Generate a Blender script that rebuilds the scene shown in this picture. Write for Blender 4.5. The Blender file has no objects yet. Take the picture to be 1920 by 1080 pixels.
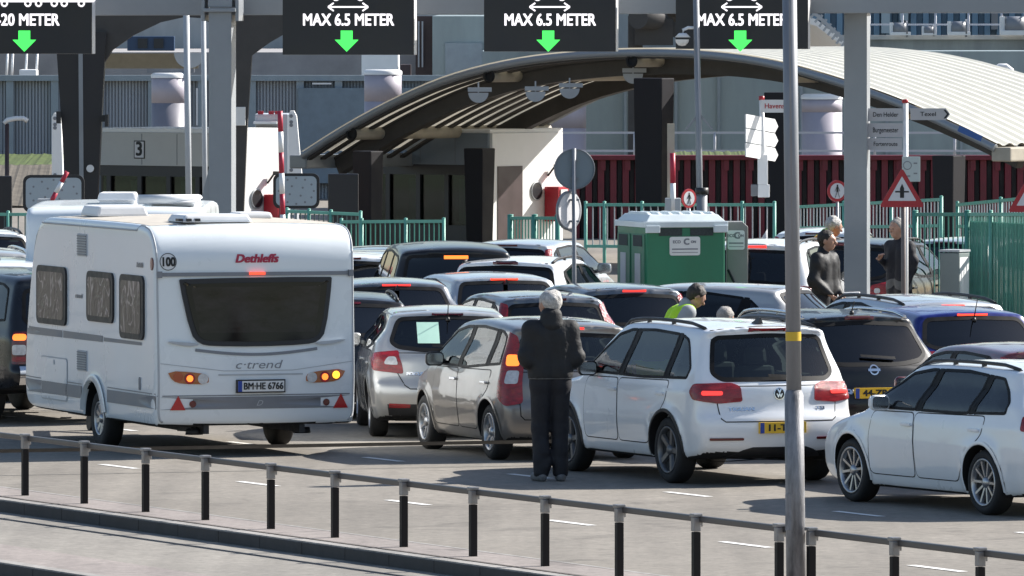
import bpy, bmesh, math, random
import numpy as np
from mathutils import Vector, Matrix
random.seed(7); np.random.seed(7)
R = math.radians
SC = bpy.context.scene
COL = SC.collection

# ------------------------------------------------------------------ camera, sky, sun, exposure
F = 17000.0            # focal length in photo pixels (1920 wide)
CH = 5.0               # camera height
cam = bpy.data.cameras.new('camera'); camo = bpy.data.objects.new('camera', cam); COL.objects.link(camo)
camo.location = (0, 0, CH); camo.rotation_euler = (R(90), 0, 0)
cam.sensor_width = 36.0; cam.lens = F / 1920 * 36.0
cam.shift_y = -540.0 / 1920; cam.clip_start = 1.0; cam.clip_end = 3000.0
SC.camera = camo
SUN = Vector((1.24, 0.60, 1.0))
world = bpy.data.worlds.new('World'); SC.world = world; world.use_nodes = True
wn = world.node_tree
sky = wn.nodes.new('ShaderNodeTexSky'); sky.sky_type = 'NISHITA'; sky.sun_disc = False
sky.sun_elevation = math.atan2(SUN.z, math.hypot(SUN.x, SUN.y)); sky.sun_rotation = math.atan2(SUN.x, SUN.y)
sky.air_density = 1.0; sky.dust_density = 1.0; sky.ozone_density = 1.0
bg = wn.nodes['Background']; bg.inputs['Strength'].default_value = 0.080
wn.links.new(sky.outputs[0], bg.inputs['Color'])
sl = bpy.data.lights.new('sun', 'SUN'); sl.energy = 4.6; sl.angle = R(0.5); sl.color = (1.0, 0.955, 0.89)
so = bpy.data.objects.new('sun', sl); COL.objects.link(so); so.location = (40, 60, 60)
so.rotation_euler = (-SUN).to_track_quat('-Z', 'Y').to_euler()
SC.view_settings.view_transform = 'Standard'; SC.view_settings.look = 'None'
SC.view_settings.exposure = 1.05; SC.view_settings.gamma = 1.0
try: SC.view_settings.use_curve_mapping = False
except Exception: pass
SC.render.engine = 'CYCLES'
SC.cycles.max_bounces = 8; SC.cycles.transparent_max_bounces = 16; SC.cycles.diffuse_bounces = 3
SC.cycles.caustics_reflective = False; SC.cycles.caustics_refractive = False

def P(px, py, d):      # photo pixel at distance d -> world point
    return Vector(((px - 960) * d / F, d, CH - py * d / F))
def G(px, py):         # photo pixel on the flat ground -> world point
    d = F * CH / py
    return Vector(((px - 960) * d / F, d, 0))

# ------------------------------------------------------------------ materials
MATS = {}
def lin(c):
    return tuple(((v / 12.92) if v <= 0.04045 else ((v + 0.055) / 1.055) ** 2.4) for v in c)
def mat(name, col, rough=0.6, metal=0.0, var=0.0, scale=3.0, bump=0.0, bscale=60.0, coat=0.0, emit=None, estr=1.0, spec=0.5, stretch=None, detail=4):
    if name in MATS: return MATS[name]
    m = bpy.data.materials.new(name); m.use_nodes = True; MATS[name] = m
    nt = m.node_tree; b = nt.nodes['Principled BSDF']
    b.inputs['Base Color'].default_value = (*col, 1); b.inputs['Roughness'].default_value = rough
    b.inputs['Metallic'].default_value = metal; b.inputs['Specular IOR Level'].default_value = spec
    if coat: b.inputs['Coat Weight'].default_value = coat; b.inputs['Coat Roughness'].default_value = 0.04
    if emit:
        b.inputs['Emission Color'].default_value = (*emit, 1); b.inputs['Emission Strength'].default_value = estr
    if var or bump:
        tc = nt.nodes.new('ShaderNodeTexCoord'); mp = nt.nodes.new('ShaderNodeMapping')
        nt.links.new(tc.outputs['Object'], mp.inputs['Vector'])
        if stretch: mp.inputs['Scale'].default_value = stretch
    if var:
        n = nt.nodes.new('ShaderNodeTexNoise'); n.inputs['Scale'].default_value = scale; n.inputs['Detail'].default_value = detail
        n.inputs['Roughness'].default_value = 0.65
        nt.links.new(mp.outputs[0], n.inputs['Vector'])
        r = nt.nodes.new('ShaderNodeMapRange'); r.inputs[1].default_value = 0.3; r.inputs[2].default_value = 0.7
        r.inputs[3].default_value = 1 - var; r.inputs[4].default_value = 1 + var
        nt.links.new(n.outputs[0], r.inputs[0])
        mx = nt.nodes.new('ShaderNodeVectorMath'); mx.operation = 'SCALE'; mx.inputs[0].default_value = col
        nt.links.new(r.outputs[0], mx.inputs['Scale']); nt.links.new(mx.outputs[0], b.inputs['Base Color'])
        r2 = nt.nodes.new('ShaderNodeMapRange'); r2.inputs[1].default_value = 0.3; r2.inputs[2].default_value = 0.7
        r2.inputs[3].default_value = max(0.02, rough - 0.08); r2.inputs[4].default_value = min(1, rough + 0.1)
        nt.links.new(n.outputs[0], r2.inputs[0]); nt.links.new(r2.outputs[0], b.inputs['Roughness'])
    if bump:
        n2 = nt.nodes.new('ShaderNodeTexNoise'); n2.inputs['Scale'].default_value = bscale; n2.inputs['Detail'].default_value = 3
        nt.links.new(mp.outputs[0], n2.inputs['Vector'])
        bp = nt.nodes.new('ShaderNodeBump'); bp.inputs['Strength'].default_value = bump; bp.inputs['Distance'].default_value = 0.02
        nt.links.new(n2.outputs[0], bp.inputs['Height']); nt.links.new(bp.outputs[0], b.inputs['Normal'])
    return m
def glass(name, tint=(0.30, 0.36, 0.35), gloss=0.9):
    if name in MATS: return MATS[name]
    m = bpy.data.materials.new(name); m.use_nodes = True; MATS[name] = m
    nt = m.node_tree; nt.nodes.remove(nt.nodes['Principled BSDF'])
    out = nt.nodes['Material Output']
    t = nt.nodes.new('ShaderNodeBsdfTransparent'); t.inputs[0].default_value = (*tint, 1)
    g = nt.nodes.new('ShaderNodeBsdfGlossy'); g.inputs['Roughness'].default_value = 0.03; g.inputs['Color'].default_value = (gloss,) * 3 + (1,)
    fr = nt.nodes.new('ShaderNodeFresnel'); fr.inputs['IOR'].default_value = 1.55
    ad = nt.nodes.new('ShaderNodeMath'); ad.operation = 'ADD'; ad.inputs[1].default_value = 0.015; ad.use_clamp = True
    nt.links.new(fr.outputs[0], ad.inputs[0])
    mx = nt.nodes.new('ShaderNodeMixShader')
    nt.links.new(ad.outputs[0], mx.inputs[0]); nt.links.new(t.outputs[0], mx.inputs[1]); nt.links.new(g.outputs[0], mx.inputs[2])
    nt.links.new(mx.outputs[0], out.inputs['Surface'])
    return m
def paint(name, col, metal=0.0, rough=0.32, coat=0.9, spec=.5):
    return mat('paint_' + name, col, rough=rough, metal=metal, spec=spec, coat=coat, var=0.04, scale=1.5)
M = dict(
    black=mat('black_plastic', (0.018, 0.018, 0.02), 0.5, var=0.15, scale=8),
    rubber=mat('rubber', (0.014, 0.014, 0.015), 0.75, var=0.2, scale=14),
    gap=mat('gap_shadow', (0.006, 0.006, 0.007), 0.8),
    frame=mat('window_seal', (0.012, 0.012, 0.013), 0.5, spec=0.12, var=0.2, scale=6),
    interior=mat('interior', (0.055, 0.055, 0.058), 0.8, var=0.3, scale=4),
    seat=mat('seat_fabric', (0.085, 0.085, 0.09), 0.85, var=0.2, scale=9),
    rim=mat('alloy', (0.42, 0.42, 0.43), 0.32, metal=0.85, var=0.1, scale=12),
    rimdark=mat('alloy_dark', (0.16, 0.16, 0.165), 0.4, metal=0.7, var=0.1, scale=12),
    hub=mat('wheel_dark', (0.02, 0.02, 0.02), 0.7),
    chrome=mat('chrome', (0.7, 0.7, 0.72), 0.15, metal=1.0),
    lampred=mat('lamp_red', (0.26, 0.006, 0.010), 0.16, coat=0.6, var=0.45, scale=9, stretch=(1, 1, 3.5), bump=.35, bscale=70),
    lampdark=mat('lamp_dark_red', (0.10, 0.006, 0.010), 0.15, coat=0.6, var=0.3, scale=18),
    lampclear=mat('lamp_clear', (0.55, 0.55, 0.55), 0.15, coat=0.6, var=0.2, scale=25),
    litred=mat('lit_red', (0.5, 0.02, 0.02), 0.3, emit=(1.0, 0.05, 0.04), estr=0.75),
    litbrake=mat('lit_brake', (0.5, 0.02, 0.02), 0.3, emit=(1.0, 0.07, 0.03), estr=1.0),
    litorange=mat('lit_orange', (0.6, 0.1, 0.02), 0.3, emit=(1.0, 0.22, 0.03), estr=1.0),
    litamber=mat('lit_amber', (0.6, 0.3, 0.02), 0.3, emit=(1.0, 0.62, 0.04), estr=1.0),
    plate=mat('plate_yellow', (0.75, 0.45, 0.02), 0.45, var=0.05),
    platew=mat('plate_white', (0.72, 0.72, 0.70), 0.45, var=0.05),
    plateblue=mat('plate_blue', (0.015, 0.05, 0.30), 0.45),
    ink=mat('ink', (0.012, 0.012, 0.012), 0.6),
    glass=glass('tinted_glass', (.42, .49, .475)), glassd=glass('privacy_glass', (0.06, 0.065, 0.065)), glassl=glass('clear_glass', (0.62, 0.68, 0.66)),
    glassm=glass('rear_glass', (0.16, 0.19, 0.18)),
)

# ------------------------------------------------------------------ objects
def setp(o, label=None, cat=None, group=None, kind=None):
    if label: o['label'] = label
    if cat: o['category'] = cat
    if group: o['group'] = group
    if kind: o['kind'] = kind
    return o
def link(name, me, parent=None, loc=None):
    o = bpy.data.objects.new(name, me); COL.objects.link(o)
    if parent: o.parent = parent
    if loc is not None: o.location = loc
    return o
def thing(name, label, cat, loc=(0, 0, 0), rz=0.0, group=None):
    o = link(name, None, loc=loc); o.rotation_euler = (0, 0, rz); o.empty_display_size = 0.3
    return setp(o, label, cat, group)
def copy_tree(o, parent=None):
    c = o.copy(); COL.objects.link(c)
    if parent: c.parent = parent
    for ch in list(o.children): copy_tree(ch, c)
    return c
class MB:
    """collects faces; build() links them as one mesh object"""
    def __init__(s): s.v = []; s.f = []; s.m = []; s.sm = []
    def add(s, vs, fs, mi=0, smooth=False):
        o = len(s.v); s.v += [tuple(v) for v in vs]
        for f in fs: s.f.append(tuple(i + o for i in f)); s.m.append(mi); s.sm.append(smooth)
        return s
    def box(s, x0, x1, y0, y1, z0, z1, mi=0):
        return s.obox(Vector(((x0 + x1) / 2, (y0 + y1) / 2, (z0 + z1) / 2)), Vector((1, 0, 0)), Vector((0, 1, 0)), Vector((0, 0, 1)), x1 - x0, y1 - y0, z1 - z0, mi)
    def obox(s, c, ax, ay, az, lx, ly, lz, mi=0, taper=1.0):
        c = Vector(c); vs = []
        for k in (-1, 1):
            t = taper if k > 0 else 1.0
            for i, j in ((-1, -1), (1, -1), (1, 1), (-1, 1)):
                vs.append(c + ax * (i * lx / 2 * t) + ay * (j * ly / 2 * t) + az * (k * lz / 2))
        return s.add(vs, [(3, 2, 1, 0), (4, 5, 6, 7), (0, 1, 5, 4), (1, 2, 6, 5), (2, 3, 7, 6), (3, 0, 4, 7)], mi)
    def bar(s, a, b, w, h=None, mi=0, up=(0, 0, 1)):
        a = Vector(a); b = Vector(b); d = (b - a); L = d.length; d.normalize(); u = Vector(up)
        if abs(d.dot(u)) > 0.98: u = Vector((0, 1, 0))
        x = d.cross(u).normalized(); z = x.cross(d)
        return s.obox((a + b) / 2, x, d, z, w, L, h or w, mi)
    def cyl(s, a, b, r0, r1=None, n=14, mi=0, caps=True):
        a = Vector(a); b = Vector(b); r1 = r0 if r1 is None else r1; d = (b - a).normalized()
        u = Vector((0, 0, 1)) if abs(d.z) < 0.9 else Vector((1, 0, 0))
        x = d.cross(u).normalized(); y = d.cross(x); vs = []
        for p, r in ((a, r0), (b, r1)):
            for i in range(n):
                t = 2 * math.pi * i / n; vs.append(p + x * (r * math.cos(t)) + y * (r * math.sin(t)))
        s.add(vs, [(i, i + n, (i + 1) % n + n, (i + 1) % n) for i in range(n)], mi, True)
        if caps:
            s.add(vs[:n], [tuple(range(n))], mi); s.add(vs[n:], [tuple(range(n - 1, -1, -1))], mi)
        return s
    def tube(s, pts, r, n=10, mi=0):
        pts = [Vector(p) for p in pts]; vs = []
        for i, p in enumerate(pts):
            d = (pts[min(i + 1, len(pts) - 1)] - pts[max(i - 1, 0)]).normalized()
            u = Vector((0, 0, 1)) if abs(d.z) < 0.95 else Vector((1, 0, 0))
            x = d.cross(u).normalized(); y = d.cross(x)
            rr = r[i] if isinstance(r, (list, tuple)) else r
            for k in range(n):
                t = 2 * math.pi * k / n; vs.append(p + x * (rr * math.cos(t)) + y * (rr * math.sin(t)))
        fs = []
        for i in range(len(pts) - 1):
            for k in range(n): fs.append((i * n + k, (i + 1) * n + k, (i + 1) * n + (k + 1) % n, i * n + (k + 1) % n))
        s.add(vs, fs, mi, True)
        s.add(vs[:n], [tuple(range(n))], mi); s.add(vs[-n:], [tuple(range(n - 1, -1, -1))], mi)
        return s
    def lathe(s, prof, c, axis, n=24, mi=0, smooth=True):
        c = Vector(c); d = Vector(axis).normalized(); u = Vector((0, 0, 1)) if abs(d.z) < 0.9 else Vector((1, 0, 0))
        x = d.cross(u).normalized(); y = d.cross(x); vs = []
        for r, h in prof:
            for i in range(n):
                t = 2 * math.pi * i / n; vs.append(c + d * h + x * (r * math.cos(t)) + y * (r * math.sin(t)))
        fs = []
        for j in range(len(prof) - 1):
            for i in range(n): fs.append((j * n + i, j * n + (i + 1) % n, (j + 1) * n + (i + 1) % n, (j + 1) * n + i))
        return s.add(vs, fs, mi, smooth)
    def prism(s, poly, o, ax, ay, an, th, mi=0):
        """2D poly in plane (o; ax, ay), thickness th along an, front face at o"""
        o = Vector(o); ax = Vector(ax); ay = Vector(ay); an = Vector(an); n = len(poly)
        A = [o + ax * p[0] + ay * p[1] for p in poly]; B = [q + an * th for q in A]
        s.add(A, [tuple(range(n))], mi); s.add(B, [tuple(range(n - 1, -1, -1))], mi)
        for i in range(n):
            j = (i + 1) % n; s.add([A[i], A[j], B[j], B[i]], [(3, 2, 1, 0)], mi)
        return s
    def build(s, name, mats, parent=None, loc=None, bevel=0.0, fix=True):
        me = bpy.data.meshes.new(name); me.from_pydata(s.v, [], s.f)
        for m in (mats if isinstance(mats, (list, tuple)) else [mats]): me.materials.append(m)
        me.polygons.foreach_set('material_index', s.m); me.polygons.foreach_set('use_smooth', s.sm)
        if fix or bevel:
            b = bmesh.new(); b.from_mesh(me); bmesh.ops.remove_doubles(b, verts=b.verts, dist=1e-5)
            bmesh.ops.recalc_face_normals(b, faces=b.faces)
            if bevel:
                es = [e for e in b.edges if len(e.link_faces) == 2 and e.calc_face_angle(0) > 0.6]
                bmesh.ops.bevel(b, geom=es, offset=bevel, segments=2, affect='EDGES', profile=0.6)
            b.to_mesh(me); b.free()
        me.update()
        return link(name, me, parent, loc)
def rrect(w, h, r, n=5, cx=0, cy=0):
    out = []
    for qx, qy, a0 in ((1, 1, 0), (-1, 1, 90), (-1, -1, 180), (1, -1, 270)):
        for i in range(n + 1):
            t = R(a0 + 90 * i / n); out.append((cx + qx * (w / 2 - r) + r * math.cos(t), cy + qy * (h / 2 - r) + r * math.sin(t)))
    return out
def circ(r, n=24, cx=0, cy=0, ry=None):
    return [(cx + r * math.cos(2 * math.pi * i / n), cy + (ry or r) * math.sin(2 * math.pi * i / n)) for i in range(n)]
def text_geo(body, size, bold=0.0, align='CENTER', shear=0.0, space=1.0):
    c = bpy.data.curves.new('lettering', 'FONT'); c.body = body; c.size = size; c.align_x = align; c.align_y = 'CENTER'
    c.offset = 0; c.shear = shear; c.space_character = space; c.resolution_u = 3
    o = bpy.data.objects.new('lettering', c); COL.objects.link(o)
    dg = bpy.context.evaluated_depsgraph_get(); me = o.evaluated_get(dg).to_mesh()
    vs = [v.co.copy() for v in me.vertices]; fs = [tuple(p.vertices) for p in me.polygons]
    o.evaluated_get(dg).to_mesh_clear(); bpy.data.objects.remove(o); bpy.data.curves.remove(c)
    if bold:   # heavier strokes: stacked copies half a millimetre apart
        v0, f0 = vs, fs; vs, fs = [], []
        for k, (dx, dy) in enumerate(((-1, -.6), (1, -.6), (1, .6), (-1, .6), (0, 0))):
            fs += [tuple(i + len(vs) for i in f) for f in f0]; vs += [Vector((v.x + dx * bold, v.y + dy * bold, k * .0004)) for v in v0]
    return vs, fs
def text(mb, body, size, o, ax, ay, bold=0.0, align='CENTER', shear=0.0, space=1.0, mi=0, wid=None):
    vs, fs = text_geo(body, size, bold, align, shear, space)
    o = Vector(o); ax = Vector(ax); ay = Vector(ay); k = 1.0
    if wid and vs:
        w = max(v.x for v in vs) - min(v.x for v in vs); k = wid / max(w, 1e-6)
    n = ax.cross(ay).normalized(); mb.add([o + ax * (v.x * k) + ay * v.y + n * v.z for v in vs], fs, mi); return mb
AX, AY, AZ = Vector((1, 0, 0)), Vector((0, 1, 0)), Vector((0, 0, 1))

# ------------------------------------------------------------------ implicit-surface mesher
def snets(fn, lo, hi, h, newton=2):
    ax = [np.arange(lo[i], hi[i] + h, h) for i in range(3)]
    V = fn(ax[0][:, None, None], ax[1][None, :, None], ax[2][None, None, :])
    V = np.broadcast_to(V, tuple(len(a) for a in ax)); V = np.where(V == 0, 1e-6, V)
    I = V < 0
    s = I[:-1, :-1, :-1].astype(np.int8) + I[1:, :-1, :-1] + I[:-1, 1:, :-1] + I[:-1, :-1, 1:] + I[1:, 1:, :-1] + I[1:, :-1, 1:] + I[:-1, 1:, 1:] + I[1:, 1:, 1:]
    act = (s > 0) & (s < 8); idx = np.argwhere(act); n = len(idx)
    vid = -np.ones(act.shape, np.int64); vid[act] = np.arange(n)
    acc = np.zeros((n, 3)); cnt = np.zeros(n)
    cs = [(a, b, c) for a in (0, 1) for b in (0, 1) for c in (0, 1)]
    for c0 in cs:
        for k in range(3):
            if c0[k]: continue
            c1 = list(c0); c1[k] = 1
            v0 = V[idx[:, 0] + c0[0], idx[:, 1] + c0[1], idx[:, 2] + c0[2]]; v1 = V[idx[:, 0] + c1[0], idx[:, 1] + c1[1], idx[:, 2] + c1[2]]
            m = (v0 < 0) != (v1 < 0); t = np.where(m, v0 / np.where(m, v0 - v1, 1), 0)
            p = np.array(c0, float)[None].repeat(n, 0); p[:, k] += t
            acc += p * m[:, None]; cnt += m
    p = (idx + acc / cnt[:, None]) * h + np.array([a[0] for a in ax])
    fn1 = lambda q: fn(q[:, 0], q[:, 1], q[:, 2])
    for _ in range(newton):
        f = fn1(p); g = grad(fn1, p); st = f[:, None] * g / np.maximum((g * g).sum(1), 0.2)[:, None]
        ln = np.linalg.norm(st, axis=1); st *= np.minimum(1, 0.6 * h / np.maximum(ln, 1e-9))[:, None]; p = p - st
    quads = []
    for k in range(3):
        a = [slice(None)] * 3; b = [slice(None)] * 3; a[k] = slice(None, -1); b[k] = slice(1, None)
        E = I[tuple(a)] != I[tuple(b)]; u, w = [(1, 2), (2, 0), (0, 1)][k]
        ii = np.argwhere(E); ok = (ii[:, u] > 0) & (ii[:, w] > 0) & (ii[:, u] < act.shape[u]) & (ii[:, w] < act.shape[w]); ii = ii[ok]
        ins = I[ii[:, 0], ii[:, 1], ii[:, 2]]
        def cell(du, dw):
            q = ii.copy(); q[:, u] += du; q[:, w] += dw; return vid[q[:, 0], q[:, 1], q[:, 2]]
        Q = np.stack([cell(-1, -1), cell(0, -1), cell(0, 0), cell(-1, 0)], 1)
        Q = np.where(ins[:, None], Q, Q[:, ::-1]); quads.append(Q)
    return p, np.concatenate(quads)
def grad(fn1, p, e=0.004):
    g = np.zeros_like(p)
    for k in range(3):
        q = p.copy(); q[:, k] += e; r = p.copy(); r[:, k] -= e; g[:, k] = (fn1(q) - fn1(r)) / (2 * e)
    return g
def smin(a, b, k):
    h = np.clip(0.5 + 0.5 * (b - a) / k, 0, 1); return b + (a - b) * h - k * h * (1 - h)
def smax(a, b, k): return -smin(-a, -b, k)
def np_mesh(name, p, q, mats, mi=None, smooth=True):
    me = bpy.data.meshes.new(name); me.vertices.add(len(p)); me.vertices.foreach_set('co', p.astype(np.float32).ravel())
    n = q.shape[1]; me.loops.add(q.size); me.loops.foreach_set('vertex_index', q.astype(np.int32).ravel())
    me.polygons.add(len(q)); me.polygons.foreach_set('loop_start', np.arange(0, q.size, n, dtype=np.int32))
    me.polygons.foreach_set('use_smooth', np.full(len(q), smooth))
    for m in mats: me.materials.append(m)
    if mi is not None: me.polygons.foreach_set('material_index', mi.astype(np.int32))
    me.update(calc_edges=True); me.validate(); return me
def chaikin(Q, n=2, closed=True):
    Q = [tuple(q) for q in Q]
    for _ in range(n):
        out = []
        m = len(Q)
        for i in range(m if closed else m - 1):
            a = Q[i]; b = Q[(i + 1) % m]
            out += [tuple(a[k] * .75 + b[k] * .25 for k in range(len(a))), tuple(a[k] * .25 + b[k] * .75 for k in range(len(a)))]
        if not closed: out = [Q[0]] + out + [Q[-1]]
        Q = out
    return Q
def psdf(poly, x, y):
    A = np.asarray(poly, float); B = np.roll(A, -1, 0); d = np.full(x.shape, 1e9); ins = np.zeros(x.shape, bool)
    for (ax, ay), (bx, by) in zip(A, B):
        ex, ey = bx - ax, by - ay; wx, wy = x - ax, y - ay
        t = np.clip((wx * ex + wy * ey) / max(ex * ex + ey * ey, 1e-12), 0, 1)
        d = np.minimum(d, (wx - t * ex) ** 2 + (wy - t * ey) ** 2)
        c = (ay > y) != (by > y)
        if ey != 0: ins ^= c & (x < ax + (y - ay) * ex / ey)
    d = np.sqrt(d); return np.where(ins, -d, d)
class Grid2:
    def __init__(s, poly, lo, hi, h=0.012):
        s.lo, s.h = lo, h; s.nx = int((hi[0] - lo[0]) / h) + 2; s.ny = int((hi[1] - lo[1]) / h) + 2
        X, Y = np.meshgrid(lo[0] + np.arange(s.nx) * h, lo[1] + np.arange(s.ny) * h, indexing='ij'); s.V = psdf(poly, X, Y)
    def __call__(s, x, y):
        fx = np.clip((x - s.lo[0]) / s.h, 0, s.nx - 1.001); fy = np.clip((y - s.lo[1]) / s.h, 0, s.ny - 1.001)
        i = fx.astype(np.int64); j = fy.astype(np.int64); a = fx - i; b = fy - j; V = s.V
        return (V[i, j] * (1 - a) + V[i + 1, j] * a) * (1 - b) + (V[i, j + 1] * (1 - a) + V[i + 1, j + 1] * a) * b
def resample(poly, step):
    out = []; n = len(poly)
    for i in range(n):
        a = np.array(poly[i], float); b = np.array(poly[(i + 1) % n], float); m = max(1, int(np.linalg.norm(b - a) / step))
        for k in range(m): out.append(a + (b - a) * k / m)
    return np.array(out)
def inset(poly, d):
    """move a closed polyline inward by d (outward if negative)"""
    Q = np.asarray(poly, float); n = len(Q); ar = 0.5 * np.sum(Q[:, 0] * np.roll(Q[:, 1], -1) - np.roll(Q[:, 0], -1) * Q[:, 1]); sg = 1 if ar > 0 else -1
    e = np.roll(Q, -1, 0) - Q; e /= np.maximum(np.linalg.norm(e, axis=1), 1e-9)[:, None]; nn = np.stack([-e[:, 1], e[:, 0]], 1) * sg
    m = nn + np.roll(nn, 1, 0); m /= np.maximum((m * m).sum(1), 0.3)[:, None] / 2.0
    return Q + m * d
# ------------------------------------------------------------------ vehicle shapes
class Shape:
    def __init__(s, sp):
        s.sp = sp; s.L, s.W, s.H = sp['L'], sp['W'], sp['H']
        s.g = Grid2(chaikin(sp['sil'], sp.get('smooth', 2)), (-0.5, -0.25), (s.L + 0.5, s.H + 0.6))
        L = s.L
        s.wp = np.array(sp.get('wprof') or [(-.2, .90), (0, .925), (.12, .95), (.35, .98), (.8, 1), (L * .62, 1), (L - .9, .985), (L - .45, .94), (L - .15, .86), (L + .2, .72)])
        zb, H, t = sp['zb'], s.H, sp['tumble']
        s.ins = np.array(sp.get('ins') or [(.1, .10), (.22, .07), (.36, .03), (.55, .004), (.66, .0), (zb - .16, .012), (zb - .10, .016), (zb, .045), (zb + .1, .045 + t * .12), (H - .25, .045 + t * .62), (H, .045 + t)])
        s.arch = sp.get('arch', []); s.ra = sp.get('ra', sp.get('rw', .32) + .055)
        s.k = sp.get('k', .075); s.kr = sp.get('kr', .17); s.kf = sp.get('kf', .26); s.kc = sp.get('kc', .10)
    def F(s, x, y, z):
        u = y + s.L / 2; ax = np.abs(x); a2 = ax * ax
        uu = u - s.kr * a2 * np.clip(1.15 - u / 1.1, 0, 1) + s.kf * a2 * np.clip(1.15 - (s.L - u) / 1.2, 0, 1)
        d1 = s.g(uu, z + s.kc * a2 * np.clip((z - .62) / .4, 0, 1))
        hw = s.W / 2 * np.interp(u, s.wp[:, 0], s.wp[:, 1]) - np.interp(z, s.ins[:, 0], s.ins[:, 1])
        for ua in s.arch:
            dd = np.sqrt((u - ua) ** 2 + (z - s.sp['rw']) ** 2) - s.ra
            hw = hw + .022 * np.exp(-(np.maximum(dd, 0) / .07) ** 2)
        d = smax(d1, (ax - hw) * .96, s.k)
        for ua in s.arch:
            dd = np.sqrt((u - ua) ** 2 + (z - s.sp['rw']) ** 2) - s.ra
            d = np.maximum(d, -np.maximum(dd, (s.W / 2 - .30) - ax))
        return d
    def f1(s, p): return s.F(p[:, 0], p[:, 1], p[:, 2])
    def frame(s, view):
        L = s.L
        if view == 'L': return (1, 0, 0), (0, 1, 0), (0, 0, 1), (0, -L / 2, 0)
        if view == 'R': return (-1, 0, 0), (0, 1, 0), (0, 0, 1), (0, -L / 2, 0)
        if view == 'B': return (0, 1, 0), (1, 0, 0), (0, 0, 1), (0, 0, 0)
        if view == 'F': return (0, -1, 0), (1, 0, 0), (0, 0, 1), (0, 0, 0)
        if view == 'T': return (0, 0, -1), (1, 0, 0), (0, 1, 0), (0, -L / 2, 0)
        a = R(view); return (math.sin(a), math.cos(a), 0), (math.cos(a), -math.sin(a), 0), (0, 0, 1), (0, 0, 0)
    def project(s, st, view, off):
        d, e1, e2, o = [np.array(q, float) for q in s.frame(view)]
        st = np.asarray(st, float); p = o + st[:, :1] * e1 + st[:, 1:2] * e2 - d * (s.L * .5 + 1.2 if view not in ('L', 'R', 'T') else 2.2 if view == 'T' else s.W / 2 + .4)
        if view == 'T': p[:, 2] = s.H + .4
        for _ in range(70): p = p + d * (s.f1(p) * .8)[:, None]
        g = grad(s.f1, p); g /= np.maximum(np.linalg.norm(g, axis=1), 1e-6)[:, None]
        g[~np.isfinite(g)] = 0
        return p + g * (np.asarray(off).reshape(-1, 1) if np.ndim(off) else off), g, d
    def patch(s, name, poly, view, off, m, parent, skirt=.02, hole=None, rings=(1, .94, .78, .55, .3, .1), step=.035, center=None):
        Q = resample(poly, step); n = len(Q)
        if hole: rs = [Q, inset(Q, hole)]
        else:
            c = np.array(center) if center is not None else inset_center(Q); rs = [c + (Q - c) * r for r in rings]
        st = np.concatenate(rs); p, g, d = s.project(st, view, off); fs = []
        for k in range(len(rs) - 1):
            for i in range(n):
                j = (i + 1) % n; fs.append((k * n + i, k * n + j, (k + 1) * n + j, (k + 1) * n + i))
        vs = [tuple(q) for q in p]
        if not hole:
            b = (len(rs) - 1) * n; fs.append(tuple(b + i for i in range(n)))
        a, b_, c_ = [Vector(vs[i]) for i in fs[0][:3]]
        flip = (b_ - a).cross(c_ - a).dot(Vector(d)) > 0
        if flip: fs = [f[::-1] for f in fs]
        sm = [True] * len(fs)
        if skirt:
            o = len(vs); vs += [tuple(q) for q in p[:n]]; vs += [tuple(q) for q in (p[:n] - g[:n] * skirt)]
            for i in range(n):
                j = (i + 1) % n; f = (o + j, o + i, o + n + i, o + n + j); fs.append(f[::-1] if flip else f); sm.append(False)
        me = bpy.data.meshes.new(name); me.from_pydata(vs, [], fs); me.materials.append(m)
        me.polygons.foreach_set('use_smooth', sm); me.update()
        return link(name, me, parent)
    def ribbon(s, name, line, w, view, off, m, parent, mb=None):
        Q = np.array(line, float); n = len(Q); T = np.gradient(Q, axis=0); T /= np.maximum(np.linalg.norm(T, axis=1), 1e-9)[:, None]
        N = np.stack([-T[:, 1], T[:, 0]], 1); st = np.concatenate([Q + N * w / 2, Q - N * w / 2])
        p, g, d = s.project(st, view, off); b = MB() if mb is None else mb
        b.add(p, [(i, i + 1, n + i + 1, n + i) for i in range(n - 1)], 0, True)
        return b.build(name, m, parent, fix=False) if mb is None else b
    def at(s, a, b, view, off=0.0):
        p, g, d = s.project([(a, b)], view, off); return Vector(p[0]), Vector(g[0])
def inset_center(Q):
    x, y = Q[:, 0], Q[:, 1]; x1, y1 = np.roll(x, -1), np.roll(y, -1); c = x * y1 - x1 * y; A = c.sum() / 2
    return np.array([((x + x1) * c).sum() / (6 * A), ((y + y1) * c).sum() / (6 * A)])
def clip(poly, px, pz, nx, nz):
    """keep the part of poly with (p - P).n >= 0"""
    out = []; n = len(poly)
    for i in range(n):
        a, b = poly[i], poly[(i + 1) % n]; da = (a[0] - px) * nx + (a[1] - pz) * nz; db = (b[0] - px) * nx + (b[1] - pz) * nz
        if da >= 0: out.append(a)
        if (da >= 0) != (db >= 0):
            t = da / (da - db); out.append((a[0] + (b[0] - a[0]) * t, a[1] + (b[1] - a[1]) * t))
    return out
def rnd(poly, r, n=4):
    out = []; m = len(poly)
    for i in range(m):
        a, b, c = [np.array(poly[j % m], float) for j in (i - 1, i, i + 1)]; u, v = a - b, c - b; lu, lv = np.linalg.norm(u), np.linalg.norm(v)
        if lu < 1e-6 or lv < 1e-6: continue
        k = min(r, .45 * lu, .45 * lv); p, q = b + u / lu * k, b + v / lv * k
        for f in np.linspace(0, 1, n + 1): out.append(tuple(p * (1 - f) ** 2 + 2 * b * f * (1 - f) + q * f * f))
    return out
def lineto(a, b, n=14): return [(a[0] + (b[0] - a[0]) * i / n, a[1] + (b[1] - a[1]) * i / n) for i in range(n + 1)]
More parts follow.
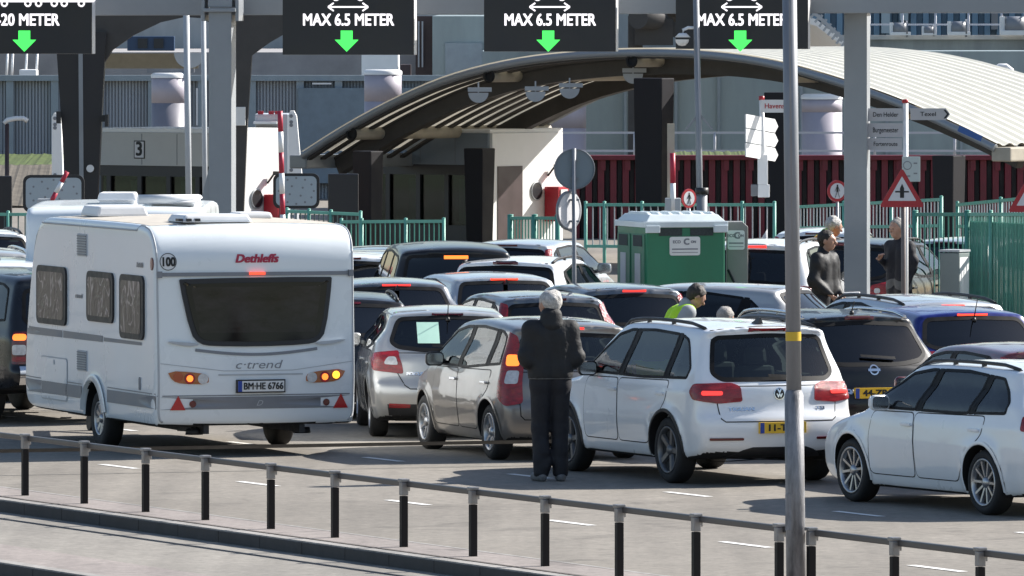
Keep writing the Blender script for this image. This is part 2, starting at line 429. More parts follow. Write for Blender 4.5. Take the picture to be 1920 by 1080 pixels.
def mirror_pts(pts): return [(-q[0], q[1]) for q in pts]

WHEELS = {}
def wheel_mesh(rw, rr, style, wt=.21):
    key = (rw, rr, style)
    if key in WHEELS: return WHEELS[key]
    b = MB(); h = wt / 2     # axis along -x (outer side at -x)
    prof = [(rr - .02, -h + .05), (rr, -h + .012), (rr + .02, -h + .002), (rw - .035, -h), (rw - .012, -h + .018), (rw, -h + .045), (rw, h - .045), (rw - .012, h - .018), (rw - .04, h), (rr - .03, h - .01), (.05, h - .02)]
    b.lathe([(r, x) for r, x in prof], (0, 0, 0), (1, 0, 0), 36, 0)
    b.lathe([(rr - .02, -h + .055), (.03, -h + .075), (0.0, -h + .075)], (0, 0, 0), (1, 0, 0), 36, 1)
    me = b.build('wheel', [M['rubber'], M['hub']], fix=True); tm = me.data; bpy.data.objects.remove(me)
    c = MB(); n, wd, tw = dict(five=(5, .075, 1), ten=(10, .036, 1), twin=(5, .036, 2), seven=(7, .05, 1), cover=(9, .07, 1))[style]
    c.lathe([(rr - .002, -h + .022), (rr + .004, -h + .004), (rr - .012, -h + .002), (rr - .026, -h + .02), (rr - .03, -h + .06)], (0, 0, 0), (1, 0, 0), 36)
    c.lathe([(0, -h + .010), (.035, -h + .012), (.055, -h + .03), (.06, -h + .07)], (0, 0, 0), (1, 0, 0), 18)
    for i in range(n):
        for t in range(tw):
            a = 2 * math.pi * i / n + (0 if tw == 1 else (t - .5) * .30); a2 = 2 * math.pi * i / n + (0 if tw == 1 else (t - .5) * .36)
            p0 = Vector((-h + .035, .045 * math.cos(a), .045 * math.sin(a))); p1 = Vector((-h + .016, (rr - .012) * math.cos(a2), (rr - .012) * math.sin(a2)))
            d = (p1 - p0).normalized(); sd = Vector((1, 0, 0)).cross(d).normalized(); xx = Vector((1, 0, 0))
            vs = []
            for p, w in ((p0, wd * .9), (p1, wd)):
                vs += [p - sd * w / 2 + xx * .03, p - sd * w / 2 * .7, p + sd * w / 2 * .7, p + sd * w / 2 + xx * .03]
            c.add(vs, [(0, 1, 5, 4), (1, 2, 6, 5), (2, 3, 7, 6)])
    o = c.build('rim', M['rim'], fix=False); rm = o.data; bpy.data.objects.remove(o)
    WHEELS[key] = (tm, rm); return WHEELS[key]
def add_wheel(parent, x, y, rw, rr, style, rimmat=None, spin=0.0, steer=0.0):
    tm, rm = wheel_mesh(rw, rr, style)
    w = link('wheel', tm, parent, (x, y, rw)); w.rotation_euler = (spin, 0, steer + (0 if x < 0 else math.pi))
    r = link('rim', rm, w)
    if rimmat: r.material_slots[0].link = 'OBJECT'; r.material_slots[0].material = rimmat
    return w

SHAPES = {}
def body_meshes(key, sp, h):
    """outer shell with openings, plus a dark inner shell; cached by key"""
    if key in SHAPES: return SHAPES[key]
    sh = Shape(sp); p, q = snets(sh.F, (-sh.W / 2 - .12, -sh.L / 2 - .12, .05), (sh.W / 2 + .12, sh.L / 2 + .12, sh.H + .1), h)
    g = grad(sh.f1, p); g /= np.maximum(np.linalg.norm(g, axis=1), 1e-6)[:, None]
    c = p[q].mean(1); nrm = g[q].mean(1); nrm /= np.maximum(np.linalg.norm(nrm, axis=1), 1e-6)[:, None]
    u = c[:, 1] + sh.L / 2; cut = np.zeros(len(q), bool); mg = -.012
    if sp.get('openings', True):
        for w in sp['wins']:
            cut |= (np.abs(nrm[:, 0]) > .5) & (psdf(w, u, c[:, 2]) < mg)
        cut |= (nrm[:, 1] < -.12) & (u < sh.L * .4) & (psdf(sp['rwin'], c[:, 0], c[:, 2]) < mg)
        cut |= (nrm[:, 1] > .12) & (u > sh.L * .5) & (psdf(sp['fwin'], c[:, 0], c[:, 2]) < mg)
    mi = np.zeros(len(q), int)
    for ua in sh.arch:
        dd = np.sqrt((u - ua) ** 2 + (c[:, 2] - sp['rw']) ** 2)
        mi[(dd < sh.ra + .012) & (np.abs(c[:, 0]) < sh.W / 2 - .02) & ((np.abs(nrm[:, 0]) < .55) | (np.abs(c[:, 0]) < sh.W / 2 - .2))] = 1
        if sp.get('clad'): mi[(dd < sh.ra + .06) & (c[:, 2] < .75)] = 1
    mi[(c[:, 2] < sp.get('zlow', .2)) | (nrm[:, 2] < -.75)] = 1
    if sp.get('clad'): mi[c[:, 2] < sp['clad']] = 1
    keep = q[~cut]
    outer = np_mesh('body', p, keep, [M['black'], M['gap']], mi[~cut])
    pi = p - g * .045; inn = np_mesh('cabin', pi, keep[:, ::-1], [M['interior']])
    SHAPES[key] = (sh, outer, inn); return SHAPES[key]

def build_car(key, sp, pm, label, loc, rz, cat='car', group=None, h=.035, name='parked_car', **o):
    sh, om, im = body_meshes(key, sp, h); L = sh.L; W = sh.W
    t = thing(name, label, cat, loc, rz, group)
    b = link('body', om, t); b.material_slots[0].link = 'OBJECT'; b.material_slots[0].material = pm
    if sp.get('openings', True): link('cabin', im, t)
    gl, gr = o.get('glass', M['glass']), o.get('rglass', M['glassm'])
    # windows with black surrounds
    for v in ('L', 'R'):
        for w in sp['wins']:
            gw = sh.patch('side_window', w, v, .001, gl, t, skirt=0)
            sh.patch('window_frame', w, v, .006, M['frame'], gw, hole=.028)
        for pl in sp['pillars']: sh.patch('window_pillar', pl, v, .004, M['frame'], t, skirt=.01)
    gw = sh.patch('rear_window', sp['rwin'], 'B', .001, gr, t, skirt=0)
    sh.patch('window_frame', sp['rwin'], 'B', .005, M['frame'], gw, hole=.045)
    gw = sh.patch('windscreen', sp['fwin'], 'F', .001, M['glassl'], t, skirt=0)
    sh.patch('window_frame', sp['fwin'], 'F', .005, M['black'], gw, hole=.05)
    # doors as panels with a shut line round them
    for v in ('L', 'R'):
        for dr in sp['doors']:
            d = sh.patch('door', dr, v, .0035, pm, t, skirt=.012, rings=(1, .97, .9, .75, .5, .25, .1))
            sh.patch('shut_line', inset(np.array(resample(dr, .04)), -.011), v, .0015, M['gap'], d, skirt=0, hole=.02)
            hx = max(q[0] for q in dr); lx = min(q[0] for q in dr); hz = sp['zb'] - .135
            p, g = sh.at(lx + .13 + (.02 if lx < L * .4 else 0), hz, v, .0)
            sx = -1 if v == 'L' else 1
            hb = MB(); hb.obox(p + Vector((sx * .022, 0, 0)), AX, AY, AZ, .018, .19, .030); hb.obox(p + Vector((sx * .004, .085, 0)), AX, AY, AZ, .03, .02, .02); hb.obox(p + Vector((sx * .004, -.085, 0)), AX, AY, AZ, .03, .02, .02)
            hb.build('door_handle', o.get('handle', pm), d, bevel=.006)
    # tailgate panel
    if sp.get('gate'):
        gt = sh.patch('tailgate', sp['gate'], 'B', .003, pm, t, skirt=.012, rings=(1, .97, .9, .75, .5, .25, .1))
        sh.patch('shut_line', inset(resample(sp['gate'], .04), -.012), 'B', .0012, M['gap'], gt, skirt=0, hole=.022)
    # lamps
    for lt in sp['lamps']:
        for sd in (1, -1):
            if lt.get('side') and lt['side'] != sd: continue
            al = lt.get('al', 0) * sd
            if 'pts3' in lt:
                a = R(lt.get('al', 0)); pts = [(x * math.cos(a) - (u - L / 2) * math.sin(a), z) for x, u, z in lt['pts3']]
            else: pts = lt['pts']
            if sd < 0: pts = mirror_pts(pts)
            mt = o.get('lampmat', M['lampred']) if lt['m'] == 'lamp' else M[lt['m']]
            if lt['m'].startswith('lit') and not o.get('lit', True): continue
            lo = sh.patch(lt['n'], rnd(pts, .03, 3), al, lt.get('off', .012), mt, t, skirt=.02)
    if sp.get('brake'):
        x, z, th = sp['brake']; bl = o.get('brake_at', z)
        sh.patch('brake_light', [(-x, bl - th), (x, bl - th), (x, bl + th), (-x, bl + th)], 'B', .014, M[o.get('brake_mat', sp.get('brake_mat', 'litbrake'))], t, skirt=.03)
    for ex in sp.get('panels', []):
        for v in (('L', 'R') if ex.get('v') == 'LR' else (ex.get('v', 'B'),)):
            sh.patch(ex['n'], ex['pts'], v, ex.get('off', .006), M[ex['m']] if ex['m'] != 'paint' else pm, t, skirt=ex.get('skirt', .02))
    # number plate
    if o.get('plate'):
        z = sp['plate_z']; px = sp.get('plate_x', 0); p, g = sh.at(px, z, 'B', .0); y = p.y - .035
        pb = MB(); pb.box(px - .26, px + .26, y, y + .05, z - .056, z + .056)
        po = pb.build('number_plate', M['platew'] if o.get('platew') else M['plate'], t)
        pb = MB(); pb.box(px - .26, px - .215, y - .003, y - .0005, z - .055, z + .055); pb.build('country_band', M['plateblue'], po)
        tb = MB(); text(tb, o['plate'], .095, (px + .022, y - .004, z - .002), AX, AZ, bold=.004, wid=.40); tb.build('lettering', M['ink'], po, fix=False)
    # wheels
    st = o.get('wheel', 'five'); rr = sp.get('rr', sp['rw'] * .68)
    for k, ua in enumerate(sp['arch']):
        for sx in (-1, 1): add_wheel(t, sx * (W / 2 - .125), ua - L / 2, sp['rw'], rr, st, o.get('rim'), spin=.4 + k * 1.1 + sx, steer=o.get('steer', 0) if k == 1 else 0)
    # wheel arch lips
    for ua in sp['arch']:
        for v in ('L', 'R'):
            ra = sh.ra; zc = sp['rw']; a0 = math.asin(max(-.9, min(.9, (sp.get('zsill', .24) - zc) / ra)))
            an = np.linspace(a0, math.pi - a0, 30); lw = .05 if sp.get('clad') else .03
            st = np.concatenate([np.stack([ua + (ra + q) * np.cos(an), zc + (ra + q) * np.sin(an)], 1) for q in (lw, .004)])
            p, g, d = sh.project(st, v, np.concatenate([np.full(30, .005), np.full(30, .007)])); n = 30
            sx = -1 if v == 'L' else 1
            p2 = p[n:].copy(); p2[:, 1] -= .012 * np.cos(an); p2[:, 2] -= .012 * np.sin(an); p2[:, 0] -= sx * .004
            p3 = p2.copy(); p3[:, 0] -= sx * .14
            ab = MB(); al = np.concatenate([p, p2, p3]); ab.add(al, [(r * n + i, r * n + i + 1, (r + 1) * n + i + 1, (r + 1) * n + i) for r in range(2) for i in range(n - 1)], 0, True)
            ab.add(al[2 * n:], [(i, i + 1, n + i + 1, n + i) for i in range(n - 1)], 1)
            ab.build('wheel_arch', [M['black'] if sp.get('clad') or o.get('dark_arch') else pm, M['gap']], t)
    # mirrors
    mu, mz = sp['mirror']
    for sx in (-1, 1):
        p, g = sh.at(mu, mz, 'L' if sx < 0 else 'R', 0); c = p + Vector((sx * .13, -.02, .035))
        mb = MB(); prof = rrect(.21, .155, .05)
        vs = []; ks = ((-.045, .98), (-.02, 1.0), (.05, .82), (.085, .45))
        for yy, k in ks:
            for q in prof: vs.append(c + Vector((sx * (q[0] * k), yy, q[1] * k)))
        n = len(prof); fs = [(a * n + i, a * n + (i + 1) % n, (a + 1) * n + (i + 1) % n, (a + 1) * n + i) for a in range(3) for i in range(n)] + [tuple(range(n)), tuple(3 * n + i for i in range(n))]
        mb.add(vs, fs, 0, True); mb.obox(p + Vector((sx * .03, 0, .0)), AX, AY, AZ, .12, .05, .04)
        mo = mb.build('wing_mirror', o.get('mirror', pm), t)
        gb = MB(); gb.prism(rrect(.18, .125, .04), c + Vector((0, -.047, 0)), AX, AZ, AY, .003); gb.build('mirror_glass', M['chrome'], mo)
    # roof rails, aerial, wiper
    if sp.get('rails'):
        x0, u0, u1 = sp['rails']
        for sx in (-1, 1):
            pts = []
            for i in range(15):
                u = u0 + (u1 - u0) * i / 14; p, g = sh.at(sx * x0, u, 'T', 0); e = min(1, min(i, 14 - i) / 2.0)
                pts.append(p + Vector((0, 0, .008 + .026 * e)))
            rb = MB(); rb.tube(pts, .019, 8)
            for i in (0, 5, 9, 14): rb.bar(pts[i] - AZ * .0, pts[i] - AZ * .07, .03, .05)
            rb.build('roof_rail', o.get('railmat', M['black']), t)
    ae = o.get('aerial')
    if ae:
        p, g = sh.at(0, sp['aer_u'], 'T', 0); ab = MB()
        if ae == 'fin':
            ab.add([p + Vector(v) for v in ((-.03, .09, 0), (.03, .09, 0), (.03, -.09, 0), (-.03, -.09, 0), (-.006, -.05, .07), (.006, -.05, .07), (.006, -.085, .065), (-.006, -.085, .065))], [(0, 1, 5, 4), (1, 2, 6, 5), (2, 3, 7, 6), (3, 0, 4, 7), (4, 5, 6, 7)])
        else:
            ab.cyl(p - AZ * .01, p + AZ * .035, .03, .018); ab.cyl(p + AZ * .03, p + Vector((0, -.10 * ae, .20 * ae)), .007, .005, 8)
        ab.build('aerial', M['black'], t)
    if sp.get('wiper') and o.get('wiper', True):
        x0, z0, x1, z1 = sp['wiper']; sh.ribbon('wiper', lineto((x0, z0), (x1, z1)), .028, 'B', .03, M['frame'], t)
    if o.get('seats', True) and sp.get('openings', True):
        for (sx, su) in sp['seats']:
            sb = MB(); y0 = su - L / 2; zt = sp['zb'] + .12
            sb.obox(Vector((sx, y0, zt - .36)), AX, AY, AZ, .5, .16, .72, 0, .86); 
            sb.obox(Vector((sx, y0 - .02, zt + .10)), AX, AY, AZ, .27, .10, .19, 0, .85); sb.cyl((sx - .06, y0 - .02, zt - .02), (sx - .06, y0 - .02, zt + .04), .01); sb.cyl((sx + .06, y0 - .02, zt - .02), (sx + .06, y0 - .02, zt + .04), .01)
            sb.build('seat', M['seat'], t, bevel=.05)
    return t, sh

def dlo(poly, cuts, w=.07):
    """split one window band into panes at slanted pillars; cuts = [(u at belt, u at roof)]"""
    zs = [q[1] for q in poly]; z0, z1 = min(zs), max(zs); wins = []; pil = []; rest = poly
    for (ub, ut) in cuts:   # from the rear forward
        dx, dz = ut - ub, z1 - z0; n = (dz, -dx); ln = math.hypot(*n); n = (n[0] / ln, n[1] / ln)
        a = clip(rest, ub - n[0] * w / 2, z0 - n[1] * w / 2, -n[0], -n[1]); m = clip(clip(rest, ub - n[0] * w / 2, z0 - n[1] * w / 2, n[0], n[1]), ub + n[0] * w / 2, z0 + n[1] * w / 2, -n[0], -n[1])
        if len(a) > 2: wins.append(a)
        if len(m) > 2: pil.append(m)
        rest = clip(rest, ub + n[0] * w / 2, z0 + n[1] * w / 2, n[0], n[1])
    wins.append(rest); return wins, pil
def sym(half): return [(-x, z) for x, z in half] + [(x, z) for x, z in reversed(half) if x != 0]
# ------------------------------------------------------------------ car kinds (u = metres from the rear bumper, z up)
def mk(L, W, H, zb, tumble, sil, band, cuts, arch, rw, rwin, fwin, doors, lamps, **k):
    wins, pil = dlo(band, cuts, k.pop('pw', .075)); wins = [rnd(q, .035, 3) for q in wins]; d = dict(L=L, W=W, H=H, zb=zb, tumble=tumble, sil=sil, wins=wins, pillars=pil, arch=arch, rw=rw, rwin=rnd(sym(rwin), .09), fwin=rnd(sym(fwin), .06), doors=[rnd(q, .06, 3) for q in doors], lamps=lamps)
    d.update(dict(mirror=(arch[1] - .72, zb + .03), aer_u=.55, seats=[(-.36, arch[0] + 1.55), (.36, arch[0] + 1.55), (-.36, arch[0] + .55), (.36, arch[0] + .55)], plate_z=.75))
    d.update(k); return d
def door_pair(ur, uf, um, zb, sill, ra, ft):
    """front and rear door outlines below the belt; um = shut line between them"""
    f = [(um + .03, sill), (ft - .02, sill), (ft, zb - .25), (ft - .06, zb - .03), (um + .05, zb - .02), (um + .02, .6)]
    r = [(ur + ra + .14, sill), (um - .005, sill), (um - .005, .6), (um + .02, zb - .02), (ur - .02, zb - .0), (ur + .02, zb - .18), (ur + .20, .62), (ur + ra + .05, .42)]
    return [f, r]
BUMP = lambda z0, z1, x: [(-x, z0), (x, z0), (x, z1), (-x, z1)]
SP = {}
SP['estate'] = mk(4.56, 1.80, 1.46, .955, .20,
    [(.25, .20), (.07, .25), (0, .42), (0, .62), (.07, .72), (.10, .92), (.18, 1.02), (.62, 1.39), (.55, 1.43), (.85, 1.45), (1.6, 1.465), (2.4, 1.455), (2.72, 1.41), (3.42, .985), (3.56, .945), (4.12, .83), (4.38, .71), (4.53, .56), (4.56, .40), (4.52, .25), (4.35, .19), (3.9, .17), (1.0, .17)],
    [(.62, .985), (.60, 1.10), (.86, 1.335), (1.6, 1.385), (2.3, 1.375), (2.66, 1.325), (3.34, .985), (3.2, .955), (1.6, .955)], [(1.28, 1.12), (2.32, 2.12)], [1.0, 3.63], .318,
    [(-.62, .97), (-.68, 1.02), (-.60, 1.35), (0, 1.38)], [(-.64, 1.02), (-.52, 1.37), (0, 1.40)],
    door_pair(1.0, 3.63, 2.32, .955, .31, .37, 3.24),
    [dict(n='tail_lamp', m='lamp', al=38, pts3=[(-.46, 0, .83), (-.86, .30, .84), (-.84, .30, .98), (-.46, 0, .98)])],
    brake=(.15, 1.375, .012), rails=(.60, .75, 2.7), gate=None, rr=.232)
SP['suv'] = mk(4.43, 1.81, 1.67, 1.06, .19,
    [(.30, .27), (.08, .33), (0, .50), (0, .70), (.06, .78), (.07, 1.0), (.11, 1.07), (.40, 1.57), (.30, 1.62), (.55, 1.65), (1.5, 1.68), (2.25, 1.665), (2.55, 1.62), (3.22, 1.13), (3.36, 1.09), (4.02, .99), (4.28, .87), (4.41, .66), (4.42, .42), (4.30, .27), (3.9, .24), (.95, .24)],
    [(.52, 1.09), (.47, 1.20), (.72, 1.50), (.90, 1.55), (1.6, 1.575), (2.2, 1.56), (2.5, 1.50), (3.12, 1.12), (3.0, 1.075), (1.6, 1.065)], [(1.02, .92), (2.18, 2.00)], [.93, 3.53], .345,
    [(-.60, 1.07), (-.70, 1.15), (-.62, 1.50), (-.56, 1.54), (0, 1.56)], [(-.66, 1.17), (-.52, 1.58), (0, 1.61)],
    door_pair(.93, 3.53, 2.16, 1.06, .40, .40, 3.06),
    [dict(n='tail_lamp', m='lamp', al=36, pts3=[(-.47, 0, .87), (-.50, 0, 1.02), (-.60, .03, 1.06), (-.88, .28, 1.05), (-.89, .36, .97), (-.87, .30, .89), (-.70, .08, .85)]),
     dict(n='lit_lamp', m='litred', al=30, off=.017, pts3=[(-.66, .05, .935), (-.84, .16, .935), (-.84, .16, .975), (-.66, .05, .975)]),
     dict(n='rear_reflector', m='lampdark', al=22, pts3=[(-.42, .02, .475), (-.78, .08, .475), (-.78, .08, .50), (-.42, .02, .50)])],
    brake=(.22, 1.595, .014), brake_mat='lampred', rails=(.62, .55, 2.75), rr=.243, aer_u=.62, plate_z=.60, wiper=(.28, 1.10, -.10, 1.12),
    gate=[(-.64, .70), (-.60, .67), (.60, .67), (.64, .70), (.66, .84), (.66, 1.02), (-.66, 1.02), (-.66, .84)],
    panels=[dict(n='rear_diffuser', m='black', pts=[(-.40, .37), (-.55, .29), (.55, .29), (.40, .37), (.30, .40), (-.30, .40)], off=.004)])
SP['mpv'] = mk(3.88, 1.69, 1.53, .97, .17,
    [(.25, .20), (.05, .25), (0, .42), (0, .60), (.04, .66), (.06, .88), (.11, .98), (.26, 1.42), (.20, 1.46), (.45, 1.50), (1.3, 1.535), (1.95, 1.515), (2.35, 1.45), (3.08, 1.0), (3.22, .95), (3.62, .84), (3.80, .70), (3.88, .50), (3.87, .32), (3.74, .21), (3.3, .18), (.7, .18)],
    [(.36, 1.04), (.44, 1.36), (.60, 1.41), (1.3, 1.44), (1.9, 1.42), (2.26, 1.36), (2.96, 1.01), (2.8, .96), (1.5, .965)], [(.78, .72), (1.80, 1.62)], [.62, 3.12], .305,
    [(-.56, .99), (-.62, 1.06), (-.57, 1.36), (0, 1.39)], [(-.62, 1.02), (-.50, 1.40), (0, 1.44)],
    door_pair(.62, 3.12, 1.76, .97, .32, .36, 2.72),
    [dict(n='tail_lamp', m='lamp', al=42, pts3=[(-.66, .02, .63), (-.79, .12, .60), (-.83, .30, .70), (-.78, .30, 1.05), (-.70, .34, 1.40), (-.66, .22, 1.36), (-.67, .06, 1.0)]),
     dict(n='lit_lamp', m='litorange', al=42, off=.017, pts3=[(-.70, .09, 1.03), (-.78, .20, 1.03), (-.75, .24, 1.15), (-.69, .14, 1.15)]),
     dict(n='clear_lamp', m='lampclear', al=42, off=.016, pts3=[(-.71, .06, .84), (-.79, .17, .84), (-.77, .18, .98), (-.70, .08, .98)])],
    brake=(.14, 1.43, .012), rr=.205, aer_u=.5, plate_z=.78, wiper=(.30, 1.01, -.15, 1.03),
    gate=[(-.62, .50), (-.58, .46), (.58, .46), (.62, .50), (.63, .7), (.63, .96), (-.63, .96), (-.63, .7)])
SP['hatch'] = mk(4.36, 1.82, 1.47, .98, .24,
    [(.30, .20), (.08, .25), (0, .45), (0, .60), (.10, .70), (.12, .92), (.20, 1.02), (.70, 1.39), (.66, 1.425), (.92, 1.45), (1.7, 1.475), (2.3, 1.46), (2.6, 1.41), (3.36, .99), (3.52, .94), (4.05, .82), (4.27, .68), (4.36, .50), (4.34, .32), (4.2, .20), (3.8, .17), (.9, .17)],
    [(.78, 1.06), (.84, 1.14), (1.05, 1.31), (1.7, 1.385), (2.2, 1.375), (2.54, 1.325), (3.26, .99), (3.1, .955), (1.7, .97)], [(1.16, 1.06), (2.16, 1.98)], [.84, 3.49], .315,
    [(-.30, .985), (-.60, 1.02), (-.69, 1.09), (-.58, 1.37), (0, 1.39)], [(-.66, 1.02), (-.52, 1.38), (0, 1.41)],
    door_pair(.84, 3.49, 2.12, .98, .31, .37, 3.06),
    [dict(n='tail_lamp', m='lamp', al=38, pts3=[(-.62, .04, .74), (-.88, .24, .78), (-.90, .42, .86), (-.84, .46, .97), (-.70, .12, 1.00), (-.62, .08, .86)]),
     dict(n='clear_lamp', m='lampclear', al=38, off=.016, pts3=[(-.68, .06, .84), (-.80, .16, .85), (-.77, .16, .93), (-.70, .1, .93)])],
    brake=(.18, 1.40, .012), rr=.215, aer_u=.62, plate_z=.72, wiper=(.25, 1.02, -.2, 1.04),
    gate=[(-.52, .62), (-.46, .58), (.46, .58), (.52, .62), (.60, .76), (.62, .97), (-.62, .97), (-.60, .76)],
    panels=[dict(n='rear_diffuser', m='black', pts=[(-.72, .40), (-.70, .27), (.70, .27), (.72, .40)], off=.004),
            dict(n='rear_reflector', m='lampred', pts=[(-.70, .36), (-.46, .36), (-.46, .40), (-.70, .41)], off=.01), dict(n='rear_reflector', m='lampred', pts=[(.70, .36), (.46, .36), (.46, .40), (.70, .41)], off=.01)])
SP['crossover'] = mk(4.32, 1.79, 1.60, 1.05, .22,
    [(.30, .28), (.08, .33), (0, .50), (0, .70), (.08, .80), (.10, 1.0), (.17, 1.07), (.58, 1.51), (.50, 1.55), (.78, 1.58), (1.6, 1.605), (2.25, 1.59), (2.58, 1.53), (3.24, 1.07), (3.4, 1.03), (3.95, .93), (4.2, .80), (4.31, .60), (4.31, .42), (4.2, .27), (3.8, .24), (.95, .24)],
    [(.72, 1.14), (.95, 1.42), (1.6, 1.505), (2.2, 1.49), (2.52, 1.44), (3.14, 1.07), (3.0, 1.03), (1.6, 1.05)], [(1.12, .98), (2.14, 1.98)], [.86, 3.49], .345,
    [(-.36, 1.02), (-.62, 1.06), (-.72, 1.14), (-.62, 1.48), (0, 1.51)], [(-.66, 1.11), (-.52, 1.5), (0, 1.53)],
    door_pair(.86, 3.49, 2.12, 1.05, .38, .40, 3.04),
    [dict(n='tail_lamp', m='lamp', al=36, pts3=[(-.52, .02, .84), (-.70, .08, .79), (-.88, .26, .84), (-.90, .42, .99), (-.80, .20, 1.03), (-.56, .05, .97)]),
     dict(n='clear_lamp', m='lampclear', al=22, off=.017, pts3=[(-.58, .04, .86), (-.66, .06, .86), (-.66, .06, .93), (-.58, .04, .93)])],
    brake=(.17, 1.53, .013), brake_mat='lampdark', rails=(.60, .7, 2.7), rr=.225, aer_u=.75, plate_z=.74, wiper=(.28, 1.09, -.12, 1.12),
    gate=[(-.56, .60), (-.50, .56), (.50, .56), (.56, .60), (.60, .8), (.62, 1.02), (-.62, 1.02), (-.60, .8)], clad=.34)
SP['compact'] = mk(4.0, 1.70, 1.47, .95, .20,
    [(.25, .20), (.06, .25), (0, .42), (0, .60), (.07, .68), (.08, .88), (.15, .99), (.48, 1.38), (.42, 1.42), (.68, 1.45), (1.5, 1.475), (2.1, 1.455), (2.4, 1.40), (3.1, .98), (3.26, .93), (3.74, .82), (3.93, .68), (4.0, .50), (3.98, .32), (3.85, .20), (3.4, .17), (.8, .17)],
    [(.48, 1.0), (.62, 1.28), (.85, 1.36), (1.5, 1.385), (2.0, 1.37), (2.34, 1.32), (3.0, .98), (2.85, .945), (1.5, .945)], [(.92, .82), (1.92, 1.74)], [.72, 3.2], .300,
    [(-.58, .97), (-.64, 1.04), (-.56, 1.34), (0, 1.37)], [(-.62, 1.0), (-.5, 1.36), (0, 1.4)],
    door_pair(.72, 3.2, 1.88, .95, .31, .35, 2.82),
    [dict(n='tail_lamp', m='lamp', al=40, pts3=[(-.70, .08, .78), (-.82, .22, .80), (-.80, .30, .95), (-.68, .52, 1.36), (-.62, .42, 1.34), (-.68, .2, 1.0)]),
     dict(n='lit_lamp', m='litred', al=40, off=.017, pts3=[(-.71, .12, .84), (-.80, .22, .85), (-.78, .24, .92), (-.70, .16, .92)])],
    brake=(.15, 1.395, .012), rr=.205, aer_u=.5, plate_z=.62, wiper=(.28, 1.0, -.15, 1.02),
    gate=[(-.56, .60), (-.5, .56), (.5, .56), (.56, .60), (.6, .76), (.6, .94), (-.6, .94), (-.6, .76)])
SP['wagon'] = mk(4.70, 1.82, 1.47, .97, .22,
    [(.25, .20), (.07, .25), (0, .42), (0, .62), (.07, .72), (.10, .92), (.22, 1.02), (.78, 1.37), (.74, 1.41), (1.0, 1.44), (1.9, 1.475), (2.5, 1.465), (2.85, 1.41), (3.62, .985), (3.76, .945), (4.3, .82), (4.54, .70), (4.68, .54), (4.70, .38), (4.64, .24), (4.45, .19), (4.0, .17), (1.0, .17)],
    [(.60, 1.02), (.72, 1.12), (1.05, 1.28), (1.9, 1.385), (2.45, 1.375), (2.78, 1.325), (3.54, .985), (3.3, .955), (1.7, .965)], [(1.40, 1.22), (2.42, 2.26)], [1.0, 3.72], .32,
    [(-.60, .98), (-.68, 1.04), (-.58, 1.35), (0, 1.37)], [(-.64, 1.02), (-.52, 1.37), (0, 1.40)],
    door_pair(1.0, 3.72, 2.42, .97, .31, .37, 3.36),
    [dict(n='tail_lamp', m='lamp', al=38, pts3=[(-.46, 0, .83), (-.86, .30, .84), (-.84, .30, .98), (-.46, 0, .98)])],
    brake=(.15, 1.365, .012), rails=(.60, .85, 2.85), gate=None, rr=.225)
SP['van'] = mk(4.80, 1.88, 1.77, 1.08, .20,
    [(.25, .22), (.05, .27), (0, .45), (0, .65), (.05, .74), (.06, 1.03), (.10, 1.10), (.30, 1.64), (.26, 1.70), (.5, 1.745), (1.8, 1.78), (2.8, 1.755), (3.2, 1.68), (4.05, 1.13), (4.2, 1.06), (4.55, .90), (4.72, .70), (4.80, .50), (4.78, .32), (4.65, .21), (4.2, .18), (1.0, .18)],
    [(.38, 1.14), (.48, 1.56), (.66, 1.62), (1.8, 1.665), (2.7, 1.64), (3.08, 1.57), (3.9, 1.12), (3.7, 1.07), (1.8, 1.085)], [(1.30, 1.24), (2.55, 2.44)], [.98, 3.90], .33,
    [(-.66, 1.07), (-.74, 1.14), (-.66, 1.58), (-.60, 1.63), (0, 1.65)], [(-.68, 1.15), (-.58, 1.62), (0, 1.65)],
    door_pair(.98, 3.90, 2.5, 1.08, .36, .38, 3.42),
    [dict(n='tail_lamp', m='lamp', al=40, pts3=[(-.70, .04, .85), (-.90, .22, .87), (-.88, .26, 1.12), (-.72, .08, 1.12)])],
    brake=(.16, 1.60, .022), brake_mat='litorange', rr=.22, plate_z=.8, wiper=(.3, 1.12, -.2, 1.14), gate=None, aer_u=.9)
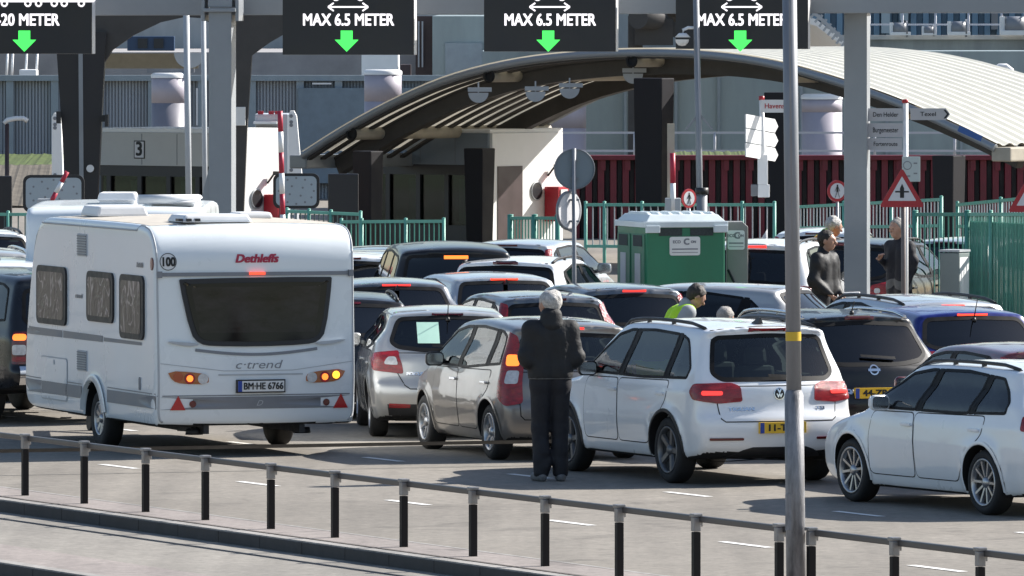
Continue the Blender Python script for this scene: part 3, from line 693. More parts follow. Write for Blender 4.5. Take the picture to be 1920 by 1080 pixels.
SP['pickup'] = mk(5.25, 1.86, 1.80, 1.13, .19,
    [(.25, .42), (.03, .46), (-.02, .60), (0, .68), (.05, .72), (.05, 1.10), (.10, 1.16), (.36, 1.66), (.34, 1.74), (.6, 1.785), (2.0, 1.80), (3.0, 1.78), (3.3, 1.72), (4.0, 1.20), (4.15, 1.15), (4.8, 1.06), (5.05, .95), (5.2, .78), (5.25, .6), (5.22, .46), (5.05, .38), (4.6, .35), (1.0, .36)],
    [(.46, 1.22), (.60, 1.60), (.8, 1.66), (2.0, 1.70), (2.9, 1.68), (3.2, 1.62), (3.86, 1.20), (3.7, 1.14), (2.0, 1.14)], [(1.78, 1.78), (2.85, 2.75)], [1.15, 4.20], .38,
    [(-.66, 1.17), (-.72, 1.24), (-.66, 1.60), (0, 1.63)], [(-.68, 1.22), (-.58, 1.66), (0, 1.69)],
    [[(2.82, .50), (3.76, .50), (3.78, .9), (3.72, 1.11), (2.86, 1.12), (2.82, .8)], [(1.82, .50), (2.78, .50), (2.78, .8), (2.82, 1.12), (1.84, 1.12), (1.82, .8)]],
    [dict(n='tail_lamp', m='lampdark', al=45, pts3=[(-.76, .06, .72), (-.88, .18, .72), (-.88, .18, 1.10), (-.76, .06, 1.10)]),
     dict(n='lit_lamp', m='litorange', al=45, off=.017, pts3=[(-.78, .07, 1.0), (-.88, .17, 1.0), (-.88, .17, 1.07), (-.78, .07, 1.07)]),
     dict(n='clear_lamp', m='lampclear', al=45, off=.017, pts3=[(-.78, .07, .83), (-.88, .17, .83), (-.88, .17, .95), (-.78, .07, .95)]),
     dict(n='rear_reflector', m='lampred', al=45, off=.017, pts3=[(-.78, .07, .75), (-.88, .17, .75), (-.88, .17, .81), (-.78, .07, .81)])],
    brake=(.16, 1.64, .015), rr=.235, plate_z=.62, wiper=None, gate=[(-.68, .74), (.68, .74), (.68, 1.10), (-.68, 1.10)], aer_u=1.2,
    panels=[dict(n='step_bumper', m='chrome', pts=[(-.80, .50), (.80, .50), (.80, .68), (-.80, .68)], off=.03, skirt=.06)], clad=.42)
def scaled(key, **k): return dict(SP[key], **k)
PT = dict(white=paint('white', (.78, .80, .82)), silver=paint('silver', (.46, .46, .45), .55, .36), taupe=paint('taupe', (.21, .195, .18), .55, .36), black=paint('black', (.008, .008, .010), coat=.45, spec=.25),
          blue=paint('blue', (.010, .018, .15), spec=.3, coat=.6), grey=paint('grey', (.13, .14, .155), .5), dark=paint('dark', (.015, .016, .02), .3, coat=.5, spec=.3), red=paint('dark_red', (.10, .015, .018)), light=paint('light_silver', (.52, .54, .55), .5), green=paint('dark_green', (.03, .05, .04), .3))
def at_wheel(sp, px, py, th):
    """car origin so that the outer face of the left rear tyre meets the ground at photo pixel (px, py)"""
    g = G(px, py); r = Matrix.Rotation(R(th), 3, 'Z'); off = r @ Vector((-sp['W'] / 2 + .02, sp['arch'][0] - sp['L'] / 2, 0)); return g - off
def at_roof(sp, px, py, th, h=None):
    """car origin so that the middle of the rear roof edge shows at photo pixel (px, py)"""
    h = h or sp['H'] - .04; d = F * (CH - h) / py; g = Vector(((px - 960) * d / F, d, 0)); r = Matrix.Rotation(R(th), 3, 'Z')
    return g - r @ Vector((0, .55 - sp['L'] / 2, 0))
def car(key, where, px, py, th, pm, label, **o):
    sp = SP[key]; loc = (at_wheel if where == 'w' else at_roof)(sp, px, py, th)
    return build_car(key, sp, PT[pm], label, loc, R(th), group='cars queuing for the ferry', **o)
near = .03
car('estate', 'w', 1842, 966, 27, 'white', 'white estate car with its left side in full view, nearest of the queue', h=near, wheel='ten', rim=M['rim'], mirror=PT['white'])
tig, tig_sh = car('suv', 'w', 1250, 906, 23, 'white', 'white off-road car with roof rails beside the silver-haired man in black', h=near, wheel='five', rim=M['rimdark'], plate='11-TT-X', aerial='fin', mirror=M['black'], dark_arch=True, rglass=glass('rear_glass_pale', (.42, .50, .48)))
mpv, mpv_sh = car('mpv', 'w', 916, 862, 17, 'taupe', 'grey-brown tall hatchback with long upright red tail lamps', h=near, wheel='seven', mirror=M['black'], brake_mat='litred', glass=M['glassl'], handle=M['chrome'])
foc, foc_sh = car('hatch', 'w', 692, 818, 4, 'silver', 'silver hatchback with a pale green paper in its rear window', h=near, wheel='five', plate='G-731-KB', aerial=1.0, brake_mat='lampdark')
qq, qq_sh = car('crossover', 'r', 1610, 592, 20, 'black', 'glossy black crossover with roof rails and a yellow plate starting 44', h=near, plate='44-ZB-K', aerial=.7, rglass=M['glassd'], glass=M['glassd'], railmat=M['chrome'], wheel='five')
car('hatch', 'r', 1830, 586, 16, 'blue', 'deep blue hatchback with a long roof aerial and dark rear window', aerial=1.3, rglass=M['glassd'], glass=M['glassd'])
car('compact', 'r', 1985, 655, 20, 'red', 'dark red car of which only a roof corner shows at the edge')
car('wagon', 'r', 1800, 565, 22, 'light', 'light silver car whose roof shows behind the blue hatchback', aerial='fin')
car('hatch', 'r', 1512, 538, 68, 'silver', 'silver hatchback seen side-on with dark privacy glass in front of the green toilet cabin', glass=M['glassd'], wheel='five', mirror=M['black'], brake_mat='lampdark')
car('compact', 'r', 1035, 556, 14, 'grey', 'dark grey compact car with slim upright tail lamps behind the silver-haired man', brake_mat='lampdark', glass=M['glassl'])
car('compact', 'r', 1185, 540, 16, 'grey', 'grey hatchback with a lit brake strip and black roof bars by the round sign', brake_mat='litred', rails=1)
car('hatch', 'r', 950, 520, 14, 'light', 'pale silver hatchback in front of the black people carrier', brake_mat='litbrake', aerial='fin')
car('van', 'r', 852, 463, 5, 'black', 'black people carrier with a wide dark rear window and orange brake lamp', rglass=M['glassd'], glass=M['glassl'])
car('hatch', 'r', 745, 531, 6, 'grey', 'dark grey hatchback with a wiper on its rear window beside the caravan', aerial='fin', brake_mat='litred')
car('wagon', 'r', 655, 560, 5, 'dark', 'low black car just right of the caravan corner', brake_mat='lampdark')
# ------------------------------------------------------------------ caravan and motorhome
PT['shell'] = mat('caravan_shell', (.74, .78, .80), .30, coat=.5, var=.03, scale=1.2)
PT['roofcloth'] = mat('caravan_roof', (.46, .42, .36), .7, var=.14, scale=5)
M['stripe'] = mat('stripe_grey', (.20, .21, .23), .45, var=.08)
M['palegrey'] = mat('pale_grey', (.42, .44, .46), .5, var=.06)
M['acrylic'] = mat('window_acrylic', (.010, .009, .009), .08, spec=.3)
M['trimalu'] = mat('trim_aluminium', (.6, .6, .62), .3, metal=.8)
M['whiteplastic'] = mat('white_plastic', (.72, .72, .72), .4, var=.05)
M['redlogo'] = mat('red_lettering', (.40, .02, .06), .45)
M['tri'] = mat('red_reflector', (.45, .015, .02), .25, coat=.4)
# drawn-curtain look behind the caravan's smoked windows: crinkled silver screens
def curtain_mat():
    m = mat('thermal_screen', (.05, .042, .042), .34, metal=.2); nt = m.node_tree; b = nt.nodes['Principled BSDF']
    tc0 = nt.nodes.new('ShaderNodeTexCoord'); mp0 = nt.nodes.new('ShaderNodeMapping'); mp0.inputs['Scale'].default_value = (1, 1.5, .8); nt.links.new(tc0.outputs['Object'], mp0.inputs['Vector'])
    n0 = nt.nodes.new('ShaderNodeTexNoise'); n0.inputs['Scale'].default_value = 2.3; n0.inputs['Detail'].default_value = 2; n0.inputs['Distortion'].default_value = 1.2; nt.links.new(mp0.outputs[0], n0.inputs['Vector'])
    sb = nt.nodes.new('ShaderNodeMath'); sb.operation = 'SUBTRACT'; sb.inputs[1].default_value = .5; nt.links.new(n0.outputs[0], sb.inputs[0]); ab = nt.nodes.new('ShaderNodeMath'); ab.operation = 'ABSOLUTE'; nt.links.new(sb.outputs[0], ab.inputs[0])
    rp = nt.nodes.new('ShaderNodeValToRGB'); rp.color_ramp.elements[0].position = .0; rp.color_ramp.elements[0].color = (.38, .33, .33, 1); rp.color_ramp.elements[1].position = .028; rp.color_ramp.elements[1].color = (.055, .046, .046, 1); nt.links.new(ab.outputs[0], rp.inputs[0]); nt.links.new(rp.outputs[0], b.inputs['Base Color'])
    tc = nt.nodes.new('ShaderNodeTexCoord'); n = nt.nodes.new('ShaderNodeTexNoise'); n.inputs['Scale'].default_value = 3.2; n.inputs['Detail'].default_value = 3; n.inputs['Distortion'].default_value = 1.6
    bp = nt.nodes.new('ShaderNodeBump'); bp.inputs['Strength'].default_value = .5; bp.inputs['Distance'].default_value = .03
    nt.links.new(tc.outputs['Object'], n.inputs['Vector']); nt.links.new(n.outputs[0], bp.inputs['Height']); nt.links.new(bp.outputs[0], b.inputs['Normal'])
    return m
M['screen'] = curtain_mat()
CARA = dict(L=5.35, W=2.30, H=2.57, zb=1.3, tumble=.03, smooth=3, k=.05, kr=.035, kf=.05, kc=.02,
    sil=[(.10, .34), (.02, .36), (-.01, .60), (-.03, .95), (.0, 1.5), (.02, 2.0), (.03, 2.28), (.16, 2.48), (.40, 2.55), (1.2, 2.565), (4.0, 2.565), (4.45, 2.55), (4.72, 2.42), (5.0, 1.95), (5.25, 1.3), (5.34, .8), (5.28, .42), (5.1, .36), (4.6, .34), (.6, .34)],
    wprof=[(-.3, .985), (0, .99), (.15, 1), (4.8, 1), (5.3, .97), (5.6, .95)], ins=[(0, .03), (.36, .015), (.5, 0), (2.4, .0), (2.6, .01)],
    arch=[2.36], rw=.33, ra=.42, openings=False, wins=[], rwin=[], fwin=[], doors=[], zlow=.36)
def build_caravan():
    sp = CARA; th = 19.2; d = 99.3; rear = Vector(((482 - 960) * d / F, d, 0)); loc = rear - Matrix.Rotation(R(th), 3, 'Z') @ Vector((0, -sp['L'] / 2, 0))
    sh, om, im = body_meshes('caravan', sp, .03); L = sp['L']
    t = thing('caravan', 'white touring caravan with red lettering, a wide dark rear window and a round 100 sticker', 'caravan', loc, R(th))
    b = link('body', om, t); b.material_slots[0].link = 'OBJECT'; b.material_slots[0].material = PT['shell']
    # roof covering
    sh.patch('roof_sheet', [(-1.08, .5), (1.08, .5), (1.08, 4.5), (-1.08, 4.5)], 'T', .004, PT['roofcloth'], t, skirt=.004, rings=(1, .95, .8, .5, .2), step=.12)
    # corner trims along the side edges, following the silhouette
    sil = chaikin(sp['sil'], 3); n = len(sil)
    for sx in (-1, 1):
        pts = [Vector((sx * (1.142 - .0), u - L / 2, z)) for u, z in sil if z > .40]
        q = [];
        for p in pts:
            c, g = sh.at(p.y + L / 2 + (.05 if p.y < -L / 2 + .5 else -.05 if p.y > L / 2 - 1.2 else 0), min(p.z, 2.47 if abs(p.y) < 2.0 else p.z - .03), 'L' if sx < 0 else 'R', .0)
            q.append(Vector((c.x, c.y, c.z)))
        tb = MB(); tb.tube(q, .012, 6); tb.build('edge_trim', M['palegrey'], t)
    # rear window: dark acrylic in a black frame
    rw = [(-.885, 1.93), (-.86, 1.955), (.845, 1.965), (.875, 1.94), (.79, 1.36), (.70, 1.25), (.55, 1.22), (0, 1.205), (-.52, 1.215), (-.66, 1.24), (-.76, 1.35)]
    rwc = chaikin(rw, 1)
    w = sh.patch('rear_window', rwc, 'B', .022, M['black'], t, skirt=.05)
    sh.patch('pane', inset(resample(rwc, .04), .055), 'B', .030, M['acrylic'], w, skirt=.012)
    sh.patch('blind', inset(resample([(-.75, 1.86), (.74, 1.86), (.66, 1.36), (-.66, 1.36)], .04), .0), 'B', .031, M['acrylic2'], w, skirt=.0)
    sh.ribbon('swage_line', [(-.71 + 1.40 * i / 24, 1.175 - .055 * math.sin(math.pi * i / 24)) for i in range(25)], .032, 'B', .008, M['stripe'], t)
    g = MB(); sh.ribbon('', lineto((-1.12, 2.0), (1.11, 2.0), 30), .042, 'B', .022, None, None, mb=g)
    for x in (-1.10, 1.09): p, q = sh.at(x, 2.0, 'B', .02); g.obox(p, AX, AY, AZ, .05, .05, .07)
    g.build('awning_rail', M['stripe'], t)
    sh.patch('brake_light', [(-.09, 1.99), (.09, 1.99), (.09, 2.02), (-.09, 2.02)], 'B', .035, M['litbrake'], t, skirt=.03)
    # lettering
    def letters(nm, s, size, x, z, m, wid, shear=.25, bold=.006, off=.006, view='B', u=None):
        vs, fs = text_geo(s, size, bold, 'CENTER', shear); ww = max(v.x for v in vs) - min(v.x for v in vs); k = wid / ww
        st = np.array([(x + v.x * k, z + v.y) if view == 'B' else (u - v.x * k, z + v.y) for v in vs]); p, gg, dd = sh.project(st, view, np.array([off + v.z for v in vs]))
        mb = MB(); mb.add(p, fs); return mb.build(nm, m, t, fix=False)
    letters('lettering', 'Dethleffs', .125, .0, 2.165, M['redlogo'], .50)
    letters('lettering', 'c\u00b7trend', .13, .0, 1.005, M['palegrey2'], .54, bold=.0)
    letters('lettering', 'Dethleffs', .07, 0, 2.09, M['palegrey2'], .24, view='L', u=.62)
    letters('lettering', 'c\u00b7trend', .07, 0, 1.68, M['palegrey2'], .28, view='L', u=2.98)
    s100 = sh.patch('speed_sticker', circ(.095, 24, -1.0, 2.14), 'B', .004, M['whiteplastic'], t, skirt=.0)
    sh.patch('sticker_rim', circ(.095, 24, -1.0, 2.14), 'B', .006, M['ink'], s100, skirt=0, hole=.008)
    letters('lettering', '100', .135, -1.0, 2.135, M['ink'], .145, shear=0, bold=.006, off=.009).parent = s100
    # stripes
    st = sh.patch('rear_stripe', [(-1.14, .525), (1.14, .525), (1.14, .66), (-1.14, .66)], 'B', .004, M['stripe'], t, skirt=0, rings=(1, .6, .2), step=.05)
    for z in (.675,): sh.ribbon('stripe_edge', lineto((-1.13, z), (1.13, z), 30), .012, 'B', .004, M['stripe'], t)
    for a, c in ((.06, 1.86), (2.86, 5.22)):
        sh.patch('side_stripe', [(a, .535), (c, .535), (c, .675), (a, .675)], 'L', .008, M['stripe'], t, skirt=0, rings=(1, .7, .3), step=.08)
        sh.ribbon('stripe_edge', lineto((a, .695), (c, .70), 10), .012, 'L', .004, M['stripe'], t)
    for a, c, z0, z1 in ((.55, 2.0, 1.21, 1.245), (2.04, 3.6, 1.195, 1.265), (3.64, 5.15, 1.19, 1.27)):
        sh.patch('waist_stripe', [(a, z0), (c, z0 - .005), (c, z1 + .005), (a, z1)], 'L', .004, M['stripe'], t, skirt=0, rings=(1, .6, .2), step=.08)
    # triangles, reflectors, emblem
    for x in (-.90, .97): sh.patch('warning_triangle', [(x - .085, .52), (x + .085, .52), (x, .675)], 'B', .012, M['tri'], t)
    for x in (-.735, .80): sh.patch('round_reflector', circ(.038, 16, x, .585), 'B', .012, M['lampdark'], t)
    letters('emblem', 'D', .085, .02, .585, M['palegrey'], .075, shear=.4, bold=.0, off=.008)
    # lamps
    for sx in (-1, 1):
        cl = sh.patch('tail_lamp', chaikin([(sx * .56, .80), (sx * .56, .89), (sx * .64, .925), (sx * 1.03, .955), (sx * .97, .84), (sx * .86, .805)][::1 if sx > 0 else -1], 1), 'B', .010, M['lampamber'], t, skirt=.02)
        sh.patch('clear_lamp', circ(.058, 18, sx * .625, .86), 'B', .016, M['lampclear'], cl); sh.patch('red_lamp', circ(.060, 18, sx * .775, .865), 'B', .016, M['lampred'], cl); sh.patch('glow', circ(.036, 16, sx * .775, .865), 'B', .024, M['litorange'], cl)
        sh.patch('amber_lamp', circ(.055, 18, sx * .905, .885), 'B', .016, M['lampamber2'], cl)
        if sx > 0: sh.patch('glow', circ(.042, 16, sx * .905, .885), 'B', .024, M['litamber'], cl)
        sh.patch('grab_handle', chaikin([(sx * .66, 1.225), (sx * .80, 1.215), (sx * 1.0, 1.255), (sx * 1.02, 1.275), (sx * .86, 1.26), (sx * .70, 1.25)][::1 if sx > 0 else -1], 1), 'B', .03, M['palegrey'], t)
    # moulded bumper line and hatch line
    sh.ribbon('moulding_line', lineto((-1.1, 1.03), (-.4, .945), 10) + lineto((-.38, .943), (.4, .943), 8) + lineto((.42, .945), (1.1, 1.03), 10), .008, 'B', .003, M['palegrey'], t)
    sh.ribbon('moulding_line', lineto((-.45, .90), (.52, .90), 10), .016, 'B', .006, M['palegrey'], t)
    p, q = sh.at(.03, .78, 'B', 0); pb = MB(); pb.box(-.25, .31, p.y - .03, p.y + .04, .70, .845); po = pb.build('number_plate', M['black'], t)
    pb = MB(); pb.box(-.235, .295, p.y - .036, p.y - .031, .715, .83); pb.build('plate_face', M['platew'], po); pb = MB(); pb.box(-.235, -.19, p.y - .040, p.y - .0365, .715, .83); pb.build('country_band', M['plateblue'], po)
    tb = MB(); text(tb, 'BM\u00b7HE 6766', .105, (.055, p.y - .041, .771), AX, AZ, bold=.003, wid=.455); tb.build('lettering', M['ink'], po, fix=False)
    # side windows with drawn thermal screens
    for a, c, z0, z1 in ((.44, 1.34, 1.27, 1.975), (1.60, 2.62, 1.415, 1.975), (3.45, 4.62, 1.325, 1.985)):
        fr = sh.patch('side_window', rrect(c - a, z1 - z0, .09, 4, (a + c) / 2, (z0 + z1) / 2), 'L', .025, M['black'], t, skirt=.04)
        sh.patch('pane', rrect(c - a - .15, z1 - z0 - .13, .05, 4, (a + c) / 2 + .01, (z0 + z1) / 2), 'L', .029, M['screen'], fr, skirt=.0)
    # vents, hatch, lock
    for z0, z1 in ((2.13, 2.38), (.845, 1.075)):
        v = sh.patch('vent', [(2.66, z0), (3.02, z0), (3.02, z1), (2.66, z1)], 'L', .010, M['palegrey'], t, skirt=.02); sb = MB()
        for i in range(8):
            z = z0 + .02 + (z1 - z0 - .03) * i / 7.5; p, q = sh.at(2.84, z, 'L', .014); sb.obox(p, AX, AY, AZ, .012, .34, .012)
        sb.build('louvres', M['stripe'], v)
    h = sh.patch('locker_door', rrect(1.02, .46, .04, 3, 3.96, .715), 'L', .008, PT['shell'], t, skirt=.02); sh.patch('seal', rrect(1.05, .49, .05, 3, 3.96, .715), 'L', .005, M['palegrey'], h, skirt=0, hole=.03)
    sh.patch('side_stripe', [(3.47, .54), (4.45, .54), (4.45, .67), (3.47, .67)], 'L', .011, M['stripe'], h, skirt=0); sh.patch('lock', circ(.03, 10, 3.95, .90), 'L', .012, M['palegrey'], h)
    sh.patch('lock', rrect(.05, .14, .02, 2, .62, .79), 'L', .012, M['stripe'], t); sh.patch('side_marker', circ(.045, 12, .16, 2.115, ry=.07), 'L', .012, M['lampdark'], t)
    # wheels, arches, chassis
    for sx in (-1, 1): add_wheel(t, sx * 1.0, 2.36 - L / 2, .33, .19, 'cover', M['rim'], spin=.5)
    an = np.linspace(.2, math.pi - .2, 24); stp = np.concatenate([np.stack([2.36 + r * np.cos(an), .33 + r * np.sin(an)], 1) for r in (.49, .425)])
    for v in ('L', 'R'):
        pp, gg, dd = sh.project(stp, v, np.concatenate([np.full(24, .02), np.full(24, .035)])); ab = MB(); ab.add(pp, [(i, i + 1, 25 + i, 24 + i) for i in range(23)], 0, True)
        p4 = pp[24:].copy(); p4[:, 0] += .25 if v == 'L' else -.25; ab.add(np.concatenate([pp[24:], p4]), [(i, i + 1, 25 + i, 24 + i) for i in range(23)], 0, True); ab.build('wheel_arch', PT['shell'], t)
    cb = MB(); cb.bar((-.55, -L / 2 + .1, .31), (-.55, L / 2, .31), .06, .12); cb.bar((.55, -L / 2 + .1, .31), (.55, L / 2, .31), .06, .12); cb.bar((-.95, 2.36 - L / 2, .32), (.95, 2.36 - L / 2, .32), .09, .09)
    cb.bar((-.55, L / 2 - .3, .32), (0, L / 2 + 1.2, .42), .07, .1); cb.bar((.55, L / 2 - .3, .32), (0, L / 2 + 1.2, .42), .07, .1)
    cb.box(-.95, .95, -L / 2 + .25, L / 2 - .3, .335, .36)
    cb.build('chassis', M['black'], t)
    for sx in (-.62, .62):
        lb = MB(); lb.bar((sx, -L / 2 + .35, .29), (sx * .94, -L / 2 + 1.0, .27), .05, .05); lb.cyl((sx, -L / 2 + .33, .30), (sx, -L / 2 + .33, .235), .09, .10, 12); lb.build('corner_steady', M['black'], t)
    cy = MB(); cy.cyl((0, L / 2 + 1.0, .02), (0, L / 2 + 1.0, .5), .03); cy.cyl((-.04, L / 2 + 1.0, .1), (.04, L / 2 + 1.0, .1), .1, .1, 16); cy.build('jockey_wheel', M['black'], t)
    # roof hatches
    for x, u, lx, ly, lz, nm in ((-.30, .78, .82, .62, .085, 'roof_hatch'), (-.55, 3.6, .62, .7, .12, 'roof_hatch'), (.62, 2.2, .42, .42, .07, 'roof_vent')):
        p, q = sh.at(x, u, 'T', 0); hb = MB(); hb.obox(p + AZ * lz / 2, AX, AY, AZ, lx, ly, lz, 0, .88); ho = hb.build(nm, M['whiteplastic'], t, bevel=.03)
        if u < 1:
            for k in range(3): sb = MB(); sb.obox(p + Vector((-lx / 2 - .03 + k * .1, -ly / 2 + .02, .03)), AX, AY, AZ, .05, .12, .03); sb.build('hinge', M['black'], ho)
    return t
M['acrylic2'] = mat('window_reflection_film', (.022, .018, .017), .10, spec=.3, var=.9, scale=2.2, stretch=(1, 1, 2.2))
M['palegrey2'] = mat('grey_lettering', (.22, .23, .25), .4)
M['lampamber'] = mat('lamp_amber_housing', (.40, .13, .04), .2, coat=.6); M['lampamber2'] = mat('lamp_amber', (.38, .07, .02), .2, coat=.6)
build_caravan()
def build_motorhome():
    d = 113.5; sp = dict(CARA, H=2.43, W=2.25, L=6.0, arch=[1.6], sil=[(.10, .34), (0, .38), (0, 1.5), (.0, 2.25), (.08, 2.38), (.3, 2.43), (5.2, 2.43), (5.7, 2.2), (6.0, 1.2), (5.98, .5), (5.8, .35)], wprof=[(-.3, 1), (6.5, 1)])
    sh, om, im = body_meshes('motorhome', sp, .06); th = 0; L = 6.0
    rear = P(216, 0, d); rear.z = 0; loc = rear - Matrix.Rotation(R(th), 3, 'Z') @ Vector((0, -L / 2, 0))
    t = thing('motorhome', 'white motorhome with roof boxes, mostly hidden in front of the touring caravan', 'motorhome', loc, R(th))
    b = link('body', om, t); b.material_slots[0].link = 'OBJECT'; b.material_slots[0].material = PT['shell']
    for x, u, lx, ly, lz, nm in ((-.02, 1.3, .50, .75, .10, 'air_conditioner'), (.70, 1.6, .62, 2.4, .05, 'roof_box')):
        p, q = sh.at(x, u, 'T', 0); hb = MB(); hb.obox(p + AZ * (lz / 2 + .04), AX, AY, AZ, lx, ly, lz, 0, .9); hb.obox(p + AZ * .02, AX, AY, AZ, lx * .9, ly * .9, .06); hb.build(nm, M['whiteplastic'], t, bevel=.025)
    p, q = sh.at(.62, .35, 'T', .09); hb = MB(); hb.cyl(p + Vector((-.35, 0, 0)), p + Vector((.40, .2, 0)), .06); hb.build('awning_roll', M['whiteplastic'], t)
    sh.patch('rear_window', rrect(1.3, .6, .08, 4, 0, 1.6), 'B', .02, M['acrylic'], t, skirt=.03)
    for u0, u1 in ((.5, 1.5), (2.2, 3.4)): sh.patch('side_window', rrect(u1 - u0, .6, .08, 4, (u0 + u1) / 2, 1.65), 'L', .02, M['acrylic'], t, skirt=.03)
    for sx in (-1, 1):
        sh.patch('tail_lamp', rrect(.12, .4, .03, 3, sx * .98, .9), 'B', .012, M['lampred'], t)
        for ua in (1.6, 4.9): add_wheel(t, sx * .98, ua - L / 2, .33, .19, 'cover', M['rim'])
build_motorhome()
# vehicles showing at the left edge beside and behind the caravan
car('pickup', 'w', -38, 792, 24, 'dark', 'dark grey pickup truck with a stacked tail lamp beside the caravan', mirror=M['black'], rglass=M['glassd'], glass=M['glass'], aerial='fin')
car('van', 'r', 5, 492, 12, 'white', 'white people carrier whose roof and aerial show above the grey pickup', aerial=.6, brake_mat='lampdark')
car('wagon', 'r', -20, 473, 12, 'silver', 'silver estate with roof rails, second roof above the pickup at the edge', brake_mat='lampdark', railmat=M['chrome'])
car('wagon', 'r', 20, 449, 12, 'light', 'pale estate car by the motorhome, uppermost of the roofs at the edge', brake_mat='lampdark')
car('crossover', 'r', -32, 436, 12, 'white', 'white car barely showing left of the pale estate roof', brake_mat='lampdark', rails=None)
car('compact', 'r', 655, 480, 8, 'white', 'small white car whose side window shows past the right edge of the caravan', brake_mat='lampdark')
car('hatch', 'r', 715, 478, 6, 'light', 'silver hatchback with a red brake strip left of the black people carrier', brake_mat='litred')
car('compact', 'r', 735, 468, 6, 'grey', 'grey compact car close behind the people carrier, only its roof in view', brake_mat='lampdark')
# the lane beyond, where the queue turns to the right
sp_disco = SP['suv']
car('suv', 'r', 1412, 457, -11, 'white', 'white off-road car with round lit tail lamps behind the lamp post', rglass=M['glassd'], glass=M['glassd'], mirror=M['black'], brake_mat='litred')
car('crossover', 'r', 1585, 455, -18, 'black', 'black crossover half hidden behind the grey gantry post', rglass=M['glassd'], wheel='five')
car('compact', 'r', 1530, 434, -10, 'white', 'white compact car between the lamp post and the gantry post, farther off', brake_mat='lampdark')
car('crossover', 'r', 948, 490, -13, 'white', 'white crossover turned to the right behind the round sign pole', glass=M['glassl'], rglass=M['glassd'], brake_mat='lampdark')
car('compact', 'r', 955, 456, -16, 'light', 'pale silver compact car standing before the green railing gate', brake_mat='lampdark')
car('hatch', 'r', 1765, 452, -24, 'silver', 'silver hatchback seen through the green railings at the right', brake_mat='lampdark')
# ------------------------------------------------------------------ lane frame: a = along the queue (away), b = to the right
HL = Vector((-.415, .91, 0)); HR = Vector((.91, .415, 0))
def LN(a, b, z=0): return HL * a + HR * b + AZ * z
def a_at(px, b): # where the line b crosses the photo column px
    t = (px - 960) / F; return b * (.91 - t * .415) / (t * .91 + .415)
def wp(mb, name, m, t, **k):
    o = mb.build(name, m, t, **k); o.location = -Vector(t.location); return o
def strip(name, b0, b1, z, m, a0=20, a1=420, label=None):
    b = MB(); b.add([LN(a0, b0, z), LN(a0, b1, z), LN(a1, b1, z), LN(a1, b0, z)], [(0, 1, 2, 3)]); return setp(b.build(name, m), kind='structure')
def asphalt(name, c0, c1, patch=.5):
    m = mat(name, c0, .9); nt = m.node_tree; b = nt.nodes['Principled BSDF']; tc = nt.nodes.new('ShaderNodeTexCoord')
    def noise(sc, det, rough=.6, dist=0):
        n = nt.nodes.new('ShaderNodeTexNoise'); n.inputs['Scale'].default_value = sc; n.inputs['Detail'].default_value = det; n.inputs['Roughness'].default_value = rough; n.inputs['Distortion'].default_value = dist
        nt.links.new(tc.outputs['Object'], n.inputs['Vector']); return n
    def ramp(src, a, bb, lo, hi):
        r = nt.nodes.new('ShaderNodeMapRange'); r.inputs[1].default_value = a; r.inputs[2].default_value = bb; r.inputs[3].default_value = lo; r.inputs[4].default_value = hi; nt.links.new(src, r.inputs[0]); return r.outputs[0]
    mpl = nt.nodes.new('ShaderNodeMapping'); mpl.inputs['Rotation'].default_value = (0, 0, R(-24.5)); mpl.inputs['Scale'].default_value = (1.4, .045, 1); nt.links.new(tc.outputs['Object'], mpl.inputs['Vector'])
    trk = nt.nodes.new('ShaderNodeTexNoise'); trk.inputs['Scale'].default_value = 1.3; trk.inputs['Detail'].default_value = 4; nt.links.new(mpl.outputs[0], trk.inputs['Vector'])
    spot = noise(.9, 3, .5, 1.5)
    big = noise(.22, 5, .65, .6); fine = noise(9, 6, .8); mid = noise(2.6, 5, .7)
    mx = nt.nodes.new('ShaderNodeMix'); mx.data_type = 'RGBA'; mx.inputs[6].default_value = (*c0, 1); mx.inputs[7].default_value = (*c1, 1)
    nt.links.new(ramp(big.outputs[0], .35, .65, 0, 1), mx.inputs[0])
    p = nt.nodes.new('ShaderNodeMath'); p.operation = 'MULTIPLY'; nt.links.new(ramp(fine.outputs[0], .25, .75, .62, 1.38), p.inputs[0]); nt.links.new(ramp(mid.outputs[0], .3, .7, .90, 1.08), p.inputs[1])
    v = nt.nodes.new('ShaderNodeVectorMath'); v.operation = 'SCALE'; nt.links.new(mx.outputs[2], v.inputs[0]); nt.links.new(p.outputs[0], v.inputs['Scale']); p2 = nt.nodes.new('ShaderNodeMath'); p2.operation = 'MULTIPLY'; nt.links.new(ramp(trk.outputs[0], .35, .65, .86, 1.07), p2.inputs[0]); nt.links.new(ramp(spot.outputs[0], .28, .40, .72, 1.0), p2.inputs[1])
    v2 = nt.nodes.new('ShaderNodeVectorMath'); v2.operation = 'SCALE'; nt.links.new(v.outputs[0], v2.inputs[0]); nt.links.new(p2.outputs[0], v2.inputs['Scale']); nt.links.new(v2.outputs[0], b.inputs['Base Color'])
    bp = nt.nodes.new('ShaderNodeBump'); bp.inputs['Strength'].default_value = .35; bp.inputs['Distance'].default_value = .01; nt.links.new(fine.outputs[0], bp.inputs['Height']); nt.links.new(bp.outputs[0], b.inputs['Normal'])
    return m
ROAD = asphalt('asphalt_light', (.178, .160, .136), (.226, .204, .174)); ROAD2 = asphalt('asphalt_near', (.21, .194, .17), (.245, .226, .198)); PAVE = asphalt('pink_paving', (.235, .205, .19), (.275, .24, .22)); KERB = asphalt('kerb_stone', (.25, .24, .225), (.33, .31, .29))
M['linewhite'] = mat('road_paint', (.72, .71, .68), .7, var=.18, scale=9); M['joint'] = mat('tar_joint', (.03, .028, .027), .9)
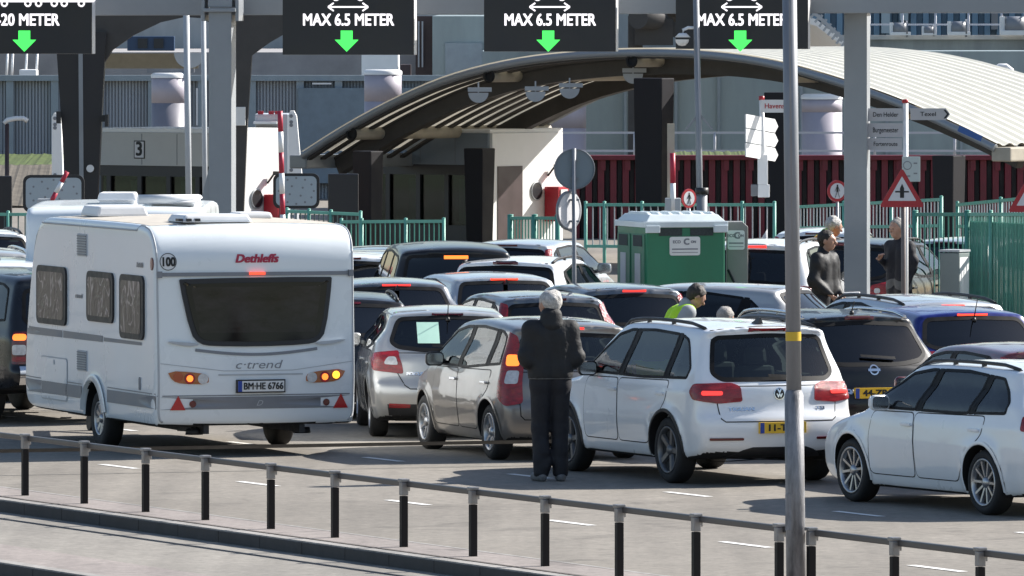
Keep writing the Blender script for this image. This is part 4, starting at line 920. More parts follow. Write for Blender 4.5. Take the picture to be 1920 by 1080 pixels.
# ground: one sheet to the horizon behind the kerb, two lower strips in front of it
b = MB(); b.add([LN(-200, 33.14), LN(-200, 1800), LN(2200, 1800), LN(2200, 33.14)], [(0, 1, 2, 3)]); b.add([LN(440, 33.14), LN(2200, 33.14), LN(2200, -900), LN(440, -900)], [(0, 1, 2, 3)]); setp(b.build('road', ROAD), kind='structure')
strip('lower_road', 30.1, 33.0, -.12, ROAD2, -60, 440); strip('pavement', 0, 29.95, -.24, PAVE, -60, 440)
strip('paving', 33.16, 33.80, .004, PAVE, -60, 300); strip('paving_edge', 33.80, 33.86, .006, KERB, -60, 300)
strip('brick_gutter', 30.1, 31.0, -.116, PAVE, -60, 300)
def kerb(b0, z0, z1):
    k = MB(); bb = bmesh.new()
    for i in range(-10, 130):
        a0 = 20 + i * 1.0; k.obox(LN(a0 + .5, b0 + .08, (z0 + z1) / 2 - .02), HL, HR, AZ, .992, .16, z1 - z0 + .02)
    setp(k.build('kerb', mat('kerb_shaded_face', (.055, .053, .052), .85, var=.3, scale=5), bevel=.008), kind='structure'); k = MB()  # near-black body has the front face's shade put into its colour
    for i in range(-10, 130): k.obox(LN(20 + i + .5, b0 + .083, z1 - .006), HL, HR, AZ, .992, .15, .02)
    return setp(k.build('kerb_top', KERB, bevel=.006), kind='structure')
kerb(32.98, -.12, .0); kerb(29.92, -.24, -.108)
j = MB()
for bb, z in ((32.52, -.115), (33.175, .009)): j.add([LN(20, bb - .012, z), LN(20, bb + .012, z), LN(200, bb + .012, z), LN(200, bb - .012, z)], [(0, 1, 2, 3)])
setp(j.build('road_joint', M['joint']), kind='structure')
mk_ = MB()
for b0, a0 in ((36.46, 90.1), (39.64, 90.3)):
    for i in range(-5, 9):
        a = a0 - 3.83 * i; mk_.add([LN(a - .5, b0 - .05, .005), LN(a - .5, b0 + .05, .005), LN(a + .5, b0 + .05, .005), LN(a + .5, b0 - .05, .005)], [(0, 1, 2, 3)])
setp(mk_.build('lane_markings', M['linewhite']), kind='structure')
# ------------------------------------------------------------------ knee rail on the traffic island
M['post'] = mat('rail_post', (.012, .010, .010), .55, spec=.2, var=.2, scale=6); M['bracket'] = mat('galvanised', (.26, .25, .245), .42, metal=.5, var=.2, scale=9); M['railbar'] = mat('rail_bar', (.085, .078, .075), .42, metal=.3, var=.2, scale=5)
def knee_rail(cols, lab):
    As = [a_at(px, 33.46) for px in cols]; t = thing('knee_rail', lab, 'railing', LN(As[-1], 33.46)); zt = .60
    rb = MB(); rb.bar(LN(As[0] + .1, 33.50, zt - .02), LN(As[-1] - .1, 33.50, zt - .02), .05, .055); wp(rb, 'rail', M['railbar'], t, bevel=.012)
    for a in As:
        p = LN(a, 33.46); pb = MB(); pb.obox(p + AZ * .235, HR, HL, AZ, .062, .062, .47); po = wp(pb, 'post', M['post'], t, bevel=.006)
        cb = MB(); cb.obox(p + AZ * .535, HR, HL, AZ, .068, .068, .12); cb.obox(p + AZ * .612, HR, HL, AZ, .09, .085, .03); cb.obox(p + HR * .04 + AZ * .55, HR, HL, AZ, .03, .06, .07)
        co = cb.build('bracket', M['bracket'], po, bevel=.008)
    return t
knee_rail([-62, 47, 158, 273, 385, 508, 628, 757, 887, 1022, 1161, 1305, 1461], 'long low knee rail with dark posts left of the lamp post')
knee_rail([1521, 1677, 1838, 2005], 'short low knee rail with dark posts right of the lamp post')
# lamp post
M['alu'] = mat('weathered_aluminium', (.20, .20, .21), .5, metal=.25, var=.55, scale=4.5, stretch=(3, 3, .7), bump=.15, bscale=30, detail=8)
M['alu2'] = mat('grey_pole', (.22, .23, .25), .45, metal=.2, var=.12, scale=4, stretch=(3, 3, .5))
d = 75.3; p0 = Vector(((1493 - 960) * d / F, d, 0)); p1 = p0 + Vector((-.062, 0, 5.6)); t = thing('lamp_post', 'tall grey lamp post with a yellow sticker, standing in the gap of the knee rail', 'lamp post', p0)
lp = lambda z: p0 + (p1 - p0) * (z / 5.6)
q = MB(); q.cyl(lp(-.02), lp(1.72), .082, .079, 28); q.cyl(lp(1.72), lp(1.765), .079, .062, 28); wp(q, 'lower_tube', M['alu'], t)
q = MB(); q.cyl(lp(1.76), lp(5.6), .063, .060, 28); q.cyl(lp(5.6), lp(5.9), .060, .05, 20); wp(q, 'upper_tube', M['alu2'], t)
q = MB(); q.lathe([(.0648, 0), (.0648, .075)], lp(2.17), lp(2.3) - lp(2.17), 28); wp(q, 'sticker', mat('yellow_sticker', (.65, .42, .03), .5), t)
q = MB(); q.obox(lp(.75) + Vector((-.05, -.066, 0)), AX, AY, AZ, .07, .012, .3); wp(q, 'hatch', M['alu'], t)
q = MB(); q.tube([lp(5.85), lp(5.85) + Vector((0, 0, 2.6)), lp(5.85) + Vector((.1, .3, 3.0)), lp(5.85) + Vector((.3, 1.2, 3.2))], .05); q.obox(lp(5.85) + Vector((.36, 1.5, 3.2)), Vector((.2, .98, 0)), Vector((.98, -.2, 0)), AZ, .6, .22, .1); wp(q, 'lamp_head', M['alu2'], t)
# ------------------------------------------------------------------ gantry with lane signs
M['gantry'] = mat('gantry_grey', (.26, .28, .30), .5, var=.06, scale=2, coat=.2); M['signblack'] = mat('sign_face', (.010, .010, .013), .38, var=.2, scale=2); M['signcase'] = mat('sign_case', (.62, .62, .62), .45, var=.05)
M['ledwhite'] = mat('led_white', (.6, .6, .6), .5, emit=(1, .93, .97), estr=.62); M['ledgreen'] = mat('led_green', (.05, .5, .08), .5, emit=(.07, 1.0, .12), estr=.62)
gd = 125.0; ga = R(-10); gx = Vector((math.cos(ga), math.sin(ga), 0)); gy = Vector((-math.sin(ga), math.cos(ga), 0)); ss = F / gd
t = thing('sign_gantry', 'grey steel gantry on two square posts carrying the black lane signs', 'gantry', P(1610, 0, gd) * Vector((1, 1, 0)) if False else Vector((P(1610, 0, gd).x, gd, 0)))
cA, cB = P(417, 0, gd), P(1607, 0, gd)
for c, flare in ((cA, True), (cB, False)):
    q = MB(); c0 = Vector((c.x, c.y, 0)); q.obox(c0 + AZ * 2.42, gx, gy, AZ, .32, .32, 4.84); q.obox(c0 + AZ * 4.86, gx, gy, AZ, .46, .46, .05); q.obox(c0 + AZ * 5.9, gx, gy, AZ, .34, .34, 2.0)
    if flare: q.add([c0 + gx * v[0] + gy * v[1] + AZ * v[2] for v in ((-.16, -.14, 2.7), (-.16, .14, 2.7), (-.162, .14, 0), (-.162, -.14, 0), (-.50, -.14, 0), (-.50, .14, 0), (-.36, -.14, 1.9), (-.36, .14, 1.9))], [(0, 3, 4, 6), (1, 7, 5, 2), (0, 6, 7, 1), (6, 4, 5, 7)])
    q.obox(c0 + AZ * .03, gx, gy, AZ, .6, .6, .06); wp(q, 'post', M['gantry'], t, bevel=.012)
q = MB(); L0 = Vector((cA.x, cA.y, 4.98)); L1 = Vector((cB.x, cB.y, 5.06)); q.bar(L0 - gx * 9, L1 + gx * 7, .26, .44); wp(q, 'beam', M['gantry'], t, bevel=.015)
q = MB()
for dx in (-.24, .24): q.obox(Vector((cA.x, cA.y, 4.98)) + gx * dx, gx, gy, AZ, .05, .34, .54)
wp(q, 'flange', M['gantry'], t, bevel=.01)
def led_sign(pxc, pyb, txt, lab, wid, truck=False, tc=None):
    d = gd - .75; c = P(pxc, pyb, d); w, h, th = 251 / (F / d), 1.25, .20; t = thing('lane_sign', lab, 'sign', c, 0, 'overhead lane signs'); k = d / F
    fx, fy = gx, gy
    q = MB(); q.obox(c + AZ * h / 2 + fy * (th / 2 + .012), fx, fy, AZ, w, th, h); wp(q, 'case', M['signcase'], t, bevel=.01)
    q = MB(); q.obox(c + AZ * h / 2, fx, fy, AZ, w - .004, .022, h - .004); wp(q, 'face', M['signblack'], t)
    o = c - fy * .0125; cx = 0 if tc is None else tc
    q = MB(); text(q, txt, .228, o + fx * (cx) + AZ * ((pyb - 38) * k), fx, AZ, bold=.007, wid=wid * k * .99); wp(q, 'lettering', M['ledwhite'], t, fix=False)
    q = MB(); A = [(-.09, .29), (.09, .29), (.09, .17), (.165, .17), (0, 0), (-.165, .17), (-.09, .17)]
    A = [(-.085, .29), (.085, .29), (.085, .165), (.17, .165), (0, 0), (-.17, .165), (-.085, .165)]
    q.add([o + fx * (x * .98 + (-.02 if tc is None else tc - .05)) + AZ * (z + (pyb - 97) * k) for x, z in A], [(0, 1, 2, 6), (6, 2, 3, 5), (5, 3, 4)]); wp(q, 'arrow', M['ledgreen'], t, fix=False)
    q = MB(); zc = (pyb - 13) * k
    def bar2(x0, z0, x1, z1, wd=.022):
        dv = Vector((x1 - x0, z1 - z0)).normalized(); n = Vector((-dv.y, dv.x)) * wd / 2
        q.add([o + fx * (x + cx) + AZ * z for x, z in ((x0 + n.x, z0 + n.y), (x1 + n.x, z1 + n.y), (x1 - n.x, z1 - n.y), (x0 - n.x, z0 - n.y))], [(3, 2, 1, 0)])
    def ringw(x, z, r):
        for i in range(12):
            a, e = 2 * math.pi * i / 12, 2 * math.pi * (i + 1) / 12; bar2(x + r * math.cos(a), z + r * math.sin(a), x + r * math.cos(e), z + r * math.sin(e), .026)
    if not truck:
        bar2(-.27, zc, .27, zc)
        for s in (-1, 1): bar2(s * .28, zc, s * .20, zc + .055); bar2(s * .28, zc, s * .20, zc - .055)
        for s in (-.17, .17): ringw(s, zc + .135, .042)
        bar2(-.27, zc + .15, -.22, zc + .15); bar2(-.12, zc + .15, .12, zc + .15); bar2(.22, zc + .15, .27, zc + .15); bar2(-.27, zc + .15, -.27, zc + .23); bar2(.27, zc + .15, .27, zc + .22); bar2(-.27, zc + .23, -.13, zc + .26); bar2(-.13, zc + .26, -.07, zc + .34); bar2(-.07, zc + .34, .12, zc + .34); bar2(.12, zc + .34, .19, zc + .26); bar2(.19, zc + .26, .27, zc + .22)
    else:
        for x in (-.42, -.28, .05, .2, .42, .56, .80): ringw(x - .05, zc + .05, .04)
        for x0, x1, hh in ((-.5, .12, .28), (.16, .32, .2), (.36, .74, .26), (.74, .93, .16)): bar2(x0, zc + .08, x1, zc + .08, .03); bar2(x0, zc + .08, x0, zc + hh, .03); bar2(x1, zc + .08, x1, zc + hh * .9, .03); bar2(x0, zc + hh, x1, zc + hh * .95, .03)
    wp(q, 'vehicle_symbol', M['ledwhite'], t, fix=False)
    q = MB()
    for dx in (-.6, .6): q.obox(c + fx * dx + fy * .40 + AZ * .95, fx, fy, AZ, .08, .36, .5)
    wp(q, 'bracket', M['gantry'], t); return t
led_sign(50, 101, '-20 METER', 'black overhead sign reading 20 METER with truck symbols, first from the left', 122, True, .02)
led_sign(653, 103, 'MAX 6.5 METER', 'black overhead sign reading MAX 6.5 METER, nearest the left gantry post', 176)
led_sign(1031, 97, 'MAX 6.5 METER', 'black overhead sign reading MAX 6.5 METER, hung above the crown of the curved canopy', 176)
led_sign(1391, 92, 'MAX 6.5 METER', 'black overhead sign reading MAX 6.5 METER, partly behind the lamp post', 174)
# camera pole in front of the fourth sign
def pole(name, lab, cat, px0, py0, px1, d, r, m, extra=None, z0=0):
    a = P(px1, 0, d); a.z = z0; e = P(px0, py0, d); t = thing(name, lab, cat, a); q = MB(); q.cyl(a, e, r, r * .9, 14); wp(q, 'pole', m, t)
    if extra: extra(t, a, e)
    return t
def camx(t, a, e):
    d = a.y; q = MB(); c = P(1279, 74, d); q.tube([P(1306, 52, d), P(1290, 52, d), P(1281, 56, d), P(1280, 66, d)], .022, 8); q.cyl(P(1280, 62, d), P(1280, 70, d), .05, .11, 16); q.lathe([(.0, .0), (.05, .01), (.085, .05), (.095, .09)], c - AZ * .09, AZ, 16); wp(q, 'camera', M['whiteplastic'], t)
    q = MB(); q.bar(P(1312, 215, d), P(1336, 243, d), .03); q.bar(P(1311, 213, d), P(1286, 243, d), .03); wp(q, 'brace', M['alu2'], t)
    q = MB(); q.cyl(P(1316, 352, d), P(1316, 364, d), .09, .09, 12); wp(q, 'clamp', M['black'], t)
    q = MB(); q.cyl(P(1316, 364, d), Vector((a.x, a.y, 0)), .075, .075, 14); wp(q, 'lower_tube', M['alu2'], t)
pole('camera_pole', 'slim grey pole with a white dome camera in front of the fourth sign', 'pole', 1304, -60, 1318, 123.6, .047, M['alu2'], camx)
# ------------------------------------------------------------------ toilet cabin and cabinet
M['cabgreen'] = mat('cabin_green', (.014, .165, .085), .42, var=.08, scale=2, coat=.2); M['cabgreen2'] = mat('cabin_green_pale', (.045, .17, .105), .5, var=.1); M['cabdark'] = mat('vent_mesh', (.035, .045, .045), .8, var=.4, scale=40); M['cabroof'] = mat('cabin_roof', (.60, .66, .68), .4, var=.05)
def rot(z): return Vector((math.cos(z), math.sin(z), 0)), Vector((-math.sin(z), math.cos(z), 0))
def eco(t, c, ex, w, h, m1):
    ey = AZ; n = Vector((-ex.y, ex.x, 0)); q = MB(); q.prism(rrect(w, h, .03, 3), c - n * .012, ex, ey, n, .01); wp(q, 'notice', M['platew'] if m1 else M['whiteplastic'], t, fix=True)
    o = c - n * .0135; q = MB(); text(q, 'ECO', h * .22, o - ex * w * .27 + ey * h * .22, ex, ey, bold=.003); text(q, 'C', h * .46, o + ex * w * .05 + ey * h * .22, ex, ey, bold=.006); text(q, 'ON', h * .18, o + ex * w * .28 + ey * h * .22, ex, ey, bold=.003)
    for k in (0, -.18): q.obox(o + ey * (h * (-.16 + k)), ex, n, ey, w * .85, .002, h * (.07 if k == 0 else .03))
    wp(q, 'lettering', M['stripe'], t, fix=False)
d = 121.0; th = R(18); ex, ey = rot(th); c0 = P(1212, 0, d); c0.z = 0; w, dp, h = 1.12, 1.22, 1.97
t = thing('toilet_cabin', 'green portable toilet cabin with a ribbed white roof and a white notice on its front', 'toilet cabin', c0); cc = c0 + ex * w / 2 + ey * dp / 2
q = MB(); q.obox(cc + AZ * (h / 2 + .06), ex, ey, AZ, w, dp, h - .1); q.obox(cc + AZ * .06, ex, ey, AZ, w + .06, dp + .06, .12); wp(q, 'walls', M['cabgreen'], t, bevel=.03)
q = MB(); q.obox(cc + AZ * (h + .03), ex, ey, AZ, w + .06, dp + .06, .08)
for s in (-1, 1): q.obox(c0 + ex * (w / 2 + s * (w / 2 - .08)) - ey * .03 + AZ * (h - .03), ex, ey, AZ, .20, .05, .10)
q.obox(cc + AZ * (h + .115), ex, ey, AZ, w + .0, dp + .0, .09, 0, .86)
for i in range(7): q.obox(cc + ex * ((i - 3) * .15) + AZ * (h + .17), ex, ey, AZ, .065, dp * .8, .045, 0, .7)
wp(q, 'roof', M['cabroof'], t, bevel=.012)
q = MB()
for s in (-1, 1): q.obox(c0 + ex * (w / 2 + s * .22) - ey * .004 + AZ * (h - .07), ex, ey, AZ, .32, .02, .10)
wp(q, 'vent', M['cabdark'], t)
for i in range(2):
    o = c0 + ey * (.31 + .6 * i) - ex * .006; q = MB(); q.obox(o + AZ * 1.0, ey, ex, AZ, .52, .02, 1.74); do = wp(q, 'door', M['cabgreen2'], t, bevel=.01)
    q = MB(); q.obox(o - ex * .012 + AZ * 1.36, ey, ex, AZ, .22, .01, .50); q.build('door_notice', M['palegrey'], do); q = MB(); q.obox(o - ex * .012 + AZ * 1.78, ey, ex, AZ, .36, .01, .15); q.build('vent', M['cabdark'], do)
eco(t, c0 + ex * .54 - ey * .001 + AZ * (5 - 462 / (F / d)), ex, .43, .25, True)
d = 121.8; c1 = P(1383, 0, d); c1.z = 0; t = thing('wash_cabinet', 'narrow grey cabinet with a white notice beside the green toilet cabin', 'cabinet', c1)
q = MB(); q.prism([(-.14, 0), (.14, 0), (.14, 1.95), (.07, 2.02), (-.14, 2.02)], c1, AX, AZ, AY, .6); wp(q, 'housing', mat('cabinet_grey', (.24, .23, .22), .5, var=.08), t, bevel=.012)
eco(t, c1 + Vector((-.02, 0, 5 - 450 / (F / d))), AX, .23, .26, False)
q = MB(); q.tube([c1 + Vector((-.13, -.03, 1.38)), c1 + Vector((.0, -.04, 1.1)), c1 + Vector((.1, -.04, .85))], .018, 6); wp(q, 'hose', M['rubber'], t)
# ------------------------------------------------------------------ traffic signs
M['signback'] = mat('sign_back', (.20, .24, .27), .45, metal=.3, var=.06); M['signred'] = mat('sign_red', (.38, .02, .03), .4); M['signwhite'] = mat('sign_white', (.62, .62, .64), .4); M['panelwhite'] = mat('panel_white', (.80, .80, .80), .4)
d = 116.0; t = thing('round_sign', 'back of a big round traffic sign above a narrow oval one on a thin pole', 'traffic sign', Vector((P(1077, 0, d).x, d, 0)))
a = Vector(t.location); q = MB(); q.cyl(a, P(1076, 278, d), .028, .028, 12); wp(q, 'pole', M['alu2'], t)
k = d / F; ex, ey = rot(R(6)); q = MB(); q.prism(circ(37 * k, 40), P(1078, 317, d) + ey * .05, ex, AZ, ey, .02); wp(q, 'disc', M['signback'], t); q = MB(); q.lathe([(36.5 * k, .03), (38.5 * k, .03), (38.5 * k, .075), (36.5 * k, .075)], P(1078, 317, d), ey, 40); wp(q, 'rim', M['stripe'], t)
ex, ey = rot(R(52)); q = MB(); q.prism(circ(36 * k, 36), P(1072, 395, d) + ey * .04, ex, AZ, ey, .02); o = wp(q, 'oval_disc', M['signwhite'], t); q = MB(); q.lathe([(33 * k, .035), (37 * k, .035), (37 * k, .065), (33 * k, .065)], P(1072, 395, d), ey, 36); wp(q, 'rim', M['stripe'], t)
q = MB()
for py in (300, 335, 375, 415): q.obox(P(1077, py, d) + AY * .03, AX, AY, AZ, .12, .03, .025)
wp(q, 'clamp', M['alu2'], t)
# finger post with four sunlit arrow panels
d = 128.0; k = d / F; t = thing('finger_post', 'finger post with glaring white arrow panels and a blue and white banded foot', 'signpost', Vector((P(1433, 0, d).x, d, 0)))
q = MB(); q.cyl(P(1428, 186, d), P(1432, 350, d), .035, .035, 12); wp(q, 'pole', M['panelwhite'], t)
q = MB(); q.obox(P(1430, 318, d), AX, AY, AZ, 19 * k, .10, 56 * k); q.obox(P(1432, 358, d), AX, AY, AZ, 22 * k, .10, 24 * k); wp(q, 'box', M['panelwhite'], t, bevel=.01)
q = MB(); q.obox(P(1416, 357, d) + AY * .02, AX, AY, AZ, 16 * k, .04, 22 * k); wp(q, 'plate', M['stripe'], t, bevel=.01)
pc = Vector((P(1433, 0, d).x, d, 0))
for nm, i0, mm in (('white_band', 0, M['signwhite']), ('blue_band', 1, mat('band_blue', (.025, .07, .22), .5))):
    q = MB()
    for i in range(i0, 14, 2): z0 = 1.70 - i * .121; q.add([pc + Vector((.045 * math.cos(a), .045 * math.sin(a), z0 + zz + .07 * math.cos(a))) for zz in (0, -.121) for a in [2 * math.pi * j / 16 for j in range(16)]], [(j, (j + 1) % 16, 16 + (j + 1) % 16, 16 + j) for j in range(16)], 0, True)
    wp(q, nm, mm, t)
exx, eyy = rot(R(58))
for i, py in enumerate((232, 259, 286)):
    q = MB(); c = P(1428, py, d); q.prism([(-.46, -.095), (.34, -.095), (.43, 0), (.34, .095), (-.46, .095)], c - eyy * .02, Vector((exx.x, exx.y, -.10)), AZ, eyy, .02); wp(q, 'arrow_panel', M['panelwhite'], t)
q = MB(); q.prism([(-.02, -.09), (.42, -.09), (.50, 0), (.42, .09), (-.02, .09)], P(1428, 199, d) - AY * .06, AX, AZ, AY, .02); ho = wp(q, 'arrow_panel', M['signwhite'], t)
q = MB(); text(q, 'Havens', .10, P(1452, 199, d) - AY * .062, AX, AZ, bold=.002, wid=.28); q.build('lettering', M['signred'], ho, fix=False)
q = MB(); q.cyl(P(1428, 180, d), P(1428, 188, d), .04, .04, 12); wp(q, 'red_cap', M['signred'], t)
# second finger post
d = 125.0; k = d / F; t = thing('finger_post', 'finger post with grey arrow plates, one of them reading Texel, behind the triangular sign', 'signpost', Vector((P(1698, 0, d).x, d, 0)))
q = MB(); q.cyl(Vector(t.location), P(1698, 192, d), .038, .036, 12); wp(q, 'pole', M['panelwhite'], t)
for px, py, w_, h_, tip, txt in ((1660, 215, 66, 24, -1, 'Den Helder'), (1660, 244, 66, 26, -1, 'Burgemeester'), (1660, 270, 62, 22, -1, 'Fortenroute'), (1740, 214, 66, 22, 1, 'Texel')):
    w, h = w_ * k, h_ * k; q = MB(); q.prism([(-w / 2, -h / 2), (w / 2, -h / 2), (w / 2 + (.06 if tip > 0 else 0), 0), (w / 2, h / 2), (-w / 2, h / 2), (-w / 2 - (.06 if tip < 0 else 0), 0)], P(px, py, d) - AY * .05, AX, AZ, AY, .02); po = wp(q, 'arrow_panel', mat('plate_grey', (.42, .42, .44), .45), t)
    q = MB(); text(q, txt, h * .52, P(px, py, d) - AY * .052, AX, AZ, bold=.001, wid=w * (.72 if tip < 0 else .45)); q.build('lettering', M['ink'], po, fix=False)
    if tip > 0: q = MB(); q.add([P(px, py, d) - AY * .052 + Vector(v) for v in ((.21, 0, -.06), (.24, 0, -.06), (.29, 0, 0), (.24, 0, .06), (.21, 0, .06), (.26, 0, 0))], [(0, 1, 2, 5), (5, 2, 3, 4)]); q.build('chevron', M['ink'], po)
q = MB(); q.obox(P(1708, 317, d) - AY * .05, AX, AY, AZ, 34 * k, .02, 47 * k); bo = wp(q, 'board', mat('board_grey', (.44, .50, .50), .5), t, bevel=.006)
q = MB(); q.lathe([(.05, 0), (.06, 0), (.06, .002), (.05, .002)], P(1701, 310, d) - AY * .064, AY, 16)
for x, y in ((1716, 306), (1716, 325), (1703, 330)): q.obox(P(x, y, d) - AY * .062, AX, AY, AZ, .05, .002, .02)
q.build('lettering', M['stripe'], bo)
q = MB(); q.cyl(P(1697, 186, d), P(1697, 193, d), .045, .045, 12); wp(q, 'red_cap', M['signred'], t)
def tri(px, py, w, d, lab, sym=True):
    k = d / F; c = P(px, py, d); t = thing('triangle_sign', lab, 'traffic sign', Vector((c.x, d, 0))); ht = w * k * .866
    q = MB(); q.cyl(Vector((c.x + .02, d, 0)), Vector((c.x + .02, d, c.z + ht * .4)), .03, .03, 12); wp(q, 'pole', mat('brown_pole', (.16, .13, .12), .55, var=.15), t)
    def rt(s, o): 
        return chaikin([(-w * k / 2 * s, -ht * .42 * s + o), (w * k / 2 * s, -ht * .42 * s + o), (0, ht * .58 * s + o)], 0)
    def rounded(s, r):
        b3 = [np.array(q_) for q_ in rt(s, 0)]; out = []
        for i in range(3):
            p_, n_ = b3[i - 1], b3[(i + 1) % 3]; c_ = b3[i]
            for f_ in np.linspace(0, 1, 5): a_ = c_ + (p_ - c_) * r * (1 - f_); e_ = c_ + (n_ - c_) * r * f_; out.append(tuple(a_ * (1 - f_) + e_ * f_))
        return out
    q = MB(); q.prism(rounded(1, .09), c - AY * .06, AX, AZ, AY, .02); po = wp(q, 'plate', M['signred'], t); q = MB(); q.prism(rounded(.62, .03), c - AY * .063, AX, AZ, AY, .002); q.build('field', M['signwhite'], po)
    if sym:
        q = MB(); s = w * k; q.add([c - AY * .0645 + Vector((x * s, 0, z * s)) for x, z in ((-.045, -.16), (.045, -.16), (.045, .05), (0, .15), (-.045, .05))], [(0, 1, 2, 3, 4)]); q.add([c - AY * .0645 + Vector((x * s, 0, z * s)) for x, z in ((-.15, -.045), (-.0452, -.045), (-.0452, -.01), (-.15, -.01))], [(0, 1, 2, 3)]); q.add([c - AY * .0645 + Vector((x * s, 0, z * s)) for x, z in ((.15, -.045), (.0452, -.045), (.0452, -.01), (.15, -.01))], [(3, 2, 1, 0)]); q.build('symbol', M['ink'], po, fix=False)
    return t
tri(1691, 357, 86, 119.0, 'red triangular crossroads warning sign beside the grey gantry post'); tri(1932, 366, 86, 119.5, 'red triangular sign cut by the right edge of the view', False)
def noped(px, py, r, d, lab, rz):
    k = d / F; c = P(px, py, d); t = thing('prohibition_sign', lab, 'traffic sign', Vector((c.x, d, 0))); ex, ey = rot(R(rz))
    q = MB(); q.cyl(Vector((c.x, d + .04, 0)), c + AY * .04, .025, .025, 10); wp(q, 'pole', M['alu2'], t)
    q = MB(); q.prism(circ(r * k, 32), c, ex, AZ, ey, .02); po = wp(q, 'plate', M['signred'], t); q = MB(); q.prism(circ(r * k * .74, 32), c - ey * .003, ex, AZ, ey, .002); q.build('field', M['signwhite'], po)
    q = MB(); o = c - ey * .005; s = r * k
    q.obox(o + AZ * s * .5, ex, ey, AZ, s * .16, .001, s * .18); q.obox(o + AZ * s * .15, ex, ey, AZ, s * .2, .001, s * .5)
    for sg in (-1, 1): q.bar(o - AZ * s * .08 + ex * sg * s * .04, o - AZ * s * .62 + ex * sg * s * .22, .002, s * .1, up=ey); q.bar(o + AZ * s * .35 + ex * sg * s * .08, o - AZ * s * .05 + ex * sg * s * .26, .002, s * .08, up=ey)
    q.build('symbol', M['ink'], po, fix=False)
noped(1570, 358, 20, 140, 'round red-rimmed sign with a walking figure left of the grey gantry post', 22); noped(1292, 372, 18, 146, 'round red-rimmed sign half hidden behind the camera pole', 40)
# ------------------------------------------------------------------ green railings and fences
M['teal'] = mat('teal_paint', (.07, .27, .21), .45, var=.12, scale=3); M['teal2'] = mat('teal_fence', (.13, .38, .30), .45, var=.1, scale=3); M['bluebar'] = mat('grey_green_bar', (.06, .10, .10), .5)
def fence(lab, p0, p1, zt0, zt1, posts, sp, m, zb=.1, r=.012, rails=(0, 1), name='green_railing', mesh=False, postr=.03, bars=None):
    p0, p1 = Vector(p0), Vector(p1); t = thing(name, lab, 'railing', p0); dv = p1 - p0; L = dv.length; n = max(2, int(L / sp)); q = MB()
    for i in range(n + 1):
        f = i / n; c = p0 + dv * f; zt = zt0 + (zt1 - zt0) * f; q.cyl(c + AZ * zb, c + AZ * zt, r, r, 6, caps=False)
    wp(q, 'bars', bars or m, t, fix=False)
    for fz in rails:
        q = MB(); q.bar(p0 + AZ * (zb + (zt0 - zb) * fz), p1 + AZ * (zb + (zt1 - zb) * fz), .05, .05); wp(q, 'rail', m, t)
    for f in posts:
        c = p0 + dv * f; zt = zt0 + (zt1 - zt0) * f; q = MB(); q.cyl(c - AZ * .02, c + AZ * (zt + .045), postr, postr, 10); q.lathe([(0, .02), (postr * 1.05, .01), (postr * 1.1, 0)], c + AZ * (zt + .045), AZ, 10); wp(q, 'post', m, t)
    return t
def ZP(py, d): return CH - py * d / F
def GP(px, d): return Vector(((px - 960) * d / F, d, 0))
fence('teal railing behind the toilet cabin, running to the dark canopy column', GP(1098, 151), GP(1452, 150), ZP(384, 151), ZP(384, 150), (0, .1, .3, .62, .83, 1), .125, M['teal2'], zb=.9, rails=(0, 1), bars=M['palegrey'])
fence('teal ramp railing with three sloping rails behind the gantry post', GP(1495, 152), GP(1765, 147), ZP(388, 152), ZP(374, 147), (0, .33, .66, 1), .125, M['teal2'], zb=.35, rails=(0, .35, .7, 1), bars=M['palegrey'])
fence('upper ramp railing rising behind the green fence at the right edge', GP(1795, 150), GP(1960, 146), ZP(384, 150), ZP(368, 146), (0, .5, 1), .13, M['teal'], zb=.9, rails=(0, .5, 1), bars=M['palegrey'])
fence('open green gate of upright bars right of the man in the dark coat', GP(1716, 130), GP(1814, 129), ZP(402, 130), ZP(402, 129), (0, 1), .11, M['teal'], zb=.08, rails=(0, 1), name='green_gate', postr=.045)
# closely barred fence: a fine mesh sheet on bars
t = fence('tall closely barred green fence at the right edge behind the silver roofs', GP(1816, 129), GP(2010, 126), ZP(402, 129), ZP(402, 126), (0, .22, .59, 1), .05, M['teal2'], zb=.06, r=.009, rails=(0, 1), name='green_fence')
q = MB(); a, e = GP(1818, 129.03), GP(2008, 126.03); nn = 150
for i in range(nn):
    f0, f1 = i / nn, (i + .93) / nn; c0, c1 = a + (e - a) * f0, a + (e - a) * f1; q.add([c0 + AZ * .08, c1 + AZ * .08, c1 + AZ * 1.86, c0 + AZ * 1.86], [(0, 1, 2, 3)])
wp(q, 'infill', mat('teal_infill', (.11, .34, .26), .5, var=.12, scale=1.5), t, fix=False)
fence('teal railing in front of the white booth at the left edge', GP(-30, 150), GP(60, 150), ZP(402, 150), ZP(402, 150), (0, .5, 1), .10, M['teal2'], zb=.2, bars=M['bluebar'])
fence('teal railing with bright top bar left of the slim canopy column', GP(538, 152), GP(676, 151), ZP(396, 152), ZP(402, 151), (0, .3, .6, 1), .10, M['teal2'], zb=.3, bars=M['bluebar'])
fence('green railing gate in front of the glazed booth', GP(640, 149), GP(832, 148), ZP(416, 149), ZP(415, 148), (0, .2, .63, 1), .09, M['teal2'], zb=.2, rails=(0, 1), name='green_gate', bars=M['teal'])
fence('dark green open gate beside the red ticket machine', GP(957, 143), GP(1048, 142), ZP(409, 143), ZP(409, 142), (0, .5, .98), .075, M['teal'], zb=.3, rails=(0, .35, 1), name='green_gate', postr=.05)
q = MB(); c = GP(1790, 127); t = thing('white_cabinet', 'pale utility cabinet with a bright edge in front of the green fence', 'cabinet', c); ex, ey = rot(R(-28))
